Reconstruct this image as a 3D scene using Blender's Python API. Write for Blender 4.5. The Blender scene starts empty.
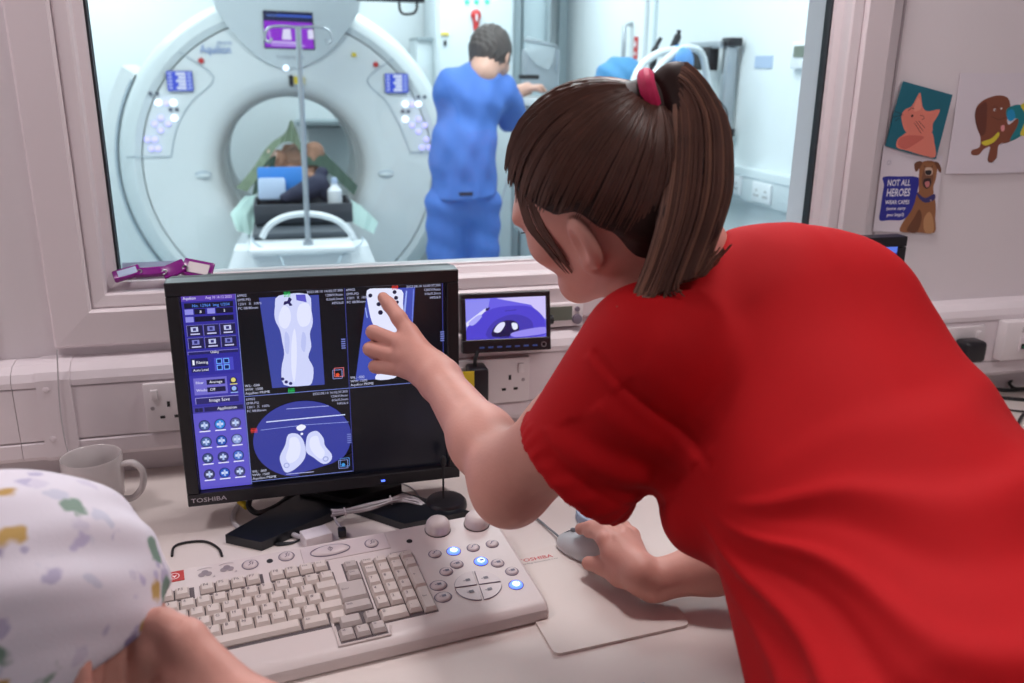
import bpy, bmesh, math, random
import numpy as np
from mathutils import Matrix, Vector

# ---------------------------------------------------------------- camera, world, lights, exposure
SC = bpy.context.scene
COL = SC.collection
FPX = 871.0
PITCH, YAW, ROLL = math.radians(17.44), math.radians(-14.88), math.radians(0.696)
CAM = Vector((0.0, -1.49, 1.40))
RM = Matrix.Rotation(YAW, 3, 'Z') @ Matrix.Rotation(math.pi / 2 - PITCH, 3, 'X') @ Matrix.Rotation(ROLL, 3, 'Z')
cd = bpy.data.cameras.new('camera')
cd.sensor_fit = 'HORIZONTAL'
cd.sensor_width = 36.0
cd.lens = FPX / 1024 * 36.0
cd.clip_start = 0.02
cd.dof.use_dof = True
cd.dof.focus_distance = 1.16
cd.dof.aperture_fstop = 5.0
cam = bpy.data.objects.new('camera', cd)
COL.objects.link(cam)
cam.matrix_world = Matrix.Translation(CAM) @ RM.to_4x4()
SC.camera = cam

W = bpy.data.worlds.new('world')
SC.world = W
W.use_nodes = True
W.node_tree.nodes['Background'].inputs[0].default_value = (0.75, 0.8, 0.85, 1)
W.node_tree.nodes['Background'].inputs[1].default_value = 0.25

SC.view_settings.view_transform = 'Standard'
SC.view_settings.look = 'None'
SC.view_settings.gamma = 1.0
SC.view_settings.exposure = 0.0
SC.view_settings.use_curve_mapping = False
SC.cycles.max_bounces = 6
SC.cycles.transparent_max_bounces = 8
SC.cycles.caustics_reflective = False
SC.cycles.caustics_refractive = False


def area(name, loc, size, power, color, rot=(0, 0, 0), size_y=None):
    l = bpy.data.lights.new(name, 'AREA')
    l.energy = power
    l.color = color
    l.shape = 'RECTANGLE'
    l.size = size
    l.size_y = size_y or size
    o = bpy.data.objects.new(name, l)
    o.location = loc
    o.rotation_euler = rot
    COL.objects.link(o)
    return o


# the ceiling panels of both rooms (fixtures themselves are built further down)
PANELS = [((0.55, -0.22, 2.40), 0.24, 0.24, 11.5, (1.0, 0.95, 0.96)),
          ((-0.95, -0.50, 2.40), 0.32, 0.32, 8.0, (1.0, 0.92, 0.95)),
          ((1.10, -1.55, 2.40), 0.40, 0.40, 8.0, (1.0, 0.95, 0.95)),  # unseen fill lamp, added behind the woman to lift the shade
          ((-0.9, 1.6, 2.56), 0.9, 0.9, 32.0, (0.92, 1.0, 0.99)),
          ((1.05, 1.6, 2.56), 0.9, 0.9, 32.0, (0.92, 1.0, 0.99)),
          ((1.05, 3.6, 2.56), 0.9, 0.9, 23.0, (0.92, 1.0, 0.99)),
          ((-1.1, 3.9, 2.56), 0.9, 0.9, 23.0, (0.92, 1.0, 0.99))]
for (loc, sx, sy, pw, colr) in PANELS:
    area('ceiling_panel_light', (loc[0], loc[1], loc[2] - 0.035), sx, pw, colr, size_y=sy)


# ---------------------------------------------------------------- pixel helpers (rays into the measured planes)
def ray(px, py):
    return RM @ Vector(((px - 512) / FPX, -(py - 341.5) / FPX, -1.0))


def PZ(px, py, z):
    d = ray(px, py)
    return CAM + d * ((z - CAM.z) / d.z)


def PY(px, py, y):
    d = ray(px, py)
    return CAM + d * ((y - CAM.y) / d.y)


def PX(px, py, x):
    d = ray(px, py)
    return CAM + d * ((x - CAM.x) / d.x)


def PD(px, py, t):
    return CAM + ray(px, py) * t


# ---------------------------------------------------------------- materials
MATS = {}


def srgb(r, g, b):
    f = lambda c: (c / 255 / 12.92) if c / 255 <= 0.04045 else ((c / 255 + 0.055) / 1.055) ** 2.4
    return (f(r), f(g), f(b), 1.0)


def mat(name, rgb=(200, 200, 200), rough=0.5, metal=0.0, var=0.0, vscale=6.0, bump=0.0, bscale=60.0, emit=None, estr=0.0,
        alpha=1.0, spec=0.5, sheen=0.0, sss=0.0, coat=0.0, attr=None, stretch=None, trans=0.0):
    if name in MATS:
        return MATS[name]
    m = bpy.data.materials.new(name)
    m.use_nodes = True
    nt = m.node_tree
    b = nt.nodes['Principled BSDF']
    base = srgb(*rgb)
    b.inputs['Base Color'].default_value = base
    b.inputs['Roughness'].default_value = rough
    b.inputs['Metallic'].default_value = metal
    b.inputs['Specular IOR Level'].default_value = spec
    b.inputs['Alpha'].default_value = alpha
    b.inputs['Coat Weight'].default_value = coat
    b.inputs['Sheen Weight'].default_value = sheen
    b.inputs['Transmission Weight'].default_value = trans
    if sss:
        b.inputs['Subsurface Weight'].default_value = sss
        b.inputs['Subsurface Radius'].default_value = (0.012, 0.005, 0.003)
        b.inputs['Subsurface Scale'].default_value = 0.5
    tc = nt.nodes.new('ShaderNodeTexCoord')
    vec = tc.outputs['Object']
    if stretch:
        mp = nt.nodes.new('ShaderNodeMapping')
        mp.inputs['Scale'].default_value = stretch
        nt.links.new(vec, mp.inputs['Vector'])
        vec = mp.outputs['Vector']
    if attr:
        a = nt.nodes.new('ShaderNodeVertexColor')
        a.layer_name = attr
        nt.links.new(a.outputs['Color'], b.inputs['Base Color'])
        if emit:
            nt.links.new(a.outputs['Color'], b.inputs['Emission Color'])
            b.inputs['Emission Strength'].default_value = estr
            b.inputs['Base Color'].default_value = (0.01, 0.01, 0.012, 1)
            for l in list(nt.links):
                if l.to_socket == b.inputs['Base Color']:
                    nt.links.remove(l)
    elif var > 0:
        n = nt.nodes.new('ShaderNodeTexNoise')
        n.inputs['Scale'].default_value = vscale
        n.inputs['Detail'].default_value = 4
        r = nt.nodes.new('ShaderNodeMix')
        r.data_type = 'RGBA'
        r.inputs['A'].default_value = tuple(max(0, c * (1 - var)) for c in base[:3]) + (1,)
        r.inputs['B'].default_value = tuple(min(1, c * (1 + var)) for c in base[:3]) + (1,)
        nt.links.new(vec, n.inputs['Vector'])
        nt.links.new(n.outputs['Fac'], r.inputs['Factor'])
        nt.links.new(r.outputs['Result'], b.inputs['Base Color'])
    if emit and not attr:
        b.inputs['Emission Color'].default_value = srgb(*emit)
        b.inputs['Emission Strength'].default_value = estr
    if bump > 0:
        n2 = nt.nodes.new('ShaderNodeTexNoise')
        n2.inputs['Scale'].default_value = bscale
        n2.inputs['Detail'].default_value = 3
        bp = nt.nodes.new('ShaderNodeBump')
        bp.inputs['Strength'].default_value = bump
        bp.inputs['Distance'].default_value = 0.002
        nt.links.new(vec, n2.inputs['Vector'])
        nt.links.new(n2.outputs['Fac'], bp.inputs['Height'])
        nt.links.new(bp.outputs['Normal'], b.inputs['Normal'])
    MATS[name] = m
    return m


def glass_mat(name, tint=(243, 248, 250), refl=0.06):
    if name in MATS:
        return MATS[name]
    m = bpy.data.materials.new(name)
    m.use_nodes = True
    nt = m.node_tree
    for n in list(nt.nodes):
        nt.nodes.remove(n)
    out = nt.nodes.new('ShaderNodeOutputMaterial')
    t = nt.nodes.new('ShaderNodeBsdfTransparent')
    t.inputs[0].default_value = srgb(*tint)
    g = nt.nodes.new('ShaderNodeBsdfGlossy')
    g.inputs['Roughness'].default_value = 0.02
    fr = nt.nodes.new('ShaderNodeFresnel')
    fr.inputs['IOR'].default_value = 1.35
    mx = nt.nodes.new('ShaderNodeMixShader')
    nt.links.new(fr.outputs[0], mx.inputs[0])
    nt.links.new(t.outputs[0], mx.inputs[1])
    nt.links.new(g.outputs[0], mx.inputs[2])
    nt.links.new(mx.outputs[0], out.inputs[0])
    MATS[name] = m
    return m


# ---------------------------------------------------------------- mesh builder
def V(*a):
    return Vector(a)


class MB:
    def __init__(self):
        self.v = []
        self.f = []
        self.c = None

    def add(self, vs, fs):
        n = len(self.v)
        self.v += [Vector(p) for p in vs]
        self.f += [tuple(i + n for i in q) for q in fs]
        return self

    def box(self, c, s, rz=0, bevel=0.0, seg=2, R=None):
        bm = bmesh.new()
        bmesh.ops.create_cube(bm, size=1.0)
        for q in bm.verts:
            q.co = Vector((q.co.x * s[0], q.co.y * s[1], q.co.z * s[2]))
        if bevel:
            bmesh.ops.bevel(bm, geom=list(bm.edges), offset=bevel, segments=seg, affect='EDGES', profile=0.5)
        M = R if R is not None else Matrix.Rotation(rz, 3, 'Z')
        bm.verts.index_update()
        self.add([M @ q.co + Vector(c) for q in bm.verts], [[l.index for l in fc.verts] for fc in bm.faces])
        bm.free()
        return self

    def tube(self, path, r, n=8, flat=None, closed=False):
        path = [Vector(p) for p in path]
        m = len(path)
        rs = r if isinstance(r, (list, tuple)) else [r] * m
        up = None
        vs, fs = [], []
        for i, p in enumerate(path):
            if closed:
                t = path[(i + 1) % m] - path[i - 1]
            else:
                t = path[min(i + 1, m - 1)] - path[max(i - 1, 0)]
            t = t.normalized() if t.length > 1e-9 else Vector((0, 0, 1))
            if up is None:
                up = Vector((0, 0, 1)) if abs(t.z) < 0.9 else Vector((1, 0, 0))
            a = (up - t * up.dot(t)).normalized()
            b = t.cross(a)
            up = a
            for k in range(n):
                an = 2 * math.pi * k / n
                vs.append(p + (a * math.cos(an) * (flat or 1.0) + b * math.sin(an)) * rs[i])
        rng = m if closed else m - 1
        for i in range(rng):
            j = (i + 1) % m
            for k in range(n):
                k2 = (k + 1) % n
                fs.append((i * n + k, i * n + k2, j * n + k2, j * n + k))
        if not closed:
            fs.append(tuple(range(n - 1, -1, -1)))
            fs.append(tuple((m - 1) * n + k for k in range(n)))
        return self.add(vs, fs)

    def cyl(self, a, b, r, r2=None, n=20):
        return self.tube([a, b], [r, r if r2 is None else r2], n)

    def lathe(self, prof, c, n=28, ax=None, sx=1.0, sy=1.0):
        """prof: (radius, height) pairs from bottom to top, closed at the ends when radius is 0"""
        M = Matrix.Identity(3)
        if ax is not None:
            M = Vector((0, 0, 1)).rotation_difference(Vector(ax)).to_matrix()
        vs, fs = [], []
        for (r, h) in prof:
            for k in range(n):
                an = 2 * math.pi * k / n
                vs.append(M @ Vector((r * math.cos(an) * sx, r * math.sin(an) * sy, h)) + Vector(c))
        for i in range(len(prof) - 1):
            for k in range(n):
                k2 = (k + 1) % n
                fs.append((i * n + k, i * n + k2, (i + 1) * n + k2, (i + 1) * n + k))
        fs.append(tuple(range(n - 1, -1, -1)))
        fs.append(tuple((len(prof) - 1) * n + k for k in range(n)))
        return self.add(vs, fs)

    def prism(self, poly, o, u, v, d):
        """polygon (2d) in plane o,u,v extruded along vector d"""
        o, u, v, d = Vector(o), Vector(u), Vector(v), Vector(d)
        n = len(poly)
        a = [o + u * p[0] + v * p[1] for p in poly]
        vs = a + [p + d for p in a]
        fs = [tuple(range(n)), tuple(range(2 * n - 1, n - 1, -1))]
        fs += [(i, i + n, (i + 1) % n + n, (i + 1) % n) for i in range(n)]
        return self.add(vs, fs)

    def ell(self, c, r, n=20, m=12, R=None):
        vs, fs = [], []
        for i in range(m + 1):
            th = math.pi * i / m
            for k in range(n):
                an = 2 * math.pi * k / n
                q = Vector((r[0] * math.sin(th) * math.cos(an), r[1] * math.sin(th) * math.sin(an), -r[2] * math.cos(th)))
                vs.append((R @ q if R is not None else q) + Vector(c))
        for i in range(m):
            for k in range(n):
                k2 = (k + 1) % n
                fs.append((i * n + k, i * n + k2, (i + 1) * n + k2, (i + 1) * n + k))
        return self.add(vs, fs)

    def torus(self, c, R_, r, ax=(0, 0, 1), n=28, m=8):
        M = Vector((0, 0, 1)).rotation_difference(Vector(ax)).to_matrix()
        path = [Vector(c) + M @ Vector((R_ * math.cos(2 * math.pi * k / n), R_ * math.sin(2 * math.pi * k / n), 0)) for k in range(n)]
        return self.tube(path, r, m, closed=True)

    def xf(self, M):
        self.v = [M @ p for p in self.v]
        return self

    def build(self, name, m, parent=None, smooth=35, fix=True):
        return link_mesh(name, [tuple(p) for p in self.v], self.f, m, parent, smooth, fix, self.c)


WLOC = {}


def link_mesh(name, vs, fs, m, parent=None, smooth=35, fix=True, cols=None):
    vs = np.array(vs, dtype=np.float64)
    lo, hi = vs.min(0), vs.max(0)
    loc = Vector(((lo[0] + hi[0]) / 2, (lo[1] + hi[1]) / 2, lo[2]))
    vs = vs - np.array(loc)
    me = bpy.data.meshes.new(name)
    me.from_pydata(vs.tolist(), [], fs)
    me.update()
    if fix:
        bm = bmesh.new()
        bm.from_mesh(me)
        if cols is None:
            bmesh.ops.remove_doubles(bm, verts=bm.verts, dist=1e-6)
        bmesh.ops.recalc_face_normals(bm, faces=bm.faces)
        bm.to_mesh(me)
        bm.free()
    if cols is not None:
        ca = me.color_attributes.new('Col', 'FLOAT_COLOR', 'CORNER')
        dat = np.empty((len(me.loops), 4), dtype=np.float32)
        k = 0
        for pi, p in enumerate(me.polygons):
            dat[k:k + p.loop_total] = cols[pi]
            k += p.loop_total
        ca.data.foreach_set('color', dat.ravel())
    if smooth:
        for p in me.polygons:
            p.use_smooth = True
        if smooth < 180:
            me.set_sharp_from_angle(angle=math.radians(smooth))
    me.materials.append(MATS[m] if isinstance(m, str) else m)
    o = bpy.data.objects.new(name, me)
    COL.objects.link(o)
    WLOC[o.name] = loc
    if parent is not None:
        o.parent = parent
        o.location = loc - WLOC[parent.name]
    else:
        o.location = loc
    return o


def thing(name, loc, label, cat, group=None):
    o = bpy.data.objects.new(name, None)
    COL.objects.link(o)
    o.empty_display_size = 0.05
    o.location = Vector(loc)
    WLOC[o.name] = Vector(loc)
    return tag(o, label, cat, group)


def tag(o, label, cat, group=None):
    o['label'] = label
    o['category'] = cat
    if group:
        o['group'] = group
    return o


def struct(o):
    o['kind'] = 'structure'
    return o


def copy_tree(src, delta, parent=None):
    c = src.copy()
    COL.objects.link(c)
    if parent is None:
        c.location = src.location + Vector(delta)
        WLOC[c.name] = WLOC[src.name] + Vector(delta)
    else:
        c.parent = parent
        WLOC[c.name] = WLOC[src.name] + Vector(delta)
    for ch in list(src.children):
        copy_tree(ch, delta, c)
    return c


# flat print: coloured polygons lying on a plane, one mesh, colour per polygon
class Print:
    def __init__(self, o, u, v, n, step=0.00006):
        self.o, self.u, self.v, self.n, self.step = Vector(o), Vector(u), Vector(v), Vector(n), step
        self.vs, self.fs, self.cs, self.k, self.pc = [], [], [], 0, 0

    def poly(self, pts, col, lay=None):
        lay = self.k if lay is None else lay
        n0 = len(self.vs)
        self.pc += 1
        self.vs += [self.o + self.u * p[0] + self.v * p[1] + self.n * (self.step * (lay + 1) + 3e-6 * self.pc) for p in pts]
        self.fs.append(tuple(range(n0, n0 + len(pts))))
        self.cs.append(srgb(*col))
        return self

    def layer(self):
        self.k += 1
        return self

    def rect(self, x0, y0, x1, y1, col, lay=None):
        return self.poly([(x0, y0), (x1, y0), (x1, y1), (x0, y1)], col, lay)

    def disc(self, cx, cy, r, col, ry=None, n=20, lay=None):
        ry = ry or r
        return self.poly([(cx + r * math.cos(2 * math.pi * k / n), cy + ry * math.sin(2 * math.pi * k / n)) for k in range(n)], col, lay)

    def line(self, pts, w, col, lay=None):
        for (a, b) in zip(pts[:-1], pts[1:]):
            dx, dy = b[0] - a[0], b[1] - a[1]
            L = math.hypot(dx, dy) or 1e-9
            nx, ny = -dy / L * w / 2, dx / L * w / 2
            self.poly([(a[0] + nx, a[1] + ny), (b[0] + nx, b[1] + ny), (b[0] - nx, b[1] - ny), (a[0] - nx, a[1] - ny)], col, lay)
        return self

    def mesh(self, vs2, fs, col, lay=None):
        lay = self.k if lay is None else lay
        n0 = len(self.vs)
        self.pc += 1
        self.vs += [self.o + self.u * p[0] + self.v * p[1] + self.n * (self.step * (lay + 1) + 3e-6 * self.pc) for p in vs2]
        for q in fs:
            self.fs.append(tuple(i + n0 for i in q))
            self.cs.append(srgb(*col))
        return self

    def text(self, s, x, y, h, col, lay=None, ang=0.0, align='LEFT', sx=1.0, flip=1.0, bold=0.0):
        vs, fs = text_mesh(s, bold)
        if not vs:
            return self
        w = max(p[0] for p in vs)
        ox = {'LEFT': 0, 'CENTER': -w / 2, 'RIGHT': -w}[align]
        ca, sa = math.cos(ang), math.sin(ang)
        out = []
        for (a, b) in vs:
            a, b = (a + ox) * h * sx, b * h * flip
            out.append((x + a * ca - b * sa, y + a * sa + b * ca))
        return self.mesh(out, fs, col, lay)

    def build(self, name, m, parent=None):
        return link_mesh(name, [tuple(p) for p in self.vs], self.fs, m, parent, 0, False, self.cs)


TEXTC = {}


def text_mesh(s, bold=0.0):
    """letters as 2d verts and faces, cap height about 1"""
    if (s, bold) in TEXTC:
        return TEXTC[(s, bold)]
    cu = bpy.data.curves.new('lettering', 'FONT')
    cu.body = s
    cu.size = 1.45
    cu.resolution_u = 2
    cu.offset = bold
    o = bpy.data.objects.new('lettering', cu)
    COL.objects.link(o)
    dg = bpy.context.evaluated_depsgraph_get()
    me = bpy.data.meshes.new_from_object(o.evaluated_get(dg))
    vs = [(q.co.x, q.co.y) for q in me.vertices]
    fs = [tuple(p.vertices) for p in me.polygons]
    bpy.data.objects.remove(o)
    bpy.data.curves.remove(cu)
    bpy.data.meshes.remove(me)
    TEXTC[(s, bold)] = (vs, fs)
    return vs, fs


def bez(p0, p1, p2, p3, n=12):
    out = []
    for i in range(n + 1):
        t = i / n
        out.append(Vector(p0) * (1 - t) ** 3 + Vector(p1) * 3 * t * (1 - t) ** 2 + Vector(p2) * 3 * t * t * (1 - t) + Vector(p3) * t ** 3)
    return out


def smooth_path(pts, n=8):
    pts = [Vector(p) for p in pts]
    out = []
    for i in range(len(pts) - 1):
        p0, p1, p2, p3 = pts[max(i - 1, 0)], pts[i], pts[i + 1], pts[min(i + 2, len(pts) - 1)]
        for k in range(n):
            t = k / n
            out.append(0.5 * ((2 * p1) + (p2 - p0) * t + (2 * p0 - 5 * p1 + 4 * p2 - p3) * t * t + (3 * p1 - p0 - 3 * p2 + p3) * t ** 3))
    out.append(pts[-1])
    return out


# ---------------------------------------------------------------- implicit surfaces for bodies, cloth and soft shapes
class Blob:
    """round cones and ellipsoids blended smoothly, meshed with surface nets"""

    def __init__(self):
        self.p = []

    def cone(self, a, b, ra, rb, k=0.02, flat=None, fs=1.0, sub=False):
        """capsule from a to b; flat = axis along which the section is scaled by fs"""
        self.p.append(('c', np.array(a, float), np.array(b, float), ra, rb, k, None if flat is None else np.array(Vector(flat).normalized()), fs, sub))
        return self

    def chain(self, pts, rs, k=0.02, flat=None, fs=1.0, sub=False):
        for i in range(len(pts) - 1):
            self.cone(pts[i], pts[i + 1], rs[i], rs[i + 1], k, flat, fs, sub)
        return self

    def ell(self, c, r, R=None, k=0.02, sub=False):
        self.p.append(('e', np.array(c, float), np.array(r, float), np.eye(3) if R is None else np.array(R), k, sub))
        return self

    def half(self, p, n, k=0.004, R=None):
        """cut away everything on the side n points to (only within R of p if given)"""
        self.p.append(('h', np.array(p, float), np.array(Vector(n).normalized()), k, R))
        return self

    def bounds(self):
        lo, hi = np.full(3, 1e9), np.full(3, -1e9)
        for q in self.p:
            if q[0] == 'c' and not q[8]:
                for (x, r) in ((q[1], q[3]), (q[2], q[4])):
                    e = r * max(1.0, q[7]) + 0.01
                    lo, hi = np.minimum(lo, x - e), np.maximum(hi, x + e)
            elif q[0] == 'e' and not q[5]:
                e = np.abs(q[3]) @ q[2] + 0.01
                lo, hi = np.minimum(lo, q[1] - e), np.maximum(hi, q[1] + e)
        return lo, hi

    @staticmethod
    def prim(q, X):
        if q[0] == 'c':
            a, b, ra, rb, fl, fs = q[1], q[2], q[3], q[4], q[6], q[7]
            ab = b - a
            t = np.clip(((X - a) @ ab) / max(ab @ ab, 1e-12), 0, 1)
            w = X - a - t[:, None] * ab
            if fl is not None:
                h = w @ fl
                w = w + (h * (1 / fs - 1))[:, None] * fl
            d = np.sqrt((w * w).sum(1)) - (ra + (rb - ra) * t)
            return d * (min(1.0, fs) if fl is not None else 1.0), q[5], q[8]
        if q[0] == 'e':
            Y = (X - q[1]) @ q[3]
            k0 = np.sqrt(((Y / q[2]) ** 2).sum(1))
            k1 = np.sqrt(((Y / q[2] ** 2) ** 2).sum(1)) + 1e-9
            return k0 * (k0 - 1) / k1, q[4], q[5]
        e = (X - q[1]) @ q[2]
        if q[4]:
            e = np.where(((X - q[1]) ** 2).sum(1) < q[4] ** 2, e, -1e3)
        return e, q[3], 'h'

    def eval(self, X, cull=None):
        d = np.full(len(X), 1e3)
        for q in self.p:
            e, k, sub = self.prim(q, X)
            if sub == 'h':
                h = np.clip(0.5 - 0.5 * (d - e) / k, 0, 1)
                d = d * (1 - h) + e * h + k * h * (1 - h)
            elif sub:
                h = np.clip(0.5 - 0.5 * (d + e) / k, 0, 1)
                d = d * (1 - h) - e * h + k * h * (1 - h)
            else:
                h = np.clip(0.5 + 0.5 * (d - e) / k, 0, 1)
                d = d * (1 - h) + e * h - k * h * (1 - h)
        return d

    def near(self, CC, rad):
        """which shapes can matter in each block"""
        keep = np.ones((len(self.p), len(CC)), bool)
        for i, q in enumerate(self.p):
            if q[0] != 'h':
                e, k, sub = self.prim(q, CC)
                keep[i] = e < rad * 1.6 + 2 * k + 0.01
        return keep

    def mesh(self, vox=0.004, disp=None, B=12):
        lo, hi = self.bounds()
        lo = lo - 2 * vox
        n = np.ceil((hi - lo) / (vox * B)).astype(int) + 1
        G = np.ones(tuple(n * B + 1), dtype=np.float32)
        half = vox * B * 0.5
        rad = half * 1.75
        cx = [lo[i] + (np.arange(n[i]) + 0.5) * vox * B for i in range(3)]
        CC = np.stack(np.meshgrid(*cx, indexing='ij'), -1).reshape(-1, 3)
        dc = self.eval(CC)
        idx = np.stack(np.meshgrid(*[np.arange(k) for k in n], indexing='ij'), -1).reshape(-1, 3)
        off = np.stack(np.meshgrid(*[np.arange(B + 1)] * 3, indexing='ij'), -1).reshape(-1, 3) * vox
        allp = self.p
        keep = self.near(CC, rad)
        for bi, (d, ix) in enumerate(zip(dc, idx)):
            s = tuple(slice(ix[i] * B, ix[i] * B + B + 1) for i in range(3))
            if abs(d) > rad * 1.7 + 0.02:
                if d < 0:
                    G[s] = -1
                continue
            self.p = [q for q, kk in zip(allp, keep[:, bi]) if kk]
            if any(q[0] != 'h' for q in self.p):
                G[s] = self.eval(off + (lo + ix * vox * B)).reshape((B + 1,) * 3)
            self.p = allp
        vs, fs = surface_nets(G, lo, vox)
        if disp is not None:
            nr = mesh_normals(vs, fs)
            vs = vs + nr * disp(vs, nr)[:, None]
        return vs, fs

    def build(self, name, m, parent=None, vox=0.004, disp=None, smooth_it=2):
        vs, fs = self.mesh(vox, None)
        vs = laplace(vs, fs, smooth_it)
        if disp is not None:
            nr = mesh_normals(vs, fs)
            vs = vs + nr * disp(vs, nr)[:, None]
        return link_mesh(name, vs, fs.tolist(), m, parent, 180, False)


def surface_nets(G, lo, vox):
    S = G < 0
    cnt = np.zeros(tuple(k - 1 for k in G.shape), np.uint8)
    for dx in (0, 1):
        for dy in (0, 1):
            for dz in (0, 1):
                cnt += S[dx:S.shape[0] - 1 + dx, dy:S.shape[1] - 1 + dy, dz:S.shape[2] - 1 + dz]
    act = (cnt > 0) & (cnt < 8)
    I = np.argwhere(act)
    ids = np.full(act.shape, -1, np.int32)
    ids[act] = np.arange(len(I))
    acc = np.zeros((len(I), 3))
    num = np.zeros(len(I))
    cor = [(a, b, c) for a in (0, 1) for b in (0, 1) for c in (0, 1)]
    val = {c: G[I[:, 0] + c[0], I[:, 1] + c[1], I[:, 2] + c[2]].astype(np.float64) for c in cor}
    for ax in range(3):
        for c in cor:
            if c[ax]:
                continue
            e = list(c)
            e[ax] = 1
            a, b = val[c], val[tuple(e)]
            cr = (a < 0) != (b < 0)
            t = np.where(cr, a / np.where(cr, a - b, 1), 0)
            P = np.tile(np.array(c, float), (len(I), 1))
            P[:, ax] += t
            acc[cr] += P[cr]
            num[cr] += 1
    vs = (I + acc / np.maximum(num, 1)[:, None]) * vox + lo
    fs = []
    for ax in range(3):
        o1, o2 = (ax + 1) % 3, (ax + 2) % 3
        sl = [slice(None)] * 3
        a = S.take(range(0, S.shape[ax] - 1), ax)
        b = S.take(range(1, S.shape[ax]), ax)
        E = np.argwhere(a != b)
        inside = a[E[:, 0], E[:, 1], E[:, 2]]
        ok = (E[:, o1] > 0) & (E[:, o2] > 0) & (E[:, o1] < act.shape[o1]) & (E[:, o2] < act.shape[o2])
        E, inside = E[ok], inside[ok]

        def gid(d1, d2):
            q = E.copy()
            q[:, o1] -= d1
            q[:, o2] -= d2
            return ids[q[:, 0], q[:, 1], q[:, 2]]
        quad = np.stack([gid(1, 1), gid(0, 1), gid(0, 0), gid(1, 0)], 1)
        quad = np.where(inside[:, None], quad, quad[:, ::-1])
        fs.append(quad)
    fs = np.concatenate(fs)
    fs = fs[(fs >= 0).all(1)]
    return vs, fs


def mesh_normals(vs, fs):
    a, b, c, d = (vs[fs[:, i]] for i in range(4))
    n = np.cross(c - a, d - b)
    out = np.zeros_like(vs)
    for i in range(4):
        np.add.at(out, fs[:, i], n)
    return out / (np.linalg.norm(out, axis=1)[:, None] + 1e-12)


def laplace(vs, fs, it=2):
    for _ in range(it):
        acc = np.zeros_like(vs)
        num = np.zeros(len(vs))
        for i in range(4):
            j = (i + 1) % 4
            np.add.at(acc, fs[:, i], vs[fs[:, j]])
            np.add.at(num, fs[:, i], 1)
            np.add.at(acc, fs[:, j], vs[fs[:, i]])
            np.add.at(num, fs[:, j], 1)
        vs = vs * 0.4 + 0.6 * acc / np.maximum(num, 1)[:, None]
    return vs


PAPER = mat('printed_paper', attr='Col', rough=0.6)
SCREEN = mat('lit_screen', attr='Col', emit=(255, 255, 255), estr=1.0, rough=0.25)
INK = mat('printed_ink', attr='Col', rough=0.5)
# ================================================================ the rooms
mat('wall_paint', (228, 220, 223), 0.55, var=0.03, vscale=3, bump=0.08, bscale=180)
mat('frame_paint', (228, 217, 220), 0.38, var=0.02, vscale=4)
mat('trunk_plastic', (226, 216, 220), 0.35, var=0.015)
mat('ceiling_paint', (225, 220, 220), 0.8, var=0.02)
mat('floor_vinyl', (120, 122, 128), 0.5, var=0.12, vscale=40)
mat('scan_wall', (226, 233, 236), 0.45, var=0.02, vscale=2)
mat('scan_floor', (176, 190, 198), 0.35, var=0.06, vscale=30)
mat('scan_seam', (190, 206, 212), 0.5)
mat('gasket', (38, 38, 44), 0.6)
mat('joint_dark', (168, 158, 162), 0.6)


def slab(name, lo, hi, m, parent=None):
    c = [(a + b) / 2 for a, b in zip(lo, hi)]
    return MB().box(c, [b - a for a, b in zip(lo, hi)]).build(name, m, parent, 0)


CX0, CX1, CY0 = -1.75, 2.65, -3.1
SX0, SX1, SY1 = -2.3, 2.0, 4.7
struct(slab('floor', (CX0, CY0, -0.06), (CX1, 0.0, 0.0), 'floor_vinyl'))
struct(slab('ceiling', (CX0, CY0, 2.43), (CX1, 0.0, 2.49), 'ceiling_paint'))
struct(slab('wall_left', (CX0 - 0.1, CY0, 0.0), (CX0, 0.0, 2.43), 'wall_paint'))
struct(slab('wall_right', (CX1, CY0, 0.0), (CX1 + 0.1, 0.0, 2.43), 'wall_paint'))
struct(slab('wall_back', (CX0 - 0.1, CY0 - 0.1, 0.0), (CX1 + 0.1, CY0, 2.43), 'wall_paint'))
struct(slab('floor', (SX0, 0.14, -0.06), (SX1, SY1, 0.0), 'scan_floor'))
struct(slab('ceiling', (SX0, 0.14, 2.60), (SX1, SY1, 2.66), 'ceiling_paint'))
struct(slab('wall_scan_left', (SX0 - 0.1, 0.14, 0.0), (SX0, SY1, 2.60), 'scan_wall'))
wr = struct(slab('wall_scan_right', (SX1, 0.14, 0.0), (SX1 + 0.1, SY1, 2.60), 'scan_wall'))
wb = struct(slab('wall_scan_back', (SX0 - 0.1, SY1, 0.0), (SX1 + 0.1, SY1 + 0.1, 2.60), 'scan_wall'))
for yy in (3.12, 1.2):
    MB().box((SX1 - 0.004, yy, 1.3), (0.008, 0.035, 2.6), bevel=0.002).build('panel_joint', 'scan_seam', wr)
MB().box((SX1 - 0.03, SY1 - 0.03, 1.3), (0.06, 0.06, 2.6), bevel=0.004).build('corner_post', 'scan_seam', wb)

# wall with the viewing window: four slabs round the opening
OX0, OX1, OZ0, OZ1 = -0.34, 1.085, 0.99, 2.05
wf = MB()
for lo, hi in (((-2.4, 0, 0), (2.75, 0.14, OZ0)), ((-2.4, 0, OZ1), (2.75, 0.14, 2.6)),
               ((-2.4, 0, OZ0), (OX0, 0.14, OZ1)), ((OX1, 0, OZ0), (2.75, 0.14, OZ1))):
    wf.box([(a + b) / 2 for a, b in zip(lo, hi)], [b - a for a, b in zip(lo, hi)])
wf = struct(wf.build('wall_front', 'wall_paint', None, 0))
MB().box((-0.545, -0.006, 1.68), (0.18, 0.012, 1.44), bevel=0.003).build('panel_cover', 'wall_paint', wf)
MB().box((1.142, -0.0015, 1.68), (0.004, 0.003, 1.44)).build('panel_joint', 'joint_dark', wf)

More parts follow.
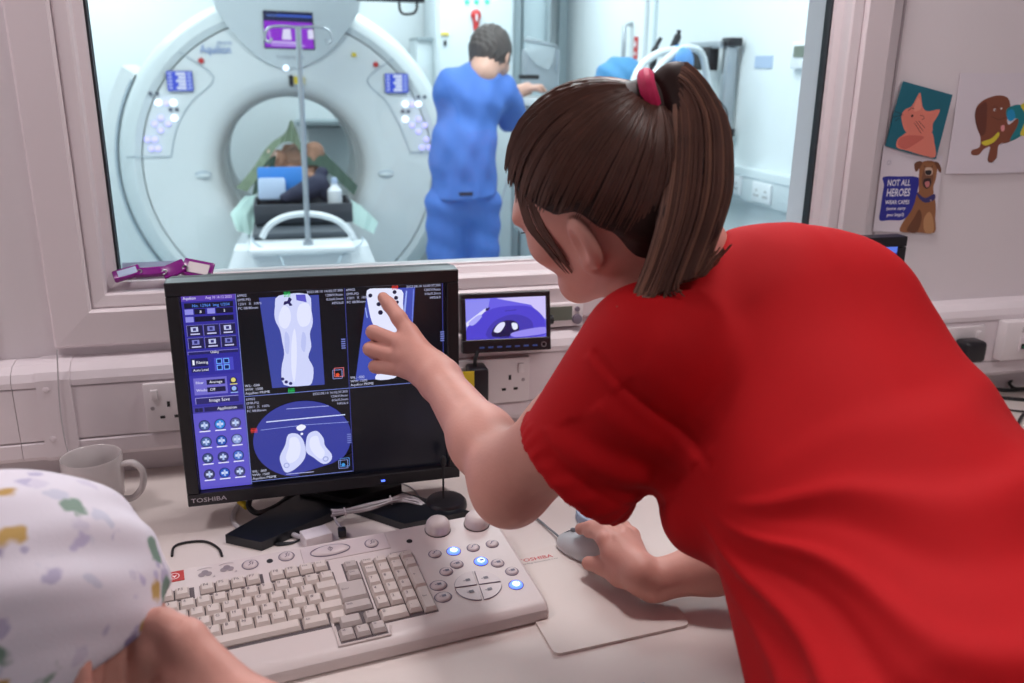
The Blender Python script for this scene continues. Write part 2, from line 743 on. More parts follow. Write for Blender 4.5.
# viewing window: mitred frame in steps, gasket and pane
win = bpy.data.objects.new('window_1', None)
COL.objects.link(win)
win.location = (0.37, 0, 0.96)
WLOC[win.name] = Vector(win.location)
struct(win)
FX0, FX1, FZ0, FZ1 = -0.369, 1.112, 0.960, 2.08


def rim(prof, x0, x1, z0, z1):
    m = MB()
    vs, n = [], len(prof)
    for (sx, sz) in ((0, 0), (1, 0), (1, 1), (0, 1)):
        for (d, y) in prof:
            vs.append(((x0 + d) if not sx else (x1 - d), y, (z0 + d) if not sz else (z1 - d)))
    sides = []
    for s in range(4):
        m2 = MB()
        t = (s + 1) % 4
        fs = [(k, (k + 1) % n, n + (k + 1) % n, n + k) for k in range(n)]
        fs += [tuple(range(n)), tuple(range(2 * n - 1, n - 1, -1))]
        m2.add(vs[s * n:s * n + n] + vs[t * n:t * n + n], fs)
        sides.append(m2)
    return sides


for s in rim([(0, 0.001), (0, -0.014), (0.004, -0.018), (0.058, -0.022), (0.062, -0.018), (0.063, 0.001)], FX0, FX1, FZ0, FZ1):
    s.build('frame_rail', 'frame_paint', win, 20)
for s in rim([(0.063, 0.06), (0.063, -0.012), (0.066, -0.014), (0.083, -0.012), (0.086, -0.008), (0.086, 0.016), (0.097, 0.022), (0.099, 0.028), (0.099, 0.06)], FX0, FX1, FZ0, FZ1):
    s.build('glazing_bead', 'frame_paint', win, 20)
for s in rim([(0.099, 0.05), (0.099, 0.030), (0.1025, 0.030), (0.1025, 0.05)], FX0, FX1, FZ0, FZ1):
    s.build('gasket', 'gasket' if len(win.children) % 2 else 'frame_paint', win, 0)
MB().box(((FX0 + FX1) / 2, 0.042, (FZ0 + FZ1) / 2), (FX1 - FX0 - 0.2, 0.006, FZ1 - FZ0 - 0.2)).build('pane', glass_mat('window_glass'), win, 0)
for s in rim([(0.02, 0.14), (0.02, 0.150), (0.06, 0.150), (0.088, 0.13), (0.092, 0.06), (0.07, 0.06)], FX0, FX1, FZ0, FZ1):
    s.build('rear_lining', 'frame_paint', win, 20)

# dado trunking along the wall
tr = bpy.data.objects.new('trim_1', None)
COL.objects.link(tr)
tr.location = (0.4, 0, 0.784)
WLOC[tr.name] = Vector(tr.location)
struct(tr)


def xprism(poly, x0, x1):
    return MB().prism(poly, (x0, 0, 0), (0, 1, 0), (0, 0, 1), (x1 - x0, 0, 0))


xprism([(0, 0.784), (-0.046, 0.784), (-0.046, 0.93), (0, 0.935)], -1.74, 2.64).build('trunking_back', 'joint_dark', tr, 0)
lid1 = [(-0.001, 0.943), (-0.030, 0.940), (-0.046, 0.930), (-0.052, 0.918), (-0.052, 0.9085), (-0.040, 0.9085)]
lid2 = [(-0.040, 0.9065), (-0.049, 0.9065), (-0.051, 0.9045), (-0.051, 0.818), (-0.049, 0.816), (-0.040, 0.816)]
lid3 = [(-0.040, 0.8145), (-0.050, 0.8145), (-0.052, 0.812), (-0.052, 0.790), (-0.046, 0.782), (0, 0.782)]
for poly in (lid1, lid3):
    for (a, b) in ((-1.74, -0.4305), (-0.4295, 1.2), (1.201, 2.64)):
        xprism(poly, a, b).build('trunking_lid', 'trunk_plastic', tr, 25)
for (a, b) in ((-1.74, -0.4305), (-0.4295, -0.36), (-0.359, 1.2), (1.201, 2.64)):
    xprism(lid2, a, b).build('trunking_lid', 'trunk_plastic', tr, 25)
cpl = [(y - 0.0025 if y < -0.003 else y, z + (0.002 if z > 0.9 else -0.001)) for (y, z) in
       [(0, 0.943), (-0.030, 0.940), (-0.046, 0.930), (-0.052, 0.918), (-0.052, 0.790), (-0.046, 0.782), (0, 0.782)]]
xprism(cpl, -0.395, -0.345).build('trunking_coupler', 'trunk_plastic', tr, 25)
for (px, py) in ((46, 390), (53, 439)):
    p = PY(px, py, -0.0545)
    MB().lathe([(0.0, 0), (0.005, 0), (0.005, 0.0012), (0.0035, 0.002), (0, 0.002)], p, 12, (0, -1, 0)).build('screw_cap', 'trunk_plastic', tr)

# ceiling light fittings
mat('lamp_diffuser', (240, 238, 236), 0.5, emit=(255, 250, 248), estr=2.0)
mat('lamp_frame', (225, 225, 225), 0.4)
for i, (loc, sx, sy, pw, colr) in enumerate(PANELS):
    zc = 2.43 if i < 3 else 2.60
    room = ('control room', 'scanner room')[i >= 3]
    place = ['above the viewing window', 'above the mug end of the desk', 'added as unseen fill behind the person in red', 'in front of the gantry on its control panel side',
             'over the man in blue scrubs', 'by the electrical cabinet', 'behind the gantry'][i]
    t = thing('ceiling_light', (loc[0], loc[1], zc - 0.03), 'square recessed %s ceiling light %s' % (room, place), 'ceiling light', 'ceiling light panels')
    z = zc - 0.016
    fr = MB()
    for (dx, dy, lx, ly) in ((0, sy / 2 + .015, sx + .06, .03), (0, -sy / 2 - .015, sx + .06, .03), (sx / 2 + .015, 0, .03, sy), (-sx / 2 - .015, 0, .03, sy)):
        fr.box((loc[0] + dx, loc[1] + dy, z), (lx, ly, 0.03))
    fr.build('frame', 'lamp_frame', t, 0)
    MB().box((loc[0], loc[1], z + 0.006), (sx, sy, 0.012)).build('diffuser', 'lamp_diffuser', t, 0)
# ================================================================ desk and the things on it
mat('desk_laminate', (224, 213, 208), 0.5, var=0.03, vscale=14, spec=0.3)
mat('desk_edge', (150, 140, 136), 0.5)
mat('black_plastic', (26, 24, 30), 0.35)
mat('black_matte', (22, 22, 26), 0.6)
mat('white_plastic', (228, 220, 222), 0.3)
mat('slot_dark', (30, 26, 28), 0.6)
mat('red_plastic', (186, 40, 36), 0.4)
mat('console_plastic', (214, 202, 200), 0.38, bump=0.05, bscale=500)
mat('console_panel', (206, 192, 193), 0.4)
mat('key_plastic', (214, 202, 196), 0.42)
mat('key_shaded', (192, 181, 178), 0.42)  # same cream as the other keys, with shade put into the colour
mat('key_well', (92, 82, 86), 0.6)
mat('button_ring', (128, 118, 134), 0.4)
mat('blue_lamp', (110, 140, 255), 0.3, emit=(70, 104, 255), estr=2.6)
mat('blue_lamp_core', (220, 230, 255), 0.3, emit=(160, 190, 255), estr=3.0)
mat('grey_cable', (188, 182, 186), 0.45)
mat('black_cable', (24, 24, 28), 0.45)
mat('green_cable', (20, 120, 78), 0.45)
mat('yellow_tag', (226, 198, 40), 0.5)
mat('mug_glaze', (196, 188, 188), 0.15, coat=0.4)
mat('mug_inside', (210, 200, 196), 0.2)
mat('pad_cloth', (222, 210, 204), 0.6, bump=0.1, bscale=900)
mat('mouse_shell', (196, 200, 204), 0.3)
mat('mouse_grey', (122, 126, 134), 0.4)
mat('blue_plastic', (70, 96, 170), 0.35)
mat('pale_blue', (170, 188, 214), 0.5)
mat('lcd_green', (108, 116, 104), 0.3)
mat('purple_gloss', (128, 20, 126), 0.25, coat=0.5)
mat('steel_clip', (150, 150, 156), 0.3, metal=0.9)
mat('screen_glass', (10, 10, 14), 0.25)

DZ = 0.73
dk = thing('desk', (0.4, -0.42, 0), 'long pale laminate desk running along the wall under the viewing window', 'desk')
MB().box((0.45, -0.424, DZ - 0.015), (4.38, 0.846, 0.03), bevel=0.002).build('worktop', 'desk_laminate', dk)
MB().box((0.45, -0.8475, DZ - 0.015), (4.38, 0.004, 0.03)).build('edge_strip', 'desk_edge', dk, 0)
for x in (-1.6, 0.9, 2.5):
    MB().box((x, -0.42, 0.35), (0.03, 0.7, 0.70)).build('support_panel', 'desk_edge', dk, 0)

# ---- sockets on the trunking
def socket_plate(name, xc, label, cat, w=0.146, gangs=2, z=0.862, sw='white_plastic'):
    y = -0.0512
    t = thing(name, (xc, y, z - 0.043), label, cat, 'wall sockets on the dado trunking')
    MB().box((xc, y - 0.005, z), (w, 0.010, 0.086), bevel=0.003).build('face_plate', 'white_plastic', t)
    for g in range(gangs):
        gx = xc + (g - (gangs - 1) / 2) * 0.072
        for (dx, dz, sx, sz) in ((0, 0.006, 0.0045, 0.009), (-0.011, -0.016, 0.0075, 0.0045), (0.011, -0.016, 0.0075, 0.0045)):
            MB().box((gx + dx, y - 0.0095, z + dz), (sx, 0.003, sz)).build('pin_slot', 'slot_dark', t, 0)
        MB().box((gx + (-0.02 if g == 0 else 0.02), y - 0.0115, z + 0.023), (0.011, 0.005, 0.019), bevel=0.0015).build('rocker_switch', 'white_plastic', t)
    for s in (-1, 1):
        MB().lathe([(0, 0), (0.0035, 0), (0.003, 0.001), (0, 0.001)], (xc + s * (w / 2 - 0.012), y - 0.01, z), 10, (0, -1, 0)).build('screw', 'joint_dark', t)
    return t


socket_plate('wall_socket', -0.1655, 'white double wall socket on trunking left of the large monitor', 'socket')
socket_plate('wall_socket', 0.3405, 'white double wall socket beneath the small blue screen', 'socket')
p = PY(962, 345, -0.05)
socket_plate('wall_socket', p.x - 0.03, 'white wall socket on trunking with a black plug pushed in', 'socket', z=p.z)
# plug in the right-hand socket
q = PY(969, 350, -0.08)
pl = thing('power_plug', (q.x, -0.061, q.z - 0.022), 'chunky black mains plug in the socket right of the red shirt', 'plug')
MB().box((q.x, -0.0825, q.z), (0.052, 0.042, 0.046), bevel=0.010, seg=3).build('plug_body', 'black_plastic', pl)
MB().cyl((q.x, -0.085, q.z - 0.02), (q.x, -0.088, q.z - 0.045), 0.006, 0.0045).build('cable_grip', 'black_plastic', pl)
# data outlet at the frame edge
q = PY(1012, 338, -0.055)
do = thing('data_outlet', (q.x + 0.03, -0.0512, q.z - 0.043), 'white network outlet box with green cable at right edge', 'data outlet')
MB().box((q.x + 0.032, -0.064, q.z), (0.146, 0.026, 0.086), bevel=0.005).build('outlet_box', 'white_plastic', do)
for k in range(3):
    cxx = q.x + 0.008 + k * 0.026
    MB().box((cxx, -0.0785, q.z - 0.006), (0.021, 0.004, 0.032), bevel=0.001).build('port_module', 'trunk_plastic', do)
    MB().box((cxx, -0.0803, q.z - 0.011), (0.013, 0.003, 0.011)).build('port', 'slot_dark', do, 0)
pr_ = Print((q.x - 0.01, -0.0772, q.z + 0.03), (1, 0, 0), (0, 0, -1), (0, -1, 0))
for k in range(3):
    for j in range(3):
        pr_.rect(0.010 + k * 0.026, 0.001 + j * 0.004, 0.024 + k * 0.026, 0.0028 + j * 0.004, (150, 140, 142))
pr_.build('label_print', PAPER, do)
s0 = V(q.x + 0.006, -0.082, q.z - 0.012)
g = tag(MB().tube(smooth_path([s0, s0 + V(0.012, -0.03, 0.0), s0 + V(0.04, -0.05, -0.03), s0 + V(0.07, -0.05, -0.10), s0 + V(0.12, -0.06, -0.107), s0 + V(0.3, -0.08, -0.107)]), 0.003, 8).build('network_cable', 'green_cable'),
        'green network cable plugged into the white outlet box', 'cable')

# thin cable down the trunking above the mug
a = [PY(57, 350, -0.0575), PY(59, 395, -0.0585), PY(63, 430, -0.0585), PY(69, 455, -0.06), PY(75, 466, -0.05)]
tag(MB().tube(smooth_path(a, 4), 0.0011, 6).build('thin_wire', 'grey_cable'), 'thin grey wire running down the trunking above the mug', 'wire')

# ---- mug
mb = PZ(100, 500, DZ)
mc = V(-0.309, -0.146, DZ)
mg = thing('mug', mc, 'plain off-white ceramic mug on the desk behind the patterned cap', 'mug')
MB().lathe([(0.0, 0.0), (0.030, 0.0), (0.034, 0.003), (0.041, 0.03), (0.0435, 0.06), (0.044, 0.093), (0.043, 0.095), (0.0415, 0.094), (0.041, 0.06), (0.038, 0.03), (0.031, 0.009), (0, 0.007)], mc, 40).build('mug_body', 'mug_glaze', mg, 60)
hd = Vector((math.cos(-0.15), math.sin(-0.15), 0))
MB().tube(smooth_path([mc + hd * 0.041 + V(0, 0, 0.078), mc + hd * 0.060 + V(0, 0, 0.081), mc + hd * 0.073 + V(0, 0, 0.066), mc + hd * 0.070 + V(0, 0, 0.040), mc + hd * 0.055 + V(0, 0, 0.022), mc + hd * 0.039 + V(0, 0, 0.020)]), 0.0062, 10, flat=0.8).build('handle', 'mug_glaze', mg, 180)

# ---- large monitor
MO, MYAW = V(0.0416, -0.241, 0.943), 0.0132
mu, mv, mn = V(math.cos(MYAW), math.sin(MYAW), 0), V(0, 0, 1), V(math.sin(MYAW), -math.cos(MYAW), 0)
MRot = Matrix((mu, -mn, mv)).transposed()
mon = thing('computer_monitor', (0.0416, -0.2, DZ), 'large black flat monitor showing blue scan software with body scans', 'monitor')
SWD, SHT, BZ = 0.376, 0.301, 0.0175


def mloc(x, y, z=0.0):          # x right, y up, z towards the viewer, from the screen centre
    return MO + mu * x + mv * y + mn * z


bz = MB()
for (cx_, cy_, w_, h_) in ((0, SHT / 2 + 0.010, SWD + 2 * BZ, 0.020), (0, -SHT / 2 - 0.010, SWD + 2 * BZ, 0.020), (-SWD / 2 - BZ / 2, 0, BZ, SHT), (SWD / 2 + BZ / 2, 0, BZ, SHT)):
    bz.box(mloc(cx_, cy_, -0.010), (w_, 0.032, h_), R=MRot, bevel=0.0012, seg=1)
bz.build('bezel', 'black_plastic', mon)
MB().box(mloc(0, 0, -0.034), (SWD + 2 * BZ - 0.002, 0.030, SHT + 0.038), R=MRot, bevel=0.006).build('back_shell', 'black_matte', mon)
MB().box(mloc(0, -0.02, -0.062), (0.2, 0.04, 0.2), R=MRot, bevel=0.015).build('rear_housing', 'black_matte', mon)
scrn = MB().box(mloc(0, 0, -0.012), (SWD, 0.012, SHT), R=MRot).build('screen', 'screen_glass', mon, 0)
# stand: neck and two splayed feet
MB().box(mloc(0.03, -0.12, -0.075), (0.085, 0.03, 0.17), R=MRot, bevel=0.008).build('neck', 'black_matte', mon)
MB().prism([tuple(PZ(*q, DZ)[:2]) for q in ((300, 503), (322, 486), (392, 478), (402, 497), (350, 512))], (0, 0, DZ), (1, 0, 0), (0, 1, 0), (0, 0, 0.022)).build('stand_hub', 'black_matte', mon)
mat('stand_black', (18, 22, 30), 0.28)
MB().prism([tuple(PZ(*q, DZ)[:2]) for q in ((226, 543), (262, 551), (352, 512), (316, 492))], (0, 0, DZ), (1, 0, 0), (0, 1, 0), (0, 0, 0.014)).build('stand_foot', 'stand_black', mon)
MB().prism([tuple(PZ(*q, DZ)[:2]) for q in ((352, 513), (395, 496), (470, 518), (405, 531))], (0, 0, DZ), (1, 0, 0), (0, 1, 0), (0, 0, 0.012)).build('stand_foot', 'stand_black', mon)
P = Print(mloc(-SWD / 2 - 0.013, -SHT / 2 - 0.0135, 0.0062), mu, mv, mn)
P.text('TOSHIBA', 0, 0, 0.0068, (200, 196, 204), sx=1.25, bold=0.01)
P.build('maker_lettering', INK, mon)
MB().box(mloc(0.083, -SHT / 2 - 0.011, 0.0065), (0.006, 0.001, 0.0025), R=MRot).build('power_lamp', 'blue_lamp', mon, 0)

# screen picture: drawn in a flat frame, x right and y down in metres
ZC = [(50, 100), (782, 57), (785, 562), (112, 635)]
TC = [(0, 0), (SWD, 0), (SWD, SHT), (0, SHT)]


def homography(src, dst):
    A, B_ = [], []
    for (x, y), (u, v) in zip(src, dst):
        A += [[x, y, 1, 0, 0, 0, -u * x, -u * y], [0, 0, 0, x, y, 1, -v * x, -v * y]]
        B_ += [u, v]
    h = np.append(np.linalg.solve(np.array(A, float), np.array(B_, float)), 1).reshape(3, 3)

    def fn(x, y):
        q = h @ np.array([x, y, 1.0])
        return (q[0] / q[2], q[1] / q[2])
    return fn


HS = homography(ZC, TC)
S = Print(mloc(-SWD / 2, SHT / 2, -0.0059), mu, -mv, mn)
K0, NAVY, PAN, PAN2, LIL, WH = (4, 6, 14), (8, 12, 46), (46, 42, 150), (78, 70, 178), (140, 140, 225), (236, 238, 255)
S.rect(0, 0, SWD, SHT, K0)
S.layer()
U1, U2, VM = 0.0795, 0.2265, 0.1575
S.u = mu * 0.935
PW = U1
S.rect(0.0015, 0.001, U1 - 0.001, SHT - 0.001, PAN)
S.rect(0.0015, 0.168, U1 - 0.001, 0.1775, (60, 56, 150))
S.layer()
S.rect(0.0015, 0.178, U1 - 0.001, SHT - 0.001, (92, 84, 196))
S.rect(0.0015, 0.120, U1 - 0.001, 0.166, (56, 50, 160))
S.rect(0.0015, 0.001, U1 - 0.001, 0.010, (88, 60, 170))
S.layer()
S.text('Aquilion', 0.004, 0.0075, 0.0042, WH, flip=-1, sx=0.9)
S.text('Aug 10 16:12 2023', 0.036, 0.0075, 0.0036, (220, 210, 250), flip=-1, sx=0.95)
for (y0, bars) in ((0.0125, ((0.005, 0.075, NAVY),)), (0.0215, ((0.005, 0.017, LIL), (0.0185, 0.034, NAVY), (0.037, 0.048, LIL), (0.0495, 0.074, NAVY))), (0.0325, ((0.005, 0.0165, LIL), (0.018, 0.074, NAVY)))):
    for (a, b, cc) in bars:
        S.rect(a, y0, b, y0 + 0.0078, cc)
S.layer()
S.text('No. 12964  img 1/204', 0.016, 0.0187, 0.0042, (90, 150, 255), flip=-1)
S.text('8', 0.026, 0.0277, 0.004, WH, flip=-1)
S.text('3', 0.060, 0.0277, 0.004, WH, flip=-1)
S.text('0', 0.044, 0.0387, 0.004, WH, flip=-1)
for r, y0 in enumerate((0.0445, 0.0635)):
    for k in range(3):
        x0 = 0.005 + k * 0.0238
        S.rect(x0, y0, x0 + 0.0226, y0 + 0.0165, (120, 118, 190))
        S.rect(x0 + 0.0008, y0 + 0.0006, x0 + 0.0226, y0 + 0.0165, (30, 28, 74), lay=S.k + 1)
        S.rect(x0 + 0.006, y0 + 0.003, x0 + 0.0165, y0 + 0.010, (120, 124, 200) if (k + r) % 2 else (190, 196, 235), lay=S.k + 2)
        S.rect(x0 + 0.009, y0 + 0.0045, x0 + 0.0135, y0 + 0.0085, (40, 40, 110), lay=S.k + 3)
        S.rect(x0 + 0.005, y0 + 0.0125, x0 + 0.0185, y0 + 0.0145, (196, 196, 235), lay=S.k + 2)
S.rect(0.003, 0.0835, U1 - 0.003, 0.0885, (120, 116, 196))
S.rect(0.004, 0.0845, U1 - 0.003, 0.0885, (34, 32, 96), lay=S.k + 1)
S.text('Utility', 0.036, 0.0878, 0.0034, WH, flip=-1, lay=S.k + 2)
S.rect(0.006, 0.094, 0.031, 0.1065, (26, 26, 80))
S.text('Filming', 0.014, 0.1025, 0.0042, WH, flip=-1, lay=S.k + 1)
S.rect(0.0085, 0.0965, 0.0115, 0.104, WH, lay=S.k + 1)
S.rect(0.006, 0.109, 0.031, 0.115, (30, 30, 92))
S.text('Auto Load', 0.0085, 0.1135, 0.0036, WH, flip=-1, lay=S.k + 1)
S.rect(0.040, 0.095, 0.068, 0.115, (70, 70, 190))
for (a, b) in ((0.043, 0.0965), (0.0535, 0.0965), (0.043, 0.106), (0.0535, 0.106)):
    S.rect(a, b, a + 0.0085, b + 0.0078, (110, 170, 255), lay=S.k + 1)
    S.rect(a + 0.0012, b + 0.0012, a + 0.0073, b + 0.0066, (14, 30, 96), lay=S.k + 2)
S.rect(0.007, 0.124, 0.056, 0.150, (110, 104, 200))
for yy, tx, vv in ((0.1275, 'Filter', 'Average'), (0.139, 'Window', 'Off')):
    S.text(tx, 0.010, yy + 0.0055, 0.0038, WH, flip=-1, lay=S.k + 1)
    S.rect(0.026, yy, 0.053, yy + 0.0075, (20, 18, 60), lay=S.k + 1)
    S.text(vv, 0.030, yy + 0.0056, 0.004, WH, flip=-1, lay=S.k + 2)
for yy, cc in ((0.127, (220, 210, 120)), (0.140, (150, 180, 240))):
    S.disc(0.0655, yy + 0.0045, 0.0055, (20, 20, 70))
    S.disc(0.0655, yy + 0.0035, 0.0035, cc, lay=S.k + 1)
    S.rect(0.060, yy + 0.009, 0.071, yy + 0.0105, cc, lay=S.k + 1)
S.rect(0.007, 0.154, 0.071, 0.164, (150, 146, 214))
S.rect(0.008, 0.155, 0.071, 0.164, (38, 34, 104), lay=S.k + 1)
S.text('Image Save', 0.027, 0.1615, 0.0048, WH, flip=-1, lay=S.k + 2)
S.rect(0.019, 0.1695, U1 - 0.003, 0.1762, (26, 24, 84))
S.text('Application', 0.038, 0.1748, 0.0044, WH, flip=-1, lay=S.k + 1)
for k in range(2):
    S.rect(0.005 + k * 0.006, 0.170, 0.0105 + k * 0.006, 0.176, (24, 24, 70))
blues = [(70, 90, 150), (40, 130, 220), (90, 96, 150), (70, 100, 160), (30, 80, 180), (130, 150, 210), (60, 80, 130), (60, 70, 130), (70, 110, 200), (60, 64, 110), (20, 80, 190), (70, 76, 130)]
for r in range(4):
    for k in range(3):
        cx_, cy_ = 0.0165 + k * 0.0232, 0.1975 + r * 0.0262
        S.disc(cx_, cy_, 0.0084, (24, 24, 70))
        S.disc(cx_, cy_, 0.0073, blues[r * 3 + k], lay=S.k + 1)
        S.rect(cx_ - 0.0048, cy_ - 0.002, cx_ + 0.0048, cy_ + 0.0018, (200, 214, 245), lay=S.k + 2)
        S.rect(cx_ - 0.0012, cy_ - 0.005, cx_ + 0.0016, cy_ + 0.005, (170, 190, 235), lay=S.k + 2)
        S.rect(cx_ - 0.008, cy_ + 0.0085, cx_ + 0.008, cy_ + 0.0103, (224, 226, 250), lay=S.k + 2)
S.layer(); S.layer(); S.layer(); S.layer()
S.u = mu
U1 = 0.0743


def zp(pts):
    return [HS(*q) for q in pts]


def grow(pts):       # smooth closed outline through points
    n = len(pts)
    out = []
    for i in range(n):
        p0, p1, p2, p3 = (np.array(pts[(i + j - 1) % n], float) for j in range(4))
        for t in (0, 0.33, 0.67):
            out.append(tuple(0.5 * (2 * p1 + (p2 - p0) * t + (2 * p0 - 5 * p1 + 4 * p2 - p3) * t * t + (3 * p1 - p0 - 3 * p2 + p3) * t ** 3)))
    return out


# coronal pane
S.poly(zp([(268, 106), (432, 97), (449, 345), (306, 355)]), (58, 70, 158))
S.layer()
BODY, BODY2, BODY3 = (206, 212, 250), (186, 194, 242), (226, 230, 255)
S.poly(zp(grow([(322, 100), (402, 95), (412, 140), (416, 175), (408, 205), (412, 240), (404, 270), (418, 300), (414, 340), (396, 348), (338, 346), (331, 300), (338, 262), (332, 225), (326, 195), (312, 165), (312, 130)])), BODY)
S.layer()
S.poly(zp([(369, 97), (395, 96), (399, 118), (371, 112)]), (88, 84, 196))
S.poly(zp(grow([(335, 128), (352, 138), (356, 165), (345, 190), (328, 185), (322, 160)])), BODY3)
S.poly(zp(grow([(380, 124), (404, 122), (412, 150), (404, 180), (382, 184), (372, 155)])), BODY3)
S.poly(zp(grow([(366, 190), (372, 230), (372, 290), (366, 340), (358, 300), (358, 230)])), BODY3)
S.poly(zp(grow([(340, 200), (352, 215), (350, 260), (340, 250)])), BODY2)
S.poly(zp(grow([(388, 200), (398, 215), (394, 255), (384, 240)])), BODY2)
S.poly(zp(grow([(350, 104), (358, 110), (354, 118), (360, 126), (352, 128), (348, 122), (336, 126), (338, 116), (346, 114)])), (30, 26, 90))
for q in ((344, 338), (356, 342), (334, 330)):
    S.disc(*HS(*q), 0.0025, (30, 30, 100))
# sagittal pane
S.poly(zp([(566, 82), (698, 74), (690, 190), (640, 326), (533, 334)]), (60, 76, 176), lay=S.k - 1)
S.poly(zp([(672, 84), (676, 84), (666, 200), (660, 200)]), (150, 170, 240))
S.poly(zp([(692, 80), (695, 80), (690, 190), (687, 190)]), (110, 130, 220))
S.poly(zp(grow([(565, 84), (600, 78), (660, 82), (664, 120), (668, 180), (665, 240), (655, 300), (640, 326), (588, 330), (600, 300), (610, 260), (598, 210), (578, 170), (568, 125)])), (226, 230, 255))
S.poly(zp(grow([(640, 200), (650, 230), (645, 280), (634, 300), (636, 240)])), (250, 250, 255), lay=S.k + 1)
S.poly(zp([(559, 132), (562, 132), (567, 160), (564, 160)]), (150, 170, 240))
for q, r in (((574, 98), 0.003), ((597, 122), 0.0032), ((602, 145), 0.0036), ((641, 88), 0.003), ((645, 104), 0.003), ((648, 116), 0.0026)):
    S.disc(*HS(*q), r, (24, 26, 60), lay=S.k + 1)
# axial pane
cxy = HS(390, 495)
ex = abs(HS(525, 480)[0] - HS(258, 500)[0]) / 2
arc = [(cxy[0] + ex * math.cos(a), cxy[1] + ex * 0.86 * math.sin(a)) for a in [2 * math.pi * k / 48 for k in range(48)]]
arc = [(x, min(y, 0.293)) for (x, y) in arc]
arc = [(min(x, U2 - 0.001), y) for (x, y) in arc]
S.poly(arc, (52, 60, 152), lay=S.k - 1)
S.poly([HS(375, 590), HS(470, 560), HS(524, 530), HS(528, 585), HS(400, 597)], K0, lay=S.k)
S.line(zp([(275, 470), (400, 455), (515, 447)]), 0.0008, (150, 165, 235))
S.line(zp([(290, 448), (400, 437), (505, 427)]), 0.0016, (210, 220, 255))
S.line(zp([(345, 412), (460, 403)]), 0.0010, (170, 180, 240))
S.line(zp([(345, 590), (420, 583)]), 0.0010, (190, 196, 245))
S.poly(zp(grow([(372, 462), (386, 454), (398, 460), (390, 470), (378, 471)])), WH)
S.disc(*HS(387, 480), 0.002, WH)
S.poly(zp(grow([(350, 482), (375, 480), (392, 500), (398, 535), (386, 560), (362, 580), (342, 584), (330, 560), (328, 540), (342, 510)])), BODY)
S.poly(zp(grow([(405, 480), (428, 472), (446, 492), (450, 512), (468, 535), (466, 553), (446, 562), (420, 545), (400, 530), (398, 505)])), BODY)
S.layer()
S.poly(zp(grow([(355, 492), (374, 490), (384, 515), (378, 545), (356, 560), (344, 545), (352, 515)])), BODY3)
S.poly(zp(grow([(412, 490), (430, 486), (438, 510), (450, 530), (440, 548), (418, 532), (408, 510)])), BODY3)
for q in ((346, 566), (452, 548)):
    S.disc(*HS(*q), 0.0045, (160, 170, 225))
    S.disc(*HS(*q), 0.0028, (206, 212, 250), lay=S.k + 1)
# pane borders
S.layer()
BW = 0.0009
for pts in ([(U1, 0), (U1, SHT - 0.002)], [(U1, VM), (SWD - 0.005, VM)], [(U2, 0.001), (U2, SHT - 0.006)], [(U1, SHT - 0.006), (U2, SHT - 0.006)],
            [(U1, 0.0015), (SWD - 0.005, 0.0015)], [(SWD - 0.005, 0.0015), (SWD - 0.005, VM)]):
    S.line(pts, BW, (120, 136, 214) if pts[0][1] > 0.002 or pts[1][0] == U1 else (60, 66, 150))
# green / red marks, orientation cubes, captions
GR, RD = (30, 190, 90), (220, 60, 50)
for (q, cc) in (((345, 96), GR), ((358, 362), GR), ((642, 74), RD), ((257, 471), RD)):
    a = HS(*q)
    for k in range(-2, 3):
        S.line([(a[0] + k * 0.0019, a[1] - 0.004), (a[0] + k * 0.0019, a[1] + 0.004)], 0.0008, cc)
    S.line([(a[0] - 0.005, a[1]), (a[0] + 0.005, a[1])], 0.0009, cc)
for (q, c1, c2) in (((484, 316), (230, 120, 130), (220, 80, 40)), ((500, 562), (90, 150, 230), (60, 150, 220))):
    x, y = HS(*q)
    w_ = 0.0068
    for dx, dy, cc in ((0, 0, (150, 160, 225)), (0.0025, -0.003, c1)):
        S.line([(x - w_ + dx, y - w_ + dy), (x + w_ + dx, y - w_ + dy), (x + w_ + dx, y + w_ + dy), (x - w_ + dx, y + w_ + dy), (x - w_ + dx, y - w_ + dy)], 0.0008, cc)
    S.disc(x, y + 0.001, 0.0028, c2)
for (q) in ((500, 232), (772, 210), (516, 492)):
    x, y = HS(*q)
    for k in range(5):
        S.rect(x - 0.003, y - 0.008 + k * 0.0034, x + 0.003, y - 0.006 + k * 0.0034, (110, 120, 190))
cap = [('69902', '(MR.TR)', '120/1 x 100%', '[10.7mm/w]')]
for (x0, y0) in ((U1 + 0.002, 0.007), (U2 + 0.002, 0.007), (U1 + 0.002, VM + 0.0065)):
    for k, s_ in enumerate(('69902', '(IMR.PS)', '120/1  X  100%', 'FC 08/80mm')):
        S.text(s_, x0, y0 + k * 0.0062, 0.0036, (188, 192, 226), flip=-1)
for (x1, y0) in ((U2 - 0.003, 0.007), (SWD - 0.008, 0.007), (U2 - 0.003, VM + 0.0065)):
    for k, s_ in enumerate(('2023.08.10 16:02:37.300', '120kV/Auto', '0.5s/0.5mm', 'HFS/6.0')):
        S.text(s_, x1, y0 + k * 0.0062, 0.0036, (188, 192, 226), flip=-1, align='RIGHT')
for (x0, y0) in ((U1 + 0.002, VM - 0.0145), (U2 + 0.002, VM - 0.0145), (U1 + 0.002, SHT - 0.0205)):
    for k, s_ in enumerate(('WL: -500', 'WW: 1500', 'Aquilion PRIME')):
        S.text(s_, x0, y0 + k * 0.0058, 0.0038, (206, 210, 236), flip=-1)
S.build('screen_picture', SCREEN, scrn)
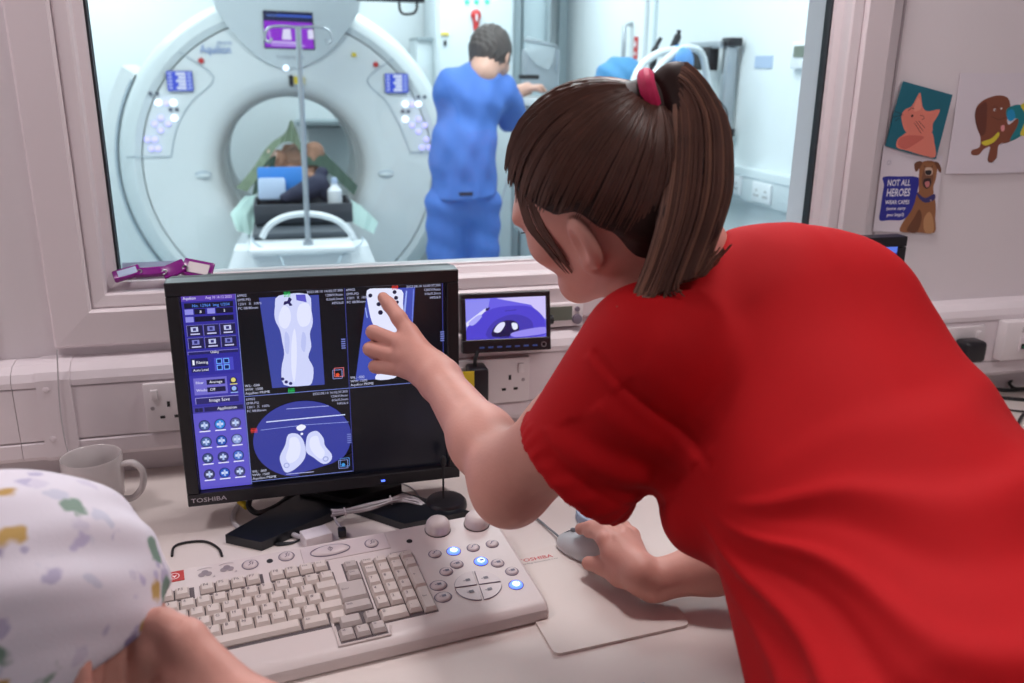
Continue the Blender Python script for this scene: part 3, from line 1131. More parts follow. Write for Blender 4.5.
# ---- console keyboard
KA = math.radians(7.5)
KT = math.radians(7.0)
KO = V(0.292, -0.562, 0.755)
ku = V(math.cos(KA), math.sin(KA), 0)
kb0 = V(-math.sin(KA), math.cos(KA), 0)
kv = kb0 * math.cos(KT) + V(0, 0, math.sin(KT))
kn = ku.cross(kv)
KR = Matrix((ku, kv, kn)).transposed()


def kp(u, v, w=0.0):
    return KO + ku * u + kv * v + kn * w


kbd = thing('console_keyboard', (KO + ku * -0.28 + kb0 * 0.09).xy.to_3d() + V(0, 0, DZ), 'wide cream scanner console keyboard with lit blue buttons and two dials', 'keyboard')
prof = [(-0.0225, DZ + 0.003), (-0.023, DZ + 0.012), (-0.0215, DZ + 0.0165), (-0.016, DZ + 0.0215), (-0.006, 0.7547), (0.186, 0.755 + 0.186 * math.tan(KT)), (0.190, 0.755 + 0.186 * math.tan(KT) - 0.004), (0.191, DZ + 0.003), (0.188, DZ), (-0.020, DZ)]
body = MB()
base0 = V(KO.x, KO.y, 0)
vs, fs = [], []
n_ = len(prof)
for (u_, sh) in ((-0.575, 0.004), (-0.571, 0.0), (-0.004, 0.0), (0.0, 0.004)):
    cz = 0.748
    for (v_, z_) in prof:
        vv = 0.084 + (v_ - 0.084) * (1 - sh / 0.1)
        zz = z_ if z_ < DZ + 0.004 else z_ - sh * 0.6
        vs.append(base0 + ku * u_ + kb0 * vv + V(0, 0, zz))
for i in range(3):
    for k in range(n_):
        fs.append((i * n_ + k, i * n_ + (k + 1) % n_, (i + 1) * n_ + (k + 1) % n_, (i + 1) * n_ + k))
fs += [tuple(range(n_)), tuple(range(4 * n_ - 1, 3 * n_ - 1, -1))]
body.add(vs, fs).build('case', 'console_plastic', kbd, 25)


def kbox(u0, u1, v0, v1, w0, w1, name, m, bevel=0.0, parent=None):
    return MB().box(kp((u0 + u1) / 2, (v0 + v1) / 2, (w0 + w1) / 2), (u1 - u0, v1 - v0, w1 - w0), R=KR, bevel=bevel, seg=1).build(name, m, parent or kbd, 25)


WELL = 0.0006
for (u0, u1, v0, v1) in ((-0.535, -0.415, 0.1265, 0.1475), (-0.4085, -0.3315, 0.1265, 0.1475), (-0.3235, -0.247, 0.1265, 0.1475), (-0.535, -0.245, 0.024, 0.124),
                         (-0.232, -0.211, 0.096, 0.136), (-0.249, -0.211, 0.036, 0.096), (-0.262, -0.205, -0.007, 0.036), (-0.2085, -0.137, 0.010, 0.132)):
    kbox(u0, u1, v0, v1, -0.001, WELL, 'key_well', 'key_well')
# ridge round the arrow keys
MB().tube([kp(*q, 0.0008) for q in ((-0.265, 0.034), (-0.265, -0.010), (-0.203, -0.010), (-0.200, 0.004))], 0.0018, 6).build('well_ridge', 'console_plastic', kbd)

LEG = Print(kp(0, 0, 0), ku, kv, kn, step=0.0)
KEYM = {}


def key(u, v, w=0.0172, h=0.0165, text='', dark=False):
    """one sculpted key cap centred at u,v"""
    kk = (round(w, 4), round(h, 4), dark)
    H = 0.0068
    if kk not in KEYM:
        a, b, c, d = w / 2, h / 2, w / 2 - 0.0022, h / 2 - 0.0026
        sh = 0.0006
        vs = [(-a, -b, 0), (a, -b, 0), (a, b, 0), (-a, b, 0), (-a, -b, 0.002), (a, -b, 0.002), (a, b, 0.002), (-a, b, 0.002),
              (-c, -d + sh, H - 0.0003), (c, -d + sh, H - 0.0003), (c, d + sh, H), (-c, d + sh, H)]
        fs = [(3, 2, 1, 0), (0, 1, 5, 4), (1, 2, 6, 5), (2, 3, 7, 6), (3, 0, 4, 7), (4, 5, 9, 8), (5, 6, 10, 9), (6, 7, 11, 10), (7, 4, 8, 11), (8, 9, 10, 11)]
        me = bpy.data.meshes.new('key')
        me.from_pydata(vs, [], fs)
        me.update()
        me.materials.append(MATS['key_shaded' if dark else 'key_plastic'])
        KEYM[kk] = me
    o = bpy.data.objects.new('key', KEYM[kk])
    COL.objects.link(o)
    o.parent = kbd
    M = KR.to_4x4()
    M.translation = kp(u, v, WELL) - WLOC[kbd.name]
    o.matrix_local = M
    if text:
        LEG.n = kn
        LEG.step = H + WELL + 0.0002
        LEG.text(text, u - w / 2 + 0.0035, v + 0.0005, 0.0046 if len(text) < 3 else 0.003, (96, 84, 92), lay=0)


PIT = 0.0187
for g0, names in ((-0.4845, 'Esc F1 F2 F3'), (-0.3995, 'F4 F5 F6 F7'), (-0.3142, 'F8 F9 F10 F11')):
    for k, s_ in enumerate(names.split()):
        key(g0 + k * 0.0185, 0.137, 0.0168, 0.0165, s_)
key(-0.5165, 0.137, 0.0168, 0.0165)
R_ = -0.2462
rows = [(0.1135, 0.0, list('`1234567890-=') + ['\\'], PIT), (0.0945, 0.0093, list('QWERTYUIOP[]'), 0.028), (0.0755, 0.014, list('ASDFGHJKL;#'), 0.0327), (0.0565, 0.0235, list('ZXCVBNM,./'), 0.0421)]
for (v_, off, chars, lastw) in rows:
    if lastw == PIT:
        us = [R_ - PIT / 2 - (len(chars) - 1 - k) * PIT for k in range(len(chars))]
        for u_, ch in zip(us, chars):
            key(u_, v_, 0.0172, 0.0168, ch)
    else:
        end = R_ - PIT - (0.0093 if v_ > 0.09 else 0.003 if v_ > 0.07 else 0.0125)
        key((end + R_) / 2 + 0.0005, v_, R_ - end - 0.0015, 0.0168)
        for k, ch in enumerate(reversed(chars)):
            key(end - PIT / 2 - k * PIT, v_, 0.0172, 0.0168, ch)
        st = end - len(chars) * PIT
        wL = st + 0.532
        key(st - wL / 2, v_, wL - 0.002, 0.0168)
key(-0.512, 0.0365, 0.036, 0.0165, 'Ctrl')
key(-0.474, 0.0365, 0.034, 0.0165, 'Alt')
key(-0.378, 0.0365, 0.153, 0.0165)
key(-0.2835, 0.0365, 0.030, 0.0165, 'Alt')
key(-0.2565, 0.0365, 0.0185, 0.0165)
# editing column, arrows and number pad
key(-0.2215, 0.1255, 0.0172, 0.0155, 'Ins', True)
key(-0.2215, 0.1065, 0.0172, 0.0155, 'Del', True)
key(-0.230, 0.0765, 0.034, 0.034, 'Enter', True)
key(-0.230, 0.0475, 0.034, 0.0165, 'Shift', True)
key(-0.2440, 0.0245, 0.026, 0.0165, '', True)
key(-0.2180, 0.0245, 0.0172, 0.0165, '^', True)
for k, s_ in enumerate('<v>'):
    key(-0.2525 + k * 0.0188, 0.0035, 0.0172, 0.0165, s_, True)
NP = [['Num', '/', '*', '-'], ['7', '8', '9', None], ['4', '5', '6', None], ['1', '2', '3', None]]
for c_ in range(4):
    key(-0.1998 + c_ * 0.0179, 0.1245, 0.0163, 0.013, NP[0][c_])
for r in range(5):
    for c_ in range(3):
        if r < 4 or c_ == 2:
            key(-0.1998 + c_ * 0.0179, 0.1065 - r * 0.0206 + 0.001, 0.0163, 0.0186, (['Num', '/', '*'] if r == 0 else NP[min(r, 3)])[c_] if r < 4 else '.')
key(-0.19085, 0.0211, 0.0342, 0.0186, '0')
key(-0.1461, 0.1075, 0.0163, 0.0186, '-')
key(-0.1461, 0.0765, 0.0163, 0.0392, '+')
key(-0.1461, 0.0335, 0.0163, 0.0432, 'Ent')
LEG.build('key_legends', INK, kbd)['kind'] = 'stuff'

# top strip: red label, speaker marks, round buttons, oval start button
kbox(-0.448, -0.425, 0.166, 0.186, 0, 0.0008, 'red_label', 'red_plastic')
T = Print(kp(0, 0, 0.0), ku, kv, kn, step=0.0)
T.n = kn
T.step = 0.0011
T.disc(-0.4365, 0.176, 0.0062, (240, 220, 220), lay=0)
T.step = 0.0012
T.disc(-0.4365, 0.176, 0.0050, (190, 40, 38), lay=0)
T.step = 0.0013
T.poly([(-0.4365 - 0.0036, 0.1785), (-0.4365, 0.172), (-0.4365 + 0.0036, 0.1785), (-0.4365, 0.176)], (240, 220, 220), lay=0)
T.step = 0.0004
for (u_, v_) in ((-0.400, 0.172), (-0.373, 0.174)):
    T.disc(u_ - 0.004, v_ - 0.003, 0.0045, (150, 138, 142), lay=0)
    T.disc(u_ + 0.004, v_ - 0.003, 0.0045, (150, 138, 142), lay=0)
    T.disc(u_, v_ + 0.001, 0.0045, (140, 128, 134), lay=0)
    T.line([(u_ - 0.009 + k * 0.003, v_ + 0.0075 + 0.002 * math.sin(math.pi * k / 6)) for k in range(7)], 0.0012, (170, 158, 160), lay=0)
    T.poly([(u_ + 0.008, v_ - 0.012), (u_ + 0.012, v_ - 0.012), (u_ + 0.011, v_ - 0.008)], (170, 158, 160), lay=0)
kbox(-0.278, -0.161, 0.150, 0.184, -0.001, 0.0012, 'raised_panel', 'console_panel', 0.0006)


def button(u, v, rx, ry, w0=0.0, m='console_panel', ring='button_ring', name='button', mark=0):
    nb = 24
    pts = lambda sx, w: [kp(u + rx * sx * math.cos(2 * math.pi * k / nb), v + ry * sx * math.sin(2 * math.pi * k / nb), w) for k in range(nb)]
    o = MB().add(pts(1.0, w0) + pts(0.9, w0 + 0.002) + pts(0.62, w0 + 0.0028), [(k, (k + 1) % nb, nb + (k + 1) % nb, nb + k) for k in range(nb)] +
                 [(nb + k, nb + (k + 1) % nb, 2 * nb + (k + 1) % nb, 2 * nb + k) for k in range(nb)] + [tuple(2 * nb + k for k in range(nb))]).build(name, m, kbd, 50)
    MB().tube(pts(1.06, w0 + 0.0006), 0.0007, 5, closed=True).build('ring', ring, o)
    if m == 'blue_lamp':
        MB().add(pts(0.55, w0 + 0.003), [tuple(range(nb))]).build('light_spot', 'blue_lamp_core', o, 0)
    if mark:
        T.step = w0 + 0.0031
        a = 0.0042
        if mark == 1:
            T.line([(u - a, v - a * .5), (u - a * .2, v), (u - a * .1, v + a * .6), (u + a, v + a * .7)], 0.0009, (92, 86, 120), lay=0)
        elif mark == 2:
            T.rect(u - a * .4, v - a * .5, u + a * .9, v + a * .5, (110, 104, 124), lay=0)
            T.line([(u - a * 1.1, v), (u - a * .5, v)], 0.001, (92, 86, 110), lay=0)
        elif mark == 3:
            T.line([(u - a * .6, v - a), (u + a * .2, v - a * .2), (u - a * .2, v + a * .4), (u + a * .6, v + a)], 0.001, (110, 100, 112), lay=0)
            T.line([(u + a * .6, v - a * .8), (u + a * .9, v + a * .4)], 0.001, (110, 100, 112), lay=0)
    return o


button(-0.344, 0.171, 0.0095, 0.0088, mark=3)
button(-0.297, 0.174, 0.0095, 0.0088, mark=3)
button(-0.184, 0.166, 0.0085, 0.0085, w0=0.0012, mark=3)
button(-0.240, 0.168, 0.025, 0.0105, w0=0.0012, name='start_button')
T.step = 0.0012 + 0.0031
T.line([(-0.240, 0.1635), (-0.2365, 0.168), (-0.240, 0.1725), (-0.2435, 0.168), (-0.240, 0.1635)], 0.0008, (110, 100, 116), lay=0)
T.line([(-0.240, 0.1655), (-0.240, 0.1705)], 0.0008, (110, 100, 116), lay=0)
for (u_, v_) in ((-0.319, 0.1715), (-0.133, 0.157)):
    MB().lathe([(0, 0), (0.0042, 0), (0.0040, 0.0006), (0, 0.0006)], kp(u_, v_), 16, kn).build('microphone_hole', 'black_matte', kbd)
T.step = 0.0004
T.line([(-0.165, 0.1385), (-0.142, 0.1385)], 0.0008, (150, 138, 142), lay=0)
for (u_) in (-0.159, -0.146):
    T.disc(u_, 0.1355, 0.0013, (120, 110, 116), lay=0)
# right hand panel
for (u_, v_, lit, mk) in ((-0.108, 0.119, 0, 1), (-0.082, 0.117, 1, 1), (-0.054, 0.116, 0, 1), (-0.026, 0.116, 0, 1), (-0.054, 0.085, 1, 2), (-0.034, 0.0745, 0, 2), (-0.022, 0.053, 0, 2), (-0.027, 0.026, 1, 1),
                          (-0.087, 0.089, 0, 2), (-0.105, 0.079, 0, 2)):
    button(u_, v_, 0.0082 if not lit else 0.0090, 0.0076 if not lit else 0.0084, m='blue_lamp' if lit else 'console_panel', mark=mk)
button(-0.123, 0.056, 0.0105, 0.0088, mark=2)
button(-0.124, 0.033, 0.0105, 0.0088, mark=2)
for q in range(4):
    cu_, cv_, r_ = -0.0745, 0.040, 0.0305
    a0 = q * math.pi / 2
    pts = [(0.0018, 0.0018)] + [((r_) * math.cos(a), (r_) * math.sin(a)) for a in [0.06 + k * (math.pi / 2 - 0.12) / 7 for k in range(8)]]
    rot = a0 - 0.12
    poly = [(cu_ + (x * math.cos(rot) - y * math.sin(rot)), cv_ + 0.92 * (x * math.sin(rot) + y * math.cos(rot))) for (x, y) in pts]
    o = MB().prism(poly, kp(0, 0, 0), ku, kv, kn * 0.002).build('quadrant_button', 'console_panel', kbd, 25)
    MB().tube([kp(x, y, 0.0012) for (x, y) in poly], 0.0007, 5, closed=True).build('ring', 'button_ring', o)
    T.step = 0.0023
    mx, my = cu_ + 0.017 * math.cos(rot + 0.785), cv_ + 0.016 * math.sin(rot + 0.785)
    T.rect(mx - 0.002, my - 0.0022, mx + 0.004, my + 0.0026, (110, 102, 112), lay=0)
    T.line([(mx - 0.0055, my), (mx - 0.002, my)], 0.001, (110, 102, 112), lay=0)
T.build('panel_marks', INK, kbd)['kind'] = 'stuff'
for (u_, v_) in ((-0.088, 0.170), (-0.031, 0.166)):
    o = MB().lathe([(0, 0), (0.0175, 0), (0.0178, 0.004), (0.0165, 0.012), (0.0135, 0.0165), (0.0075, 0.0185), (0, 0.019)], kp(u_, v_), 36, kn).build('dial', 'console_plastic', kbd, 40)
    MB().lathe([(0, 0), (0.0186, 0), (0.0186, 0.0012), (0, 0.0012)], kp(u_, v_), 32, kn).build('dial_base', 'key_well', o)

# ---- mouse mat, mouse
c4 = [PZ(*q, DZ + 0.003) for q in ((500, 562), (624, 524), (690, 625), (555, 655))]
ctr = sum(c4, Vector()) / 4
mpts = []
for i, p in enumerate(c4):
    a, b = (c4[i - 1] - p).normalized(), (c4[(i + 1) % 4] - p).normalized()
    for t in range(5):
        s_ = t / 4
        mpts.append(p + a * 0.010 * (1 - s_) ** 2 + b * 0.010 * s_ ** 2)
mp = thing('mouse_mat', (ctr.x, ctr.y, DZ), 'cream rectangular mouse mat with red maker lettering beside the keyboard', 'mouse mat')
MB().prism([(p.x, p.y) for p in mpts], (0, 0, DZ), (1, 0, 0), (0, 1, 0), (0, 0, 0.004)).build('mat', 'pad_cloth', mp, 20)
ta, tb = PZ(519, 563, DZ + 0.0042), PZ(549, 557.5, DZ + 0.0042)
td = (tb - ta).normalized()
M_ = Print(ta, td, V(-td.y, td.x, 0), V(0, 0, 1))
L_ = (tb - ta).length
M_.text('TOSHIBA', 0, 0, 0.0078, (196, 30, 36), sx=1.12, bold=0.012)
M_.text('Leading Innovation >>>', 0.001, -0.0068, 0.0032, (90, 80, 90), sx=1.25)
M_.build('mat_lettering', INK, mp)

ms = thing('computer_mouse', PZ(588, 552, DZ + 0.004), 'pale grey computer mouse held under the right hand', 'mouse')
mo = PZ(590, 553, DZ + 0.004)
md = (PZ(563, 540, DZ + 0.01) - PZ(614, 556, DZ + 0.01)).normalized()       # nose direction
mr = V(0, 0, 1).cross(md)
MR_ = Matrix((md, mr, V(0, 0, 1))).transposed()
bl = Blob()
bl.ell(mo + V(0, 0, 0.006), (0.053, 0.030, 0.024), MR_, 0.006)
bl.ell(mo - md * 0.012 + V(0, 0, 0.010), (0.036, 0.029, 0.025), MR_, 0.012)
bl.half(mo + V(0, 0, 0.0004), (0, 0, -1), 0.002)
bl.build('mouse_shell', 'mouse_shell', ms, vox=0.0022)
MB().tube([mo + md * x + V(0, 0, z) for (x, z) in ((0.050, 0.013), (0.035, 0.0255), (0.018, 0.0305), (0.006, 0.0325))], 0.0009, 6).build('button_gap', 'mouse_grey', ms)
MB().ell(mo + md * 0.026 + V(0, 0, 0.0285), (0.007, 0.0028, 0.004), R=MR_).build('wheel', 'mouse_grey', ms)
for s_ in (-1,):
    MB().tube([mo + md * x + mr * (s_ * y) + V(0, 0, 0.008) for (x, y) in ((0.045, 0.019), (0.025, 0.0275), (0.0, 0.0312), (-0.025, 0.0285))], 0.0035, 6).build('side_grip', 'mouse_grey', ms)
tag(MB().tube(smooth_path([mo + md * 0.048 + V(0, 0, 0.008), PZ(556, 534, DZ + 0.006), PZ(546, 526, DZ + 0.004), PZ(528, 510, DZ + 0.004), PZ(505, 490, DZ + 0.004), PZ(470, 470, DZ + 0.004)]), 0.0017, 6).build('mouse_cable', 'mouse_grey'),
    'thin grey mouse cable crossing the desk behind the elbow', 'cable')

# ---- microphone on a round foot
b0 = PZ(446, 508, DZ)
mk = thing('desk_microphone', b0, 'thin black gooseneck microphone on a round black foot behind the dials', 'microphone')
MB().lathe([(0, 0), (0.032, 0), (0.0335, 0.004), (0.0325, 0.012), (0.029, 0.016), (0.02, 0.0175), (0, 0.018)], b0, 36).build('round_foot', 'black_plastic', mk)
MB().tube([b0 + V(-0.004, 0, 0.016), b0 + V(-0.004, 0.0, 0.04), b0 + V(-0.0035, 0.0, 0.075)], 0.0016, 8).build('stem', 'black_matte', mk)
MB().ell(b0 + V(-0.0035, 0.0, 0.082), (0.005, 0.005, 0.010)).build('capsule', 'black_matte', mk)

# ---- cables behind the keyboard
def cable(pix, r, m, name, label, z=None, cat='cable', n=8):
    pts = [PZ(p[0], p[1], DZ + (p[2] if len(p) > 2 else r + 0.0005)) for p in pix]
    return tag(MB().tube(smooth_path(pts, 7), r, n).build(name, m), label, cat)


cable([(172, 556), (174, 547), (185, 542.5), (205, 541.5), (218, 548), (222, 556)], 0.0018, 'black_cable', 'black_lead', 'thin black lead looping out behind the keyboard near its red label')
cable([(238, 505), (233, 517), (238, 527), (255, 532), (285, 532), (300, 537), (318, 536)], 0.004, 'grey_cable', 'grey_lead', 'pale grey cable curving past the monitor foot')
cable([(250, 499, 0.03), (249, 507, 0.02), (258, 513, 0.012), (275, 507, 0.012), (290, 496, 0.012), (305, 486, 0.01)], 0.0045, 'black_cable', 'black_video_cable', 'thick black cable hanging under the monitor with yellow plug')
tag(MB().cyl(PZ(240, 501, DZ + 0.022), PZ(247, 507, DZ + 0.018), 0.0055, 0.0050).build('yellow_connector', 'yellow_tag'), 'small yellow cable connector under the monitor lower left', 'connector')
for k in range(3):
    cable([(267, 539 - k), (272, 530 - k * 2), (288, 527 - k), (302, 531 + k), (297, 541), (280, 545 - k), (267, 541 + k), (271, 533)], 0.0013, 'black_cable', 'coiled_wire', 'coiled thin black wire between keyboard and monitor foot, %s loop' % ('lowest', 'middle', 'topmost')[k])
bnd = thing('cable_bundle', PZ(372, 505, DZ), 'bundle of pale grey cable tied together in front of the monitor stand', 'cable')
for k in range(5):
    o_ = (k - 2) * 1.5
    z2 = 0.019 + 0.0022 * (k % 2)
    MB().tube(smooth_path([PZ(333 - abs(o_) * 0.6, 513 + o_, DZ + z2), PZ(345, 511.5 + o_ * 0.6, DZ + z2), PZ(368, 507 + o_, DZ + z2 - 0.001), PZ(391, 500.5 + o_ * 0.6, DZ + z2), PZ(402, 498 + o_ * 1.1, DZ + z2 - 0.003), PZ(411 + (k % 2) * 6, 500 + o_ * 0.8, DZ + 0.015), PZ(424 + (k % 3) * 4, 507 + (k % 2), DZ + 0.008)], 6), 0.0019, 6).build('strand', 'grey_cable', bnd)
for (x, y) in ((345, 512), (391, 500)):
    MB().torus(PZ(x, y, DZ + 0.019), 0.0065, 0.0012, (1, 0.1, 0.1), 16, 6).build('cable_tie', 'white_plastic', bnd)
MB().tube(smooth_path([PZ(333, 513, DZ + 0.018), PZ(336, 521, DZ + 0.014), PZ(342, 529, DZ + 0.012)], 5), 0.002, 6).build('plug_lead', 'grey_cable', bnd)
MB().box(PZ(342, 532, DZ + 0.008), (0.012, 0.014, 0.012), bevel=0.002).build('plug', 'black_plastic', bnd)
cable([(400, 483), (412, 488), (420, 498), (422, 504)], 0.0012, 'grey_cable', 'thin_grey_lead', 'thin grey lead beside the microphone foot')
hb = thing('usb_hub', PZ(316, 538, DZ), 'small off-white adapter box behind the keyboard centre', 'adapter')
MB().box(PZ(316, 537, DZ + 0.009), (0.04, 0.03, 0.018), rz=0.3, bevel=0.002).build('adapter_case', 'white_plastic', hb)
MB().box(PZ(316, 537, DZ + 0.009) + V(-0.004, -0.0148, 0), (0.012, 0.003, 0.006), rz=0.3).build('port', 'slot_dark', hb, 0)

# ---- blue tub and blue sheet on the desk
tb_ = PZ(598, 519, DZ)
bt = thing('tape_roll', tb_, 'pale blue tape roll with dark core on the desk behind the mouse', 'tape')
MB().lathe([(0.02, 0), (0.034, 0), (0.035, 0.002), (0.035, 0.012), (0.034, 0.014), (0.02, 0.014)], tb_, 32).build('tape', 'pale_blue', bt)
MB().lathe([(0, 0), (0.0195, 0), (0.0195, 0.010), (0, 0.010)], tb_, 28).build('core', 'blue_plastic', bt)
bc = PZ(628, 697, DZ + 0.002)
fp = thing('folded_sheet', bc, 'pale blue folded sheet at the near edge of the desk', 'paper')
for k in range(2):
    MB().box(bc + V(0, -0.03 + k * 0.003, k * 0.003), (0.06, 0.075, 0.003), rz=0.12, bevel=0.0008).build('sheet_layer', 'pale_blue', fp)

# ---- small screen by the window and its power supply
so, sy_, st_ = V(0.367, -0.062, 0.9735), -0.06, 0.19
su = V(math.cos(sy_), math.sin(sy_), 0)
sn0 = V(-math.sin(sy_), math.cos(sy_), 0)
sv = V(0, 0, 1) * math.cos(st_) + sn0 * math.sin(st_)
sn = su.cross(sv)
SR = Matrix((su, sv, sn)).transposed()
sm = thing('small_screen', (so.x, -0.05, 0.92), 'small black wall screen showing a blue camera view of the gantry', 'monitor')
sp = lambda x, y, z=0.0: so + su * x + sv * y + sn * z
SWs, SHs = 0.1425, 0.074
bz = MB()
for (x, y, w, h) in ((0, 0.0475, 0.158, 0.009), (0, -0.0405, 0.158, 0.023), (-0.07525, 0.007, 0.0075, 0.072), (0.07525, 0.007, 0.0075, 0.072)):
    bz.box(sp(x, y, 0), (w, h, 0.022), R=SR, bevel=0.001, seg=1)
bz.build('bezel', 'black_plastic', sm)
ss = MB().box(sp(0, 0.007, 0.0), (0.1435, 0.0725, 0.014), R=SR).build('screen', 'screen_glass', sm, 0)
MB().box(sp(0, 0.0, -0.017), (0.12, 0.075, 0.014), R=SR, bevel=0.003).build('back_shell', 'black_matte', sm)
MB().cyl(sp(0, 0, -0.02), (so.x, -0.012, 0.965), 0.008).build('wall_bracket', 'black_matte', sm)
for k in range(7):
    MB().box(sp(-0.045 + k * 0.0158, -0.043, 0.0115), (0.0085, 0.0028, 0.002), R=SR).build('menu_button', 'blue_plastic', sm, 0)
MB().torus(sp(0.066, -0.042, 0.0112), 0.0042, 0.0009, sn, 16, 6).build('power_ring', 'steel_clip', sm)
MB().cyl(sp(0.079, 0.0, 0), sp(0.086, 0, 0), 0.009, 0.008).build('side_knob', 'black_matte', sm)
P = Print(sp(-0.0715, 0.0435, 0.0072), su, -sv, sn)
X_ = lambda x: (x - 75) / (352 - 75) * 0.143
Y_ = lambda y: (y - 200) / (355 - 200) * 0.073
zz = lambda pts: [(min(max(X_(a), 0), 0.143), min(max(Y_(b), 0), 0.073)) for (a, b) in pts]
P.rect(0, 0, 0.143, 0.073, (104, 96, 228)).layer()
P.poly(zz([(75, 205), (160, 203), (150, 250), (100, 300), (75, 320)]), (140, 140, 240))
P.poly(zz([(180, 203), (352, 193), (352, 290), (300, 232)]), (205, 196, 250))
P.layer()
P.poly(zz(grow([(80, 360), (78, 310), (110, 270), (170, 240), (240, 233), (300, 240), (340, 275), (350, 320), (340, 350), (200, 362)])), (78, 68, 206)).layer()
P.poly(zz(grow([(150, 350), (160, 300), (210, 270), (260, 268), (300, 290), (305, 325), (280, 345)])), (66, 58, 176)).layer()
P.poly(zz(grow([(165, 345), (175, 305), (215, 286), (250, 295), (258, 325), (240, 342)])), (28, 24, 76)).layer()
P.poly(zz(grow([(170, 325), (185, 300), (205, 292), (208, 305), (190, 330)])), (225, 225, 255))
P.poly(zz(grow([(232, 298), (250, 300), (252, 318), (238, 322)])), (230, 235, 255))
P.poly(zz([(75, 290), (140, 240), (160, 236), (140, 252), (78, 306)]), (220, 220, 255))
P.poly(zz([(145, 238), (160, 236), (152, 248), (143, 247)]), (40, 30, 90))
P.poly(zz(grow([(230, 335), (290, 322), (350, 318), (352, 340), (300, 348), (240, 350)])), (150, 140, 240))
P.poly(zz(grow([(85, 290), (120, 262), (130, 270), (100, 300)])), (170, 170, 250))
P.poly(zz([(210, 250), (250, 247), (250, 250), (210, 253)]), (60, 54, 160))
for k in range(8):
    P.rect(*zz([(192 + k * 4, 330)])[0], *zz([(194 + k * 4, 352)])[0], (20, 18, 60))
P.build('screen_picture', SCREEN, ss)
# adapter
pa = thing('power_adapter', (PY(477, 385, -0.08).x, -0.08, 0.80), 'black power adapter with yellow label below the small screen', 'adapter')
ac = PY(477, 387, -0.082)
MB().box(ac, (0.034, 0.04, 0.078), bevel=0.004).build('adapter_body', 'black_plastic', pa)
MB().box(PY(468.5, 380, -0.1025), (0.020, 0.002, 0.031), rz=0.0).build('yellow_label', 'yellow_tag', pa, 0)
MB().tube(smooth_path([ac + V(-0.003, -0.0, 0.036), ac + V(-0.004, -0.002, 0.05), ac + V(0.002, 0.004, 0.065)], 5), [0.005] + [0.0035] * 10, 8).build('lead', 'black_cable', pa)
# wall thermostat behind the small screen
q = PY(568, 315, -0.03)
th = thing('wall_control', (q.x, -0.03, q.z - 0.02), 'grey wall control unit with display and dial beside the small screen', 'thermostat')
MB().box((q.x - 0.008, -0.016, q.z), (0.075, 0.030, 0.044), bevel=0.003).build('unit_case', 'white_plastic', th)
MB().box((q.x - 0.016, -0.0315, q.z + 0.004), (0.046, 0.002, 0.026)).build('display', 'lcd_green', th, 0)
MB().lathe([(0, 0), (0.0095, 0), (0.009, 0.005), (0.006, 0.006), (0, 0.006)], (q.x + 0.017, -0.031, q.z - 0.008), 24, (0, -1, 0)).build('dial', 'button_ring', th)
MB().lathe([(0, 0), (0.005, 0), (0.0045, 0.003), (0, 0.003)], (q.x + 0.017, -0.031, q.z + 0.011), 16, (0, -1, 0)).build('button', 'button_ring', th)

# ---- second monitor behind the woman's shoulder
q = PY(903, 235, -0.16)
m2 = thing('computer_monitor', (q.x - 0.17, -0.15, DZ), 'black monitor standing on the desk behind the red shirt', 'monitor')
W2, H2 = 0.36, 0.30
c2 = V(q.x - W2 / 2, -0.16, q.z - H2 / 2)
bz = MB()
for (x, z, w, h) in ((0, H2 / 2 - 0.009, W2, 0.018), (0, -H2 / 2 + 0.01, W2, 0.02), (-W2 / 2 + 0.008, 0, 0.016, H2 - 0.038), (W2 / 2 - 0.008, 0, 0.016, H2 - 0.038)):
    bz.box(c2 + V(x, 0, z), (w, 0.03, h), bevel=0.0015, seg=1)
bz.build('bezel', 'black_plastic', m2)
s2 = MB().box(c2 + V(0, -0.002, 0), (W2 - 0.032, 0.016, H2 - 0.038)).build('screen', 'screen_glass', m2, 0)
P = Print(c2 + V(-W2 / 2 + 0.016, -0.0105, H2 / 2 - 0.018), V(1, 0, 0), V(0, 0, -1), V(0, -1, 0))
P.rect(0, 0, W2 - 0.032, H2 - 0.038, (40, 56, 150)).layer()
P.rect(0, 0, W2 - 0.032, 0.012, (90, 120, 220)).rect(0.02, 0.03, 0.2, 0.2, (30, 40, 110))
P.build('screen_picture', SCREEN, s2)
MB().box(c2 + V(0, 0.022, 0), (W2 - 0.01, 0.02, H2 - 0.01), bevel=0.005).build('back_shell', 'black_matte', m2)
MB().box((c2.x, c2.y + 0.045, (c2.z + DZ) / 2), (0.07, 0.025, c2.z - DZ), bevel=0.004).build('neck', 'black_matte', m2)
MB().lathe([(0, 0), (0.1, 0), (0.1, 0.008), (0.09, 0.012), (0, 0.014)], (c2.x, c2.y + 0.03, DZ), 36, sy=0.7).build('stand_foot', 'black_matte', m2)

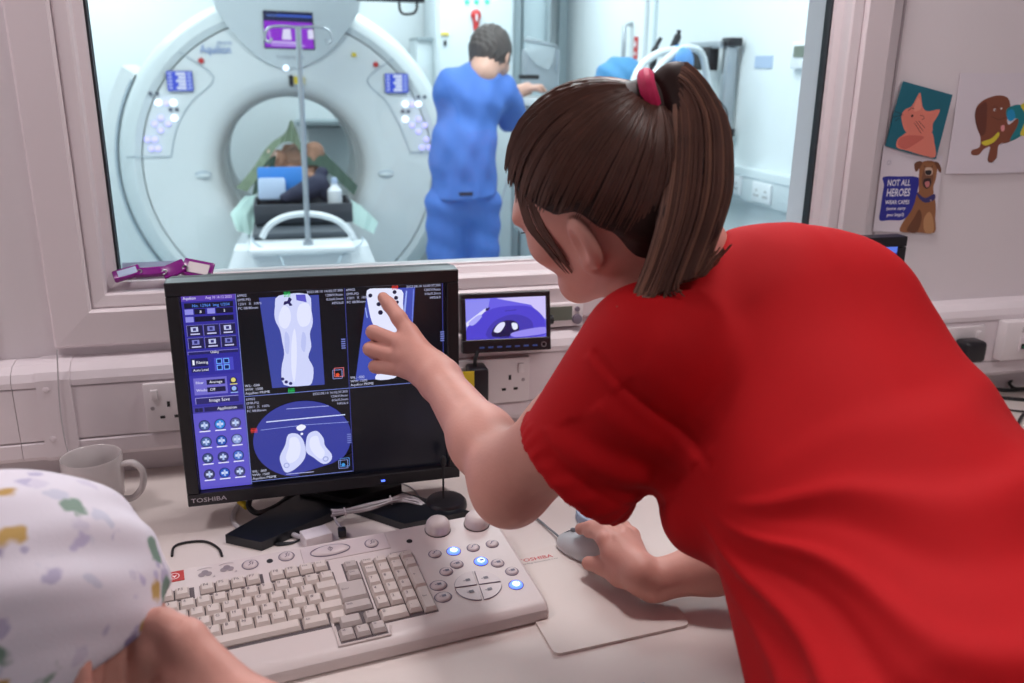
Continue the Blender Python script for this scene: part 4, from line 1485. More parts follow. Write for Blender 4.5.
# ---- cables and papers at the right end
cable([(975, 382), (990, 388), (1010, 390), (1040, 388), (1080, 386)], 0.004, 'black_cable', 'black_cable', 'black cable nearest the wall in the tangle at right edge')
cable([(985, 396), (1005, 398), (1030, 400), (1075, 402)], 0.0035, 'black_cable', 'black_cable', 'black cable running straight through the middle of the right edge tangle')
cable([(1040, 370, 0.03), (1020, 376, 0.02), (1010, 382, 0.012), (1014, 388, 0.008), (1030, 389), (1060, 392)], 0.0035, 'black_cable', 'black_cable', 'black cable arching up in a loop below the network outlet')
cable([(1060, 395), (1030, 408), (1018, 424), (1019, 433), (1030, 437), (1060, 430)], 0.0032, 'black_cable', 'black_cable', 'black cable curling towards the viewer at the right edge')
cable([(990, 404), (1010, 410), (1040, 412), (1070, 412)], 0.002, 'black_cable', 'black_cable', 'thinnest black cable of the tangle at right edge')
tag(MB().box(PZ(989, 387, DZ + 0.010), (0.024, 0.012, 0.008), rz=0.2, bevel=0.002).build('yellow_clip', 'yellow_tag'), 'small yellow clip on the cables right of the red shirt', 'clip')
tag(MB().box(PZ(1035, 445, DZ + 0.002), (0.10, 0.14, 0.004), rz=0.5).build('paper_pad', 'white_plastic'), 'white paper pad at the right end of the desk', 'paper')

# ---- purple badge holders on the window ledge
for k, (px, py, w, h, rot, tilt, lab) in enumerate(((127, 273.5, 0.040, 0.016, 0.35, 0.9, 'leftmost, lying flat on its strap'), (151, 272, 0.046, 0.013, 0.05, 0.9, 'second from the left, lying flat with clips'),
                                                    (174, 269.5, 0.036, 0.017, 0.45, 0.7, 'third from the left'), (198, 269, 0.046, 0.021, -0.25, 0.6, 'rightmost, open with white card showing'))):
    c = PY(px, py, 0.004)
    h *= 1.45
    w *= 1.08
    R_b = Matrix.Rotation(-0.05, 3, 'Z') @ Matrix.Rotation(-tilt, 3, 'X') @ Matrix.Rotation(-rot, 3, 'Y')
    t = thing('badge_holder', c - V(0, 0, 0.01), 'glossy purple badge holder on the window ledge, %s' % lab, 'badge holder', 'purple badge holders on the ledge')
    MB().box(c, (w, 0.007, h), R=R_b, bevel=0.003).build('case', 'purple_gloss', t)
    if k in (0, 3):
        MB().box(c + R_b @ V(0.001, -0.0037, 0.0), (w * 0.68, 0.0012, h * 0.6), R=R_b, bevel=0.0004, seg=1).build('card', 'white_plastic' if k == 3 else 'pale_blue', t)
    MB().torus(c + R_b @ V(w * 0.42, -0.004, -h * 0.3), 0.004, 0.0012, R_b @ V(0.2, 1, 0), 14, 6).build('clip', 'steel_clip', t)
    MB().tube([c + R_b @ V(-w * 0.45, -0.005, -h * 0.4), c + R_b @ V(0, -0.0065, -h * 0.55), c + R_b @ V(w * 0.4, -0.005, -h * 0.42)], 0.0022, 6).build('strap', 'purple_gloss', t)
q = PY(150, 266, 0.025)
tag(MB().box(q, (0.085, 0.002, 0.014), R=Matrix.Rotation(-0.3, 3, 'X')).build('paper_strip', 'pale_blue'), 'pale blue paper strip propped behind the purple badges', 'paper')

# ---- pictures pinned to the wall
def wallp(zx, zy):
    p = PY(860 + zx / 4.018, 70 + zy / 4.018, -0.006)
    return (p.x, p.z)


def sheet(name, pts, label, cat, m='poster_white', curl=0.0):
    w = [wallp(*q) for q in pts]
    c = np.mean(w, 0)
    t = thing(name, (c[0], 0, min(q[1] for q in w)), label, cat, 'pictures pinned to the wall')
    MB().prism(w, (0, -0.0045, 0), (1, 0, 0), (0, 0, 1), (0, 0.0012, 0)).build('sheet', m, t, 0)
    return t, Print((0, -0.0046, 0), V(1, 0, 0), V(0, 0, 1), V(0, -1, 0))


mat('poster_white', (226, 218, 226), 0.6)
mat('poster_teal', (22, 104, 122), 0.55)
WP = lambda pts: [wallp(*q) for q in pts]
# dog postcard
t, D_ = sheet('postcard', [(98, 300), (335, 345), (318, 500), (300, 656), (54, 650)], 'white postcard with brown dog and white lettering on a blue patch', 'postcard')
D_.poly(WP(grow([(95, 430), (160, 428), (236, 432), (234, 480), (226, 530), (205, 570), (175, 602), (120, 604), (80, 604), (84, 560), (92, 500), (98, 460)])), (40, 44, 150)).layer()
FB, FB2, FB3 = (150, 98, 62), (110, 66, 42), (190, 140, 96)
D_.poly(WP(grow([(230, 500), (252, 478), (292, 496), (306, 540), (304, 600), (301, 654), (230, 653), (163, 650), (175, 610), (205, 570), (222, 530)])), FB)
D_.poly(WP(grow([(242, 385), (262, 366), (300, 368), (312, 390), (306, 440), (296, 470), (296, 500), (262, 510), (240, 495), (238, 450)])), FB)
D_.poly(WP(grow([(220, 378), (240, 366), (252, 372), (244, 390), (226, 410)])), FB2)
D_.poly(WP(grow([(300, 370), (318, 374), (328, 396), (326, 414), (316, 404)])), FB2).layer()
D_.poly(WP(grow([(258, 400), (272, 392), (292, 402), (296, 440), (280, 474), (256, 470), (250, 440)])), (120, 78, 56))
D_.poly(WP(grow([(190, 640), (215, 600), (240, 560), (250, 600), (230, 652), (200, 652)])), FB2)
D_.poly(WP(grow([(258, 600), (280, 570), (296, 600), (296, 652), (262, 652)])), FB3)
D_.poly(WP(grow([(232, 492), (262, 515), (300, 498), (302, 520), (264, 534), (236, 512)])), (56, 50, 110)).layer()
D_.poly(WP(grow([(264, 394), (290, 394), (292, 420), (266, 422)])), (206, 180, 160))
D_.poly(WP(grow([(258, 440), (284, 436), (286, 460), (270, 478), (256, 464)])), (46, 26, 28)).layer()
D_.poly(WP(grow([(264, 405), (288, 404), (286, 420), (268, 421)])), (36, 28, 32))
D_.poly(WP(grow([(262, 452), (280, 448), (280, 466), (268, 472)])), (196, 120, 120))
D_.disc(*wallp(262, 388), 0.0013, (30, 22, 26)).disc(*wallp(292, 388), 0.0013, (30, 22, 26)).disc(*wallp(286, 524), 0.0018, (170, 150, 160))
tw = lambda zx, zy: wallp(zx, zy)
for (s_, x, y, h, w) in (('NOT ALL', 110, 466, 26, 100), ('HEROES', 106, 508, 32, 102), ('WEAR CAPES', 102, 540, 17, 104), ('(some carry', 106, 563, 13, 84), ('poo bags!)', 108, 588, 13, 74)):
    a, b = tw(x, y), tw(x + w, y - 2)
    hh = abs(tw(x, y - h)[1] - a[1])
    vs_, _f = text_mesh(s_, 0.03)
    nat = max(p[0] for p in vs_) * hh
    D_.text(s_, a[0], a[1], hh * 0.93, (236, 234, 246), ang=math.atan2(b[1] - a[1], b[0] - a[0]), sx=math.hypot(b[0] - a[0], b[1] - a[1]) / nat, bold=0.03)
c = tw(118, 372)
for r_ in (0.0045, 0.0028):
    D_.line([(c[0] + r_ * math.cos(k * math.pi / 8), c[1] + r_ * math.sin(k * math.pi / 8)) for k in range(17)], 0.0006, (180, 176, 190))
D_.build('print', PAPER, t)
# cat card, in front of the postcard
t, D_ = sheet('cat_card', [(172, 45), (370, 100), (338, 225), (303, 358), (200, 335), (100, 305), (132, 180)], 'teal card with a pink cat drawing pinned above the dog postcard', 'card', 'poster_teal')
t.location.y -= 0.003
for ch in t.children:
    pass
D_.o = D_.o + V(0, 0.0, 0)
CP, CP2, CK = (226, 130, 112), (206, 104, 92), (40, 24, 30)
D_.poly(WP(grow([(146, 312), (148, 280), (170, 262), (190, 250), (240, 255), (285, 250), (296, 290), (300, 350), (240, 340), (190, 324)])), CP)
D_.poly(WP(grow([(164, 185), (180, 158), (206, 145), (236, 92), (244, 110), (250, 150), (272, 166), (318, 158), (306, 190), (290, 216), (286, 250), (240, 268), (200, 262), (174, 236)])), CP).layer()
D_.poly(WP(grow([(150, 300), (160, 272), (200, 262), (255, 268), (230, 290), (180, 318)])), CP2)
D_.poly(WP(grow([(212, 160), (232, 110), (244, 150), (228, 165)])), (236, 150, 130))
D_.layer()
D_.disc(*wallp(207, 184), 0.0026, CK)
for pts in ([(190, 165), (204, 152), (216, 156)], [(240, 182), (252, 184), (256, 194), (246, 200)], [(128, 190), (172, 180)], [(135, 165), (168, 178)], [(138, 206), (160, 190)],
            [(222, 205), (252, 246)], [(216, 212), (244, 256)], [(232, 204), (258, 232)]):
    D_.line(WP(pts), 0.0009, CK)
D_.build('print', PAPER, t)
# dog drawing
t, D_ = sheet('dog_drawing', [(408, 12), (560, 14), (760, 8), (752, 405), (560, 416), (348, 418), (380, 210)], 'large white sheet with coloured drawing of a brown dog in a cape', 'drawing')
DB, DB2 = (132, 74, 52), (104, 54, 40)
D_.poly(WP(grow([(500, 120), (555, 102), (596, 112), (606, 150), (594, 190), (600, 220), (640, 190), (662, 210), (640, 262), (600, 290), (560, 300), (552, 350), (530, 372), (514, 360), (526, 310), (500, 318), (478, 342), (450, 340), (452, 322), (482, 310), (486, 270), (476, 230), (464, 190), (470, 150)])), DB).layer()
D_.poly(WP(grow([(486, 140), (510, 130), (512, 180), (506, 250), (486, 262), (468, 220), (464, 170)])), DB2)
D_.poly(WP(grow([(590, 160), (620, 142), (652, 140), (700, 150), (700, 230), (650, 265), (612, 285), (606, 276), (634, 225), (636, 195), (596, 196)])), (24, 130, 140))
D_.poly(WP(grow([(648, 140), (700, 130), (740, 170), (738, 250), (690, 262), (646, 262), (660, 220), (668, 180)])), (216, 200, 60))
D_.poly(WP(grow([(490, 290), (530, 275), (556, 250), (562, 262), (540, 290), (506, 304)])), (220, 206, 60)).layer()
D_.poly(WP(grow([(596, 165), (618, 160), (626, 190), (610, 206), (594, 196)])), (30, 150, 200))
D_.poly(WP(grow([(568, 226), (582, 222), (582, 242), (570, 246)])), (226, 150, 150))
D_.disc(*wallp(543, 160), 0.0026, (240, 236, 236)).disc(*wallp(570, 155), 0.002, (240, 236, 236)).layer()
D_.disc(*wallp(544, 161), 0.0014, (30, 24, 28))
for pts in ([(470, 150), (464, 190), (476, 230), (486, 270)], [(526, 310), (514, 360), (530, 374), (552, 352)], [(560, 300), (600, 290), (640, 262)], [(530, 188), (560, 200), (590, 190)], [(532, 150), (545, 146), (556, 152)], [(516, 366), (522, 374)], [(536, 366), (540, 374)]):
    D_.line(WP(pts), 0.0007, (60, 34, 28))
D_.build('print', PAPER, t)
# ================================================================ scanner room behind the glass
mat('gantry_white', (222, 228, 229), 0.32, var=0.01)
mat('gantry_inner', (212, 220, 222), 0.35)
mat('gantry_grey', (198, 207, 211), 0.4)
mat('groove', (172, 186, 196), 0.6)
mat('lamp_white', (240, 245, 255), 0.4, emit=(235, 242, 255), estr=1.6)
mat('lamp_violet', (190, 180, 245), 0.4, emit=(190, 178, 250), estr=0.9)
mat('dark_button', (90, 96, 110), 0.5)
mat('red_button', (196, 50, 50), 0.4)
mat('couch_white', (222, 228, 232), 0.35)
mat('couch_pad', (70, 76, 84), 0.6)
mat('tray_black', (52, 56, 64), 0.5)
mat('blue_pad', (40, 120, 200), 0.5)
mat('navy_cloth', (34, 38, 62), 0.8)
mat('green_drape', (116, 132, 110), 0.85, var=0.12, vscale=20)
mat('green_dark', (52, 74, 62), 0.85)
mat('pale_drape', (168, 196, 190), 0.6)
mat('fur_brown', (150, 112, 92), 0.9, var=0.25, vscale=30, bump=0.4, bscale=120)
mat('fur_pale', (214, 180, 164), 0.85, var=0.08, vscale=30)
mat('steel', (176, 182, 188), 0.28, metal=0.85)
mat('cabinet_grey', (206, 216, 220), 0.4)
mat('post_grey', (158, 172, 178), 0.5)
mat('machine_grey', (150, 160, 168), 0.45)
mat('machine_pale', (208, 214, 216), 0.4)
mat('clear_plastic', (215, 226, 230), 0.2, alpha=0.35)
mat('hose_white', (214, 222, 226), 0.4)
mat('bag_blue', (96, 150, 210), 0.35)
mat('green_lamp', (60, 220, 140), 0.4, emit=(60, 230, 150), estr=1.5)
mat('bottle_white', (226, 230, 234), 0.35)

GY, GX, GZ = 3.30, 0.07, 0.885
ga = thing('scanner_gantry', (GX, GY + 0.4, 0), 'huge white ring-shaped scanner gantry with round bore and control panels', 'scanner')


def ring(prof, n=96, name='ring', m='gantry_white', parent=None, sm=40):
    """revolve (radius, y) pairs about the bore axis; closed loop profile"""
    vs, fs = [], []
    k_ = len(prof)
    for i in range(n):
        a = 2 * math.pi * i / n
        for (r, y) in prof:
            vs.append((GX + r * math.cos(a), y, GZ + r * math.sin(a)))
    for i in range(n):
        j = (i + 1) % n
        for k in range(k_):
            k2 = (k + 1) % k_
            fs.append((i * k_ + k, i * k_ + k2, j * k_ + k2, j * k_ + k))
    return MB().add(vs, fs).build(name, m, parent or ga, sm)


g = GY
ring([(0.362, g + 0.80), (0.362, g + 0.16), (0.364, g + 0.11), (0.370, g + 0.06), (0.388, g + 0.022), (0.42, g + 0.0), (0.47, g - 0.015), (0.735, g - 0.005), (0.735, g + 0.06), (0.74, g + 0.80)], name='front_cover', m='gantry_white')
ring([(0.742, g + 0.06), (0.742, g + 0.002), (0.775, g - 0.012), (0.815, g + 0.005), (0.848, g + 0.045), (0.865, g + 0.11), (0.872, g + 0.3), (0.87, g + 0.8), (0.742, g + 0.8)], name='outer_rim', m='gantry_inner')
ring([(0.350, g + 0.79), (0.350, g + 0.3), (0.363, g + 0.3), (0.363, g + 0.79)], name='bore_liner', m='gantry_inner')
MB().box((GX, g + 0.42, 0.13), (1.5, 0.7, 0.26), bevel=0.03).build('plinth', 'gantry_grey', ga)
# side cowl on the left with the dark joint line
cw, n_ = MB(), 20
pv, pf = [], []
for i in range(n_ + 1):
    a = math.radians(148 + i * 4.2)
    for (r, y) in ((0.873, g + 0.10), (0.945, g + 0.14), (0.955, g + 0.24), (0.955, g + 0.7), (0.873, g + 0.7)):
        pv.append((GX + r * math.cos(a), y, GZ + r * math.sin(a)))
for i in range(n_):
    for k in range(5):
        pf.append((i * 5 + k, i * 5 + (k + 1) % 5, (i + 1) * 5 + (k + 1) % 5, (i + 1) * 5 + k))
pf += [tuple(range(5)), tuple(n_ * 5 + 4 - k for k in range(5))]
cw.add(pv, pf).build('side_cowl', 'gantry_white', ga)
MB().tube([(GX + 0.874 * math.cos(math.radians(150 + i * 4)), g + 0.095, GZ + 0.874 * math.sin(math.radians(150 + i * 4))) for i in range(21)], 0.008, 6).build('cowl_joint', 'groove', ga)

gp = lambda zx, zy, y=GY - 0.012: PY(80 + zx / 2.354, zy / 2.354, y)
# crown panel with the display
crown = [(300, -60), (318, 20), (345, 60), (380, 100), (420, 135), (455, 155), (490, 162), (530, 155), (565, 138), (600, 108), (630, 70), (655, 30), (668, -60)]
MB().prism([(gp(*q, GY - 0.03).x, gp(*q, GY - 0.03).z) for q in crown], (0, GY - 0.03, 0), (1, 0, 0), (0, 0, 1), (0, 0.25, 0)).build('crown_panel', 'gantry_grey', ga, 30)
YC = GY - 0.031
sc = [gp(430, 24, YC), gp(547, 30, YC), gp(553, 117, YC), gp(434, 113, YC)]
dsp = MB().prism([(p.x, p.z) for p in sc], (0, YC - 0.006, 0), (1, 0, 0), (0, 0, 1), (0, 0.012, 0)).build('display', 'screen_glass', ga, 0)
P = Print((0, YC - 0.0063, 0), V(1, 0, 0), V(0, 0, 1), V(0, -1, 0), step=0.0002)
G2 = lambda pts: [(gp(*q, YC - 0.006).x, gp(*q, YC - 0.006).z) for q in pts]
P.poly(G2([(432, 26), (546, 32), (546, 53), (432, 47)]), (16, 30, 76)).poly(G2([(432, 48), (546, 54), (551, 115), (436, 111)]), (150, 40, 210)).layer()
P.poly(G2([(440, 34), (500, 37), (500, 40), (440, 37)]), (90, 120, 200)).poly(G2([(463, 34), (546, 38), (546, 42), (463, 38)]), (60, 100, 220))
P.poly(G2([(478, 68), (495, 68), (498, 94), (476, 93)]), (240, 230, 255)).poly(G2([(536, 70), (549, 70), (551, 92), (537, 92)]), (240, 230, 255))
P.poly(G2([(441, 66), (446, 66), (450, 88), (444, 88)]), (200, 140, 240)).poly(G2([(440, 96), (520, 100), (520, 104), (440, 100)]), (230, 210, 255)).poly(G2([(450, 104), (530, 107), (530, 110), (450, 107)]), (210, 180, 250))
P.build('display_picture', SCREEN, dsp)
P = Print((0, YC - 0.001, 0), V(1, 0, 0), V(0, 0, 1), V(0, -1, 0), step=0.0002)


def ptext(P, s_, zx, zy, zw, zh, col, y, bold=0.0):
    a, b, c = gp(zx, zy, y), gp(zx + zw, zy, y), gp(zx, zy - zh, y)
    vs_, _f = text_mesh(s_, bold)
    hh = c.z - a.z
    P.text(s_, a.x, a.z, hh, col, sx=(b.x - a.x) / (max(p[0] for p in vs_) * hh), bold=bold)


ptext(P, 'TOSHIBA', 461, 139, 68, 9, (150, 158, 172), YC)
P.build('maker_lettering', INK, ga)
P = Print((0, GY - 0.0165, 0), V(1, 0, 0), V(0, 0, 1), V(0, -1, 0), step=0.0002)
ptext(P, 'Aquilion', 283, 125, 72, 20, (96, 130, 190), GY - 0.0165)
ptext(P, 'PRIME', 322, 105, 36, 8, (140, 160, 196), GY - 0.0165)
P.build('model_lettering', INK, ga)
# panel joint lines
YF = GY - 0.014
for pts in ([(233, 122), (315, 182), (262, 240), (228, 300), (215, 368)], [(108, 369), (215, 369)], [(738, 138), (676, 188), (722, 240), (755, 300), (775, 355)], [(775, 358), (838, 358)]):
    MB().tube(smooth_path([gp(*q, YF - 0.001) for q in pts], 4), 0.0024, 6).build('joint_line', 'groove', ga)
# control displays
for (x0, y0, x1, y1) in ((203, 167, 268, 214), (717, 173, 772, 218)):
    a, b = gp(x0, y0, YF), gp(x1, y1, YF)
    d_ = MB().box(((a.x + b.x) / 2, YF - 0.004, (a.z + b.z) / 2), (b.x - a.x, 0.02, a.z - b.z)).build('control_display', 'screen_glass', ga, 0)
    P = Print((a.x, YF - 0.0145, a.z), V(1, 0, 0), V(0, 0, -1), V(0, -1, 0), step=0.0003)
    w_, h_ = b.x - a.x, a.z - b.z
    P.rect(0, 0, w_, h_, (60, 84, 220)).layer()
    for r in range(5):
        P.rect(w_ * 0.06, h_ * (0.08 + r * 0.18), w_ * 0.2, h_ * (0.18 + r * 0.18), (190, 200, 250))
        P.rect(w_ * (0.45 if r % 2 else 0.36), h_ * (0.06 + r * 0.18), w_ * 0.74, h_ * (0.21 + r * 0.18), (225, 232, 255))
        P.rect(w_ * 0.8, h_ * (0.08 + r * 0.18), w_ * 0.95, h_ * (0.18 + r * 0.18), (180, 196, 250))
    P.build('display_picture', SCREEN, d_)
btn = [('lamp_white', 7, [(184, 242), (220, 242), (222, 278), (766, 245), (797, 245), (766, 281)]),
       ('lamp_violet', 6, [(203, 242), (190, 277), (175, 291), (207, 291), (190, 306), (158, 328), (176, 328), (168, 350), (184, 350), (797, 280), (782, 295), (812, 295), (797, 310), (816, 328), (805, 347), (822, 347), (782, 245)]),
       ('dark_button', 4, [(165, 220), (181, 220), (213, 258), (228, 258), (797, 228), (812, 228), (760, 262), (773, 262)]),
       ('red_button', 6, [(285, 143), (696, 152)])]
for m_, r_, lst in btn:
    for q in lst:
        p = gp(*q, YF - 0.004)
        rr = r_ / 2.354 / 183
        MB().lathe([(0, 0), (rr, 0), (rr, 0.008), (rr * 0.8, 0.011), (0, 0.011)], p + V(0, 0.006, 0), 14, (0, -1, 0)).build('button', m_, ga)
p = gp(485, 160, YC)
MB().lathe([(0, 0), (0.014, 0), (0.012, 0.006), (0, 0.006)], p, 14, (0, -1, 0)).build('status_lamp', 'lamp_white', ga)
for (zx, zy, w, h, m_) in ((497, 190, 0.02, 0.055, 'black_matte'), (516, 189, 0.05, 0.035, 'yellow_tag'), (645, 129, 0.022, 0.02, 'yellow_tag')):
    p = gp(zx, zy, GY - 0.018)
    MB().box(p, (w, 0.006, h)).build('warning_label', m_, ga, 0)
for (zx, zy) in ((290, 411), (720, 408)):
    p = gp(zx, zy, GY - 0.012)
    MB().ell(p, (0.042, 0.012, 0.02)).build('grip_recess', 'groove', ga)
    MB().ell(p + V(0, -0.006, -0.006), (0.038, 0.010, 0.014)).build('grip_lip', 'gantry_inner', ga)

# ---- couch
co = thing('scanner_couch', (0.07, 2.6, 0), 'white patient couch running into the scanner bore', 'couch')
CT = 0.70
MB().prism([(-0.17, 0.0), (0.31, 0.0), (0.38, CT - 0.18), (0.30, CT - 0.035), (-0.16, CT - 0.035), (-0.24, CT - 0.18)], (0, 2.16, 0), (1, 0, 0), (0, 0, 1), (0, 1.06, 0)).build('pedestal', 'couch_white', co, 20)
MB().box((0.07, 2.16 + 0.85, CT - 0.015), (0.42, 1.9, 0.03), bevel=0.012).build('table_top', 'couch_white', co)
MB().box((0.07, 2.75, CT + 0.014), (0.40, 1.0, 0.03), bevel=0.012).build('mattress', 'couch_pad', co)
# sloping end cowl with seam
e0 = [(-0.20, 2.155, CT - 0.02), (0.34, 2.155, CT - 0.02), (0.46, 2.02, 0.36), (-0.32, 2.02, 0.36)]
MB().add(e0 + [(x, 2.3, z) for (x, y, z) in e0], [(0, 1, 2, 3), (7, 6, 5, 4), (0, 4, 5, 1), (1, 5, 6, 2), (2, 6, 7, 3), (3, 7, 4, 0)]).build('end_cowl', 'couch_white', co, 0)
for pts in ([(252, 237), (256, 244), (281, 258), (283, 270)], [(362, 237), (361, 244), (341, 257), (338, 268)]):
    MB().tube(smooth_path([PY(x, y, 2.145 - (y - 237) * 0.004) for (x, y) in pts], 4), 0.004, 6).build('cowl_seam', 'groove', co)
a_ = [PY(x, y, 2.2) for (x, y) in ((262, 238), (270, 225), (288, 216), (312, 214), (336, 220), (349, 231), (354, 239))]
MB().tube(smooth_path(a_, 6), 0.013, 10).build('push_bar', 'couch_white', co)

# ---- infusion stand at the couch end
pb = PY(308, 241, 2.12)
iv = thing('drip_stand', pb, 'slim steel drip pole with hooks rising from the couch end', 'drip stand')
topz = PY(298, 26, 2.12)
MB().cyl((pb.x, 2.12, pb.z - 0.03), (topz.x, 2.12, topz.z), 0.011).build('pole', 'steel', iv)
for s_ in (-1, 1):
    MB().tube(smooth_path([(topz.x, 2.12, topz.z - 0.005), (topz.x + s_ * 0.06, 2.12, topz.z - 0.002), (topz.x + s_ * 0.11, 2.12, topz.z - 0.01), (topz.x + s_ * 0.125, 2.12, topz.z - 0.045), (topz.x + s_ * 0.11, 2.12, topz.z - 0.06), (topz.x + s_ * 0.1, 2.12, topz.z - 0.045)], 5), 0.005, 8).build('hook', 'steel', iv)
MB().cyl((pb.x, 2.12, pb.z - 0.03), (pb.x, 2.12, pb.z), 0.02).build('collar', 'steel', iv)
# equipment tray
tc_ = PY(303, 208, 2.55)
ty = thing('equipment_tray', (tc_.x, 2.55, CT + 0.03), 'black rectangular tray of equipment on the couch', 'tray')
zt = CT + 0.03
zc_ = tc_.z
tt = MB()
tt.box((tc_.x, 2.55, zc_ - 0.045), (0.40, 0.26, 0.01))
for (dx, dy, lx, ly) in ((0, -0.13, 0.42, 0.012), (0, 0.13, 0.42, 0.012), (-0.205, 0, 0.012, 0.26), (0.205, 0, 0.012, 0.26)):
    tt.box((tc_.x + dx, 2.55 + dy, zc_ - 0.005), (lx, ly, 0.085), bevel=0.003)
tt.build('tray_body', 'tray_black', ty)
MB().torus((tc_.x, 2.55, zc_ + 0.038), 0.2, 0.006, (0, 0, 1), 4, 6).build('rim', 'tray_black', ty) if False else None
MB().box((tc_.x, 2.60, (zt + zc_ - 0.05) / 2), (0.3, 0.2, max(0.02, zc_ - 0.05 - zt)), bevel=0.004).build('riser', 'couch_pad', ty)
bp = PY(283, 180, 2.66)
o = MB().box((bp.x, 2.64, bp.z - 0.005), (0.22, 0.035, 0.13), bevel=0.008, R=Matrix.Rotation(-0.2, 3, 'X')).build('blue_pack', 'blue_pad')
tag(o, 'bright blue pack standing in the tray before the animal', 'pack')
bp = PY(272, 190, 2.56)
tag(MB().box((bp.x, 2.585, bp.z), (0.12, 0.04, 0.10), bevel=0.012, R=Matrix.Rotation(-0.25, 3, 'X')).build('white_pack', 'pale_blue'), 'whitish wrapped pack at the left of the tray', 'pack')
nb = Blob()
for (x, y, d, r) in ((318, 184, 2.55, 0.05), (308, 190, 2.55, 0.055), (328, 194, 2.56, 0.045), (296, 194, 2.54, 0.04), (286, 198, 2.53, 0.03), (322, 172, 2.58, 0.03)):
    nb.ell(PY(x, y, d), (r, r * 0.8, r * 0.85), k=0.02)
tag(nb.build('dark_bag', 'navy_cloth', vox=0.008), 'rumpled dark navy bag lying in the tray', 'bag')
bb = PY(335, 199, 2.52)
bo = thing('white_bottle', (bb.x, 2.52, bb.z - 0.05), 'small white bottle at the right of the tray', 'bottle')
MB().lathe([(0, 0), (0.03, 0), (0.032, 0.01), (0.032, 0.07), (0.015, 0.09), (0.013, 0.1), (0, 0.1)], (bb.x, 2.52, bb.z - 0.03), 20).build('bottle_body', 'bottle_white', bo)
MB().lathe([(0, 0), (0.015, 0), (0.013, 0.025), (0, 0.026)], (bb.x, 2.52, bb.z + 0.07), 16).build('cap', 'pale_blue', bo)

# ---- animal on the couch under a green drape
an = thing('animal_patient', (0.08, 3.25, CT + 0.03), 'brown furry animal patient lying inside the scanner bore under drapes', 'animal')
B_ = Blob()
AY = 3.12
hp = lambda x, y, d=AY: PY(x, y, d)
z_ = CT + 0.03
B_.ell((0.08, AY + 0.45, z_ + 0.11), (0.13, 0.42, 0.11), k=0.05)          # trunk along the couch
B_.ell((0.07, AY + 0.08, z_ + 0.10), (0.14, 0.16, 0.10), k=0.05)           # hindquarters
for s_, (kx, ky), (fx, fy) in ((-1, (277, 160), (272, 176)), (1, (314, 152), (306, 182))):
    k_ = hp(kx, ky)
    B_.cone((0.07 + s_ * 0.07, AY + 0.05, z_ + 0.12), tuple(k_), 0.07, 0.05, 0.03)      # thigh, knee up
    h_ = hp(fx, fy, AY - 0.10)
    B_.cone(tuple(k_), tuple(h_), 0.045, 0.028, 0.02)                                   # shank down to the hock
    B_.cone(tuple(h_), tuple(h_ + V(s_ * 0.02, -0.07, 0.03)), 0.026, 0.022, 0.015)      # foot
    B_.ell(tuple(h_ + V(s_ * 0.02, -0.085, 0.035)), (0.028, 0.03, 0.022), k=0.01)       # paw
B_.cone((0.07, AY - 0.02, z_ + 0.06), (0.02, AY - 0.2, z_ + 0.03), 0.03, 0.012, 0.02)   # tail
B_.cone((0.09, AY + 0.85, z_ + 0.12), (0.1, AY + 1.0, z_ + 0.14), 0.07, 0.06, 0.04)     # neck
B_.ell((0.1, AY + 1.1, z_ + 0.13), (0.075, 0.10, 0.075), k=0.03)                        # head
B_.cone((0.1, AY + 1.15, z_ + 0.12), (0.1, AY + 1.27, z_ + 0.10), 0.045, 0.03, 0.02)    # muzzle
B_.cone((0.05, AY + 1.08, z_ + 0.18), (0.01, AY + 1.06, z_ + 0.12), 0.025, 0.018, 0.01)
B_.cone((0.15, AY + 1.08, z_ + 0.18), (0.19, AY + 1.06, z_ + 0.12), 0.025, 0.018, 0.01)
B_.build('fur_body', 'fur_brown', an, vox=0.009)
pw = Blob()
q = hp(272, 158, AY - 0.03)
pw.ell(q, (0.03, 0.03, 0.055), k=0.01).ell(hp(272, 172, AY - 0.05), (0.032, 0.03, 0.03), k=0.02)
pw.build('pale_belly', 'fur_pale', an, vox=0.007)


def drape(name, pix, dep, m, label, thick=0.006, folds=0.012):
    """cloth sheet lofted between two rows of points"""
    rows_ = [smooth_path([PY(x, y, d) for (x, y), d in zip(r, dep[i])], 5) for i, r in enumerate(pix)]
    vs, fs = [], []
    nc = len(rows_[0])
    for off in (0, 1):
        for i, r in enumerate(rows_):
            for j, p in enumerate(r):
                vs.append(p + V(0, off * thick + folds * math.sin(j * 1.7 + i), 0))
    nr = len(rows_)
    for off in (0, 1):
        for i in range(nr - 1):
            for j in range(nc - 1):
                b_ = off * nr * nc + i * nc + j
                q_ = (b_, b_ + 1, b_ + nc + 1, b_ + nc)
                fs.append(q_ if off == 0 else q_[::-1])
    t_ = nr * nc
    edge = [j for j in range(nc)] + [i * nc + nc - 1 for i in range(1, nr)] + [(nr - 1) * nc + j for j in range(nc - 2, -1, -1)] + [i * nc for i in range(nr - 2, 0, -1)]
    for a, b in zip(edge, edge[1:] + edge[:1]):
        fs.append((a, b, b + t_, a + t_))
    return tag(MB().add(vs, fs).build(name, m, None, 60), label, 'drape', 'drapes over the animal')


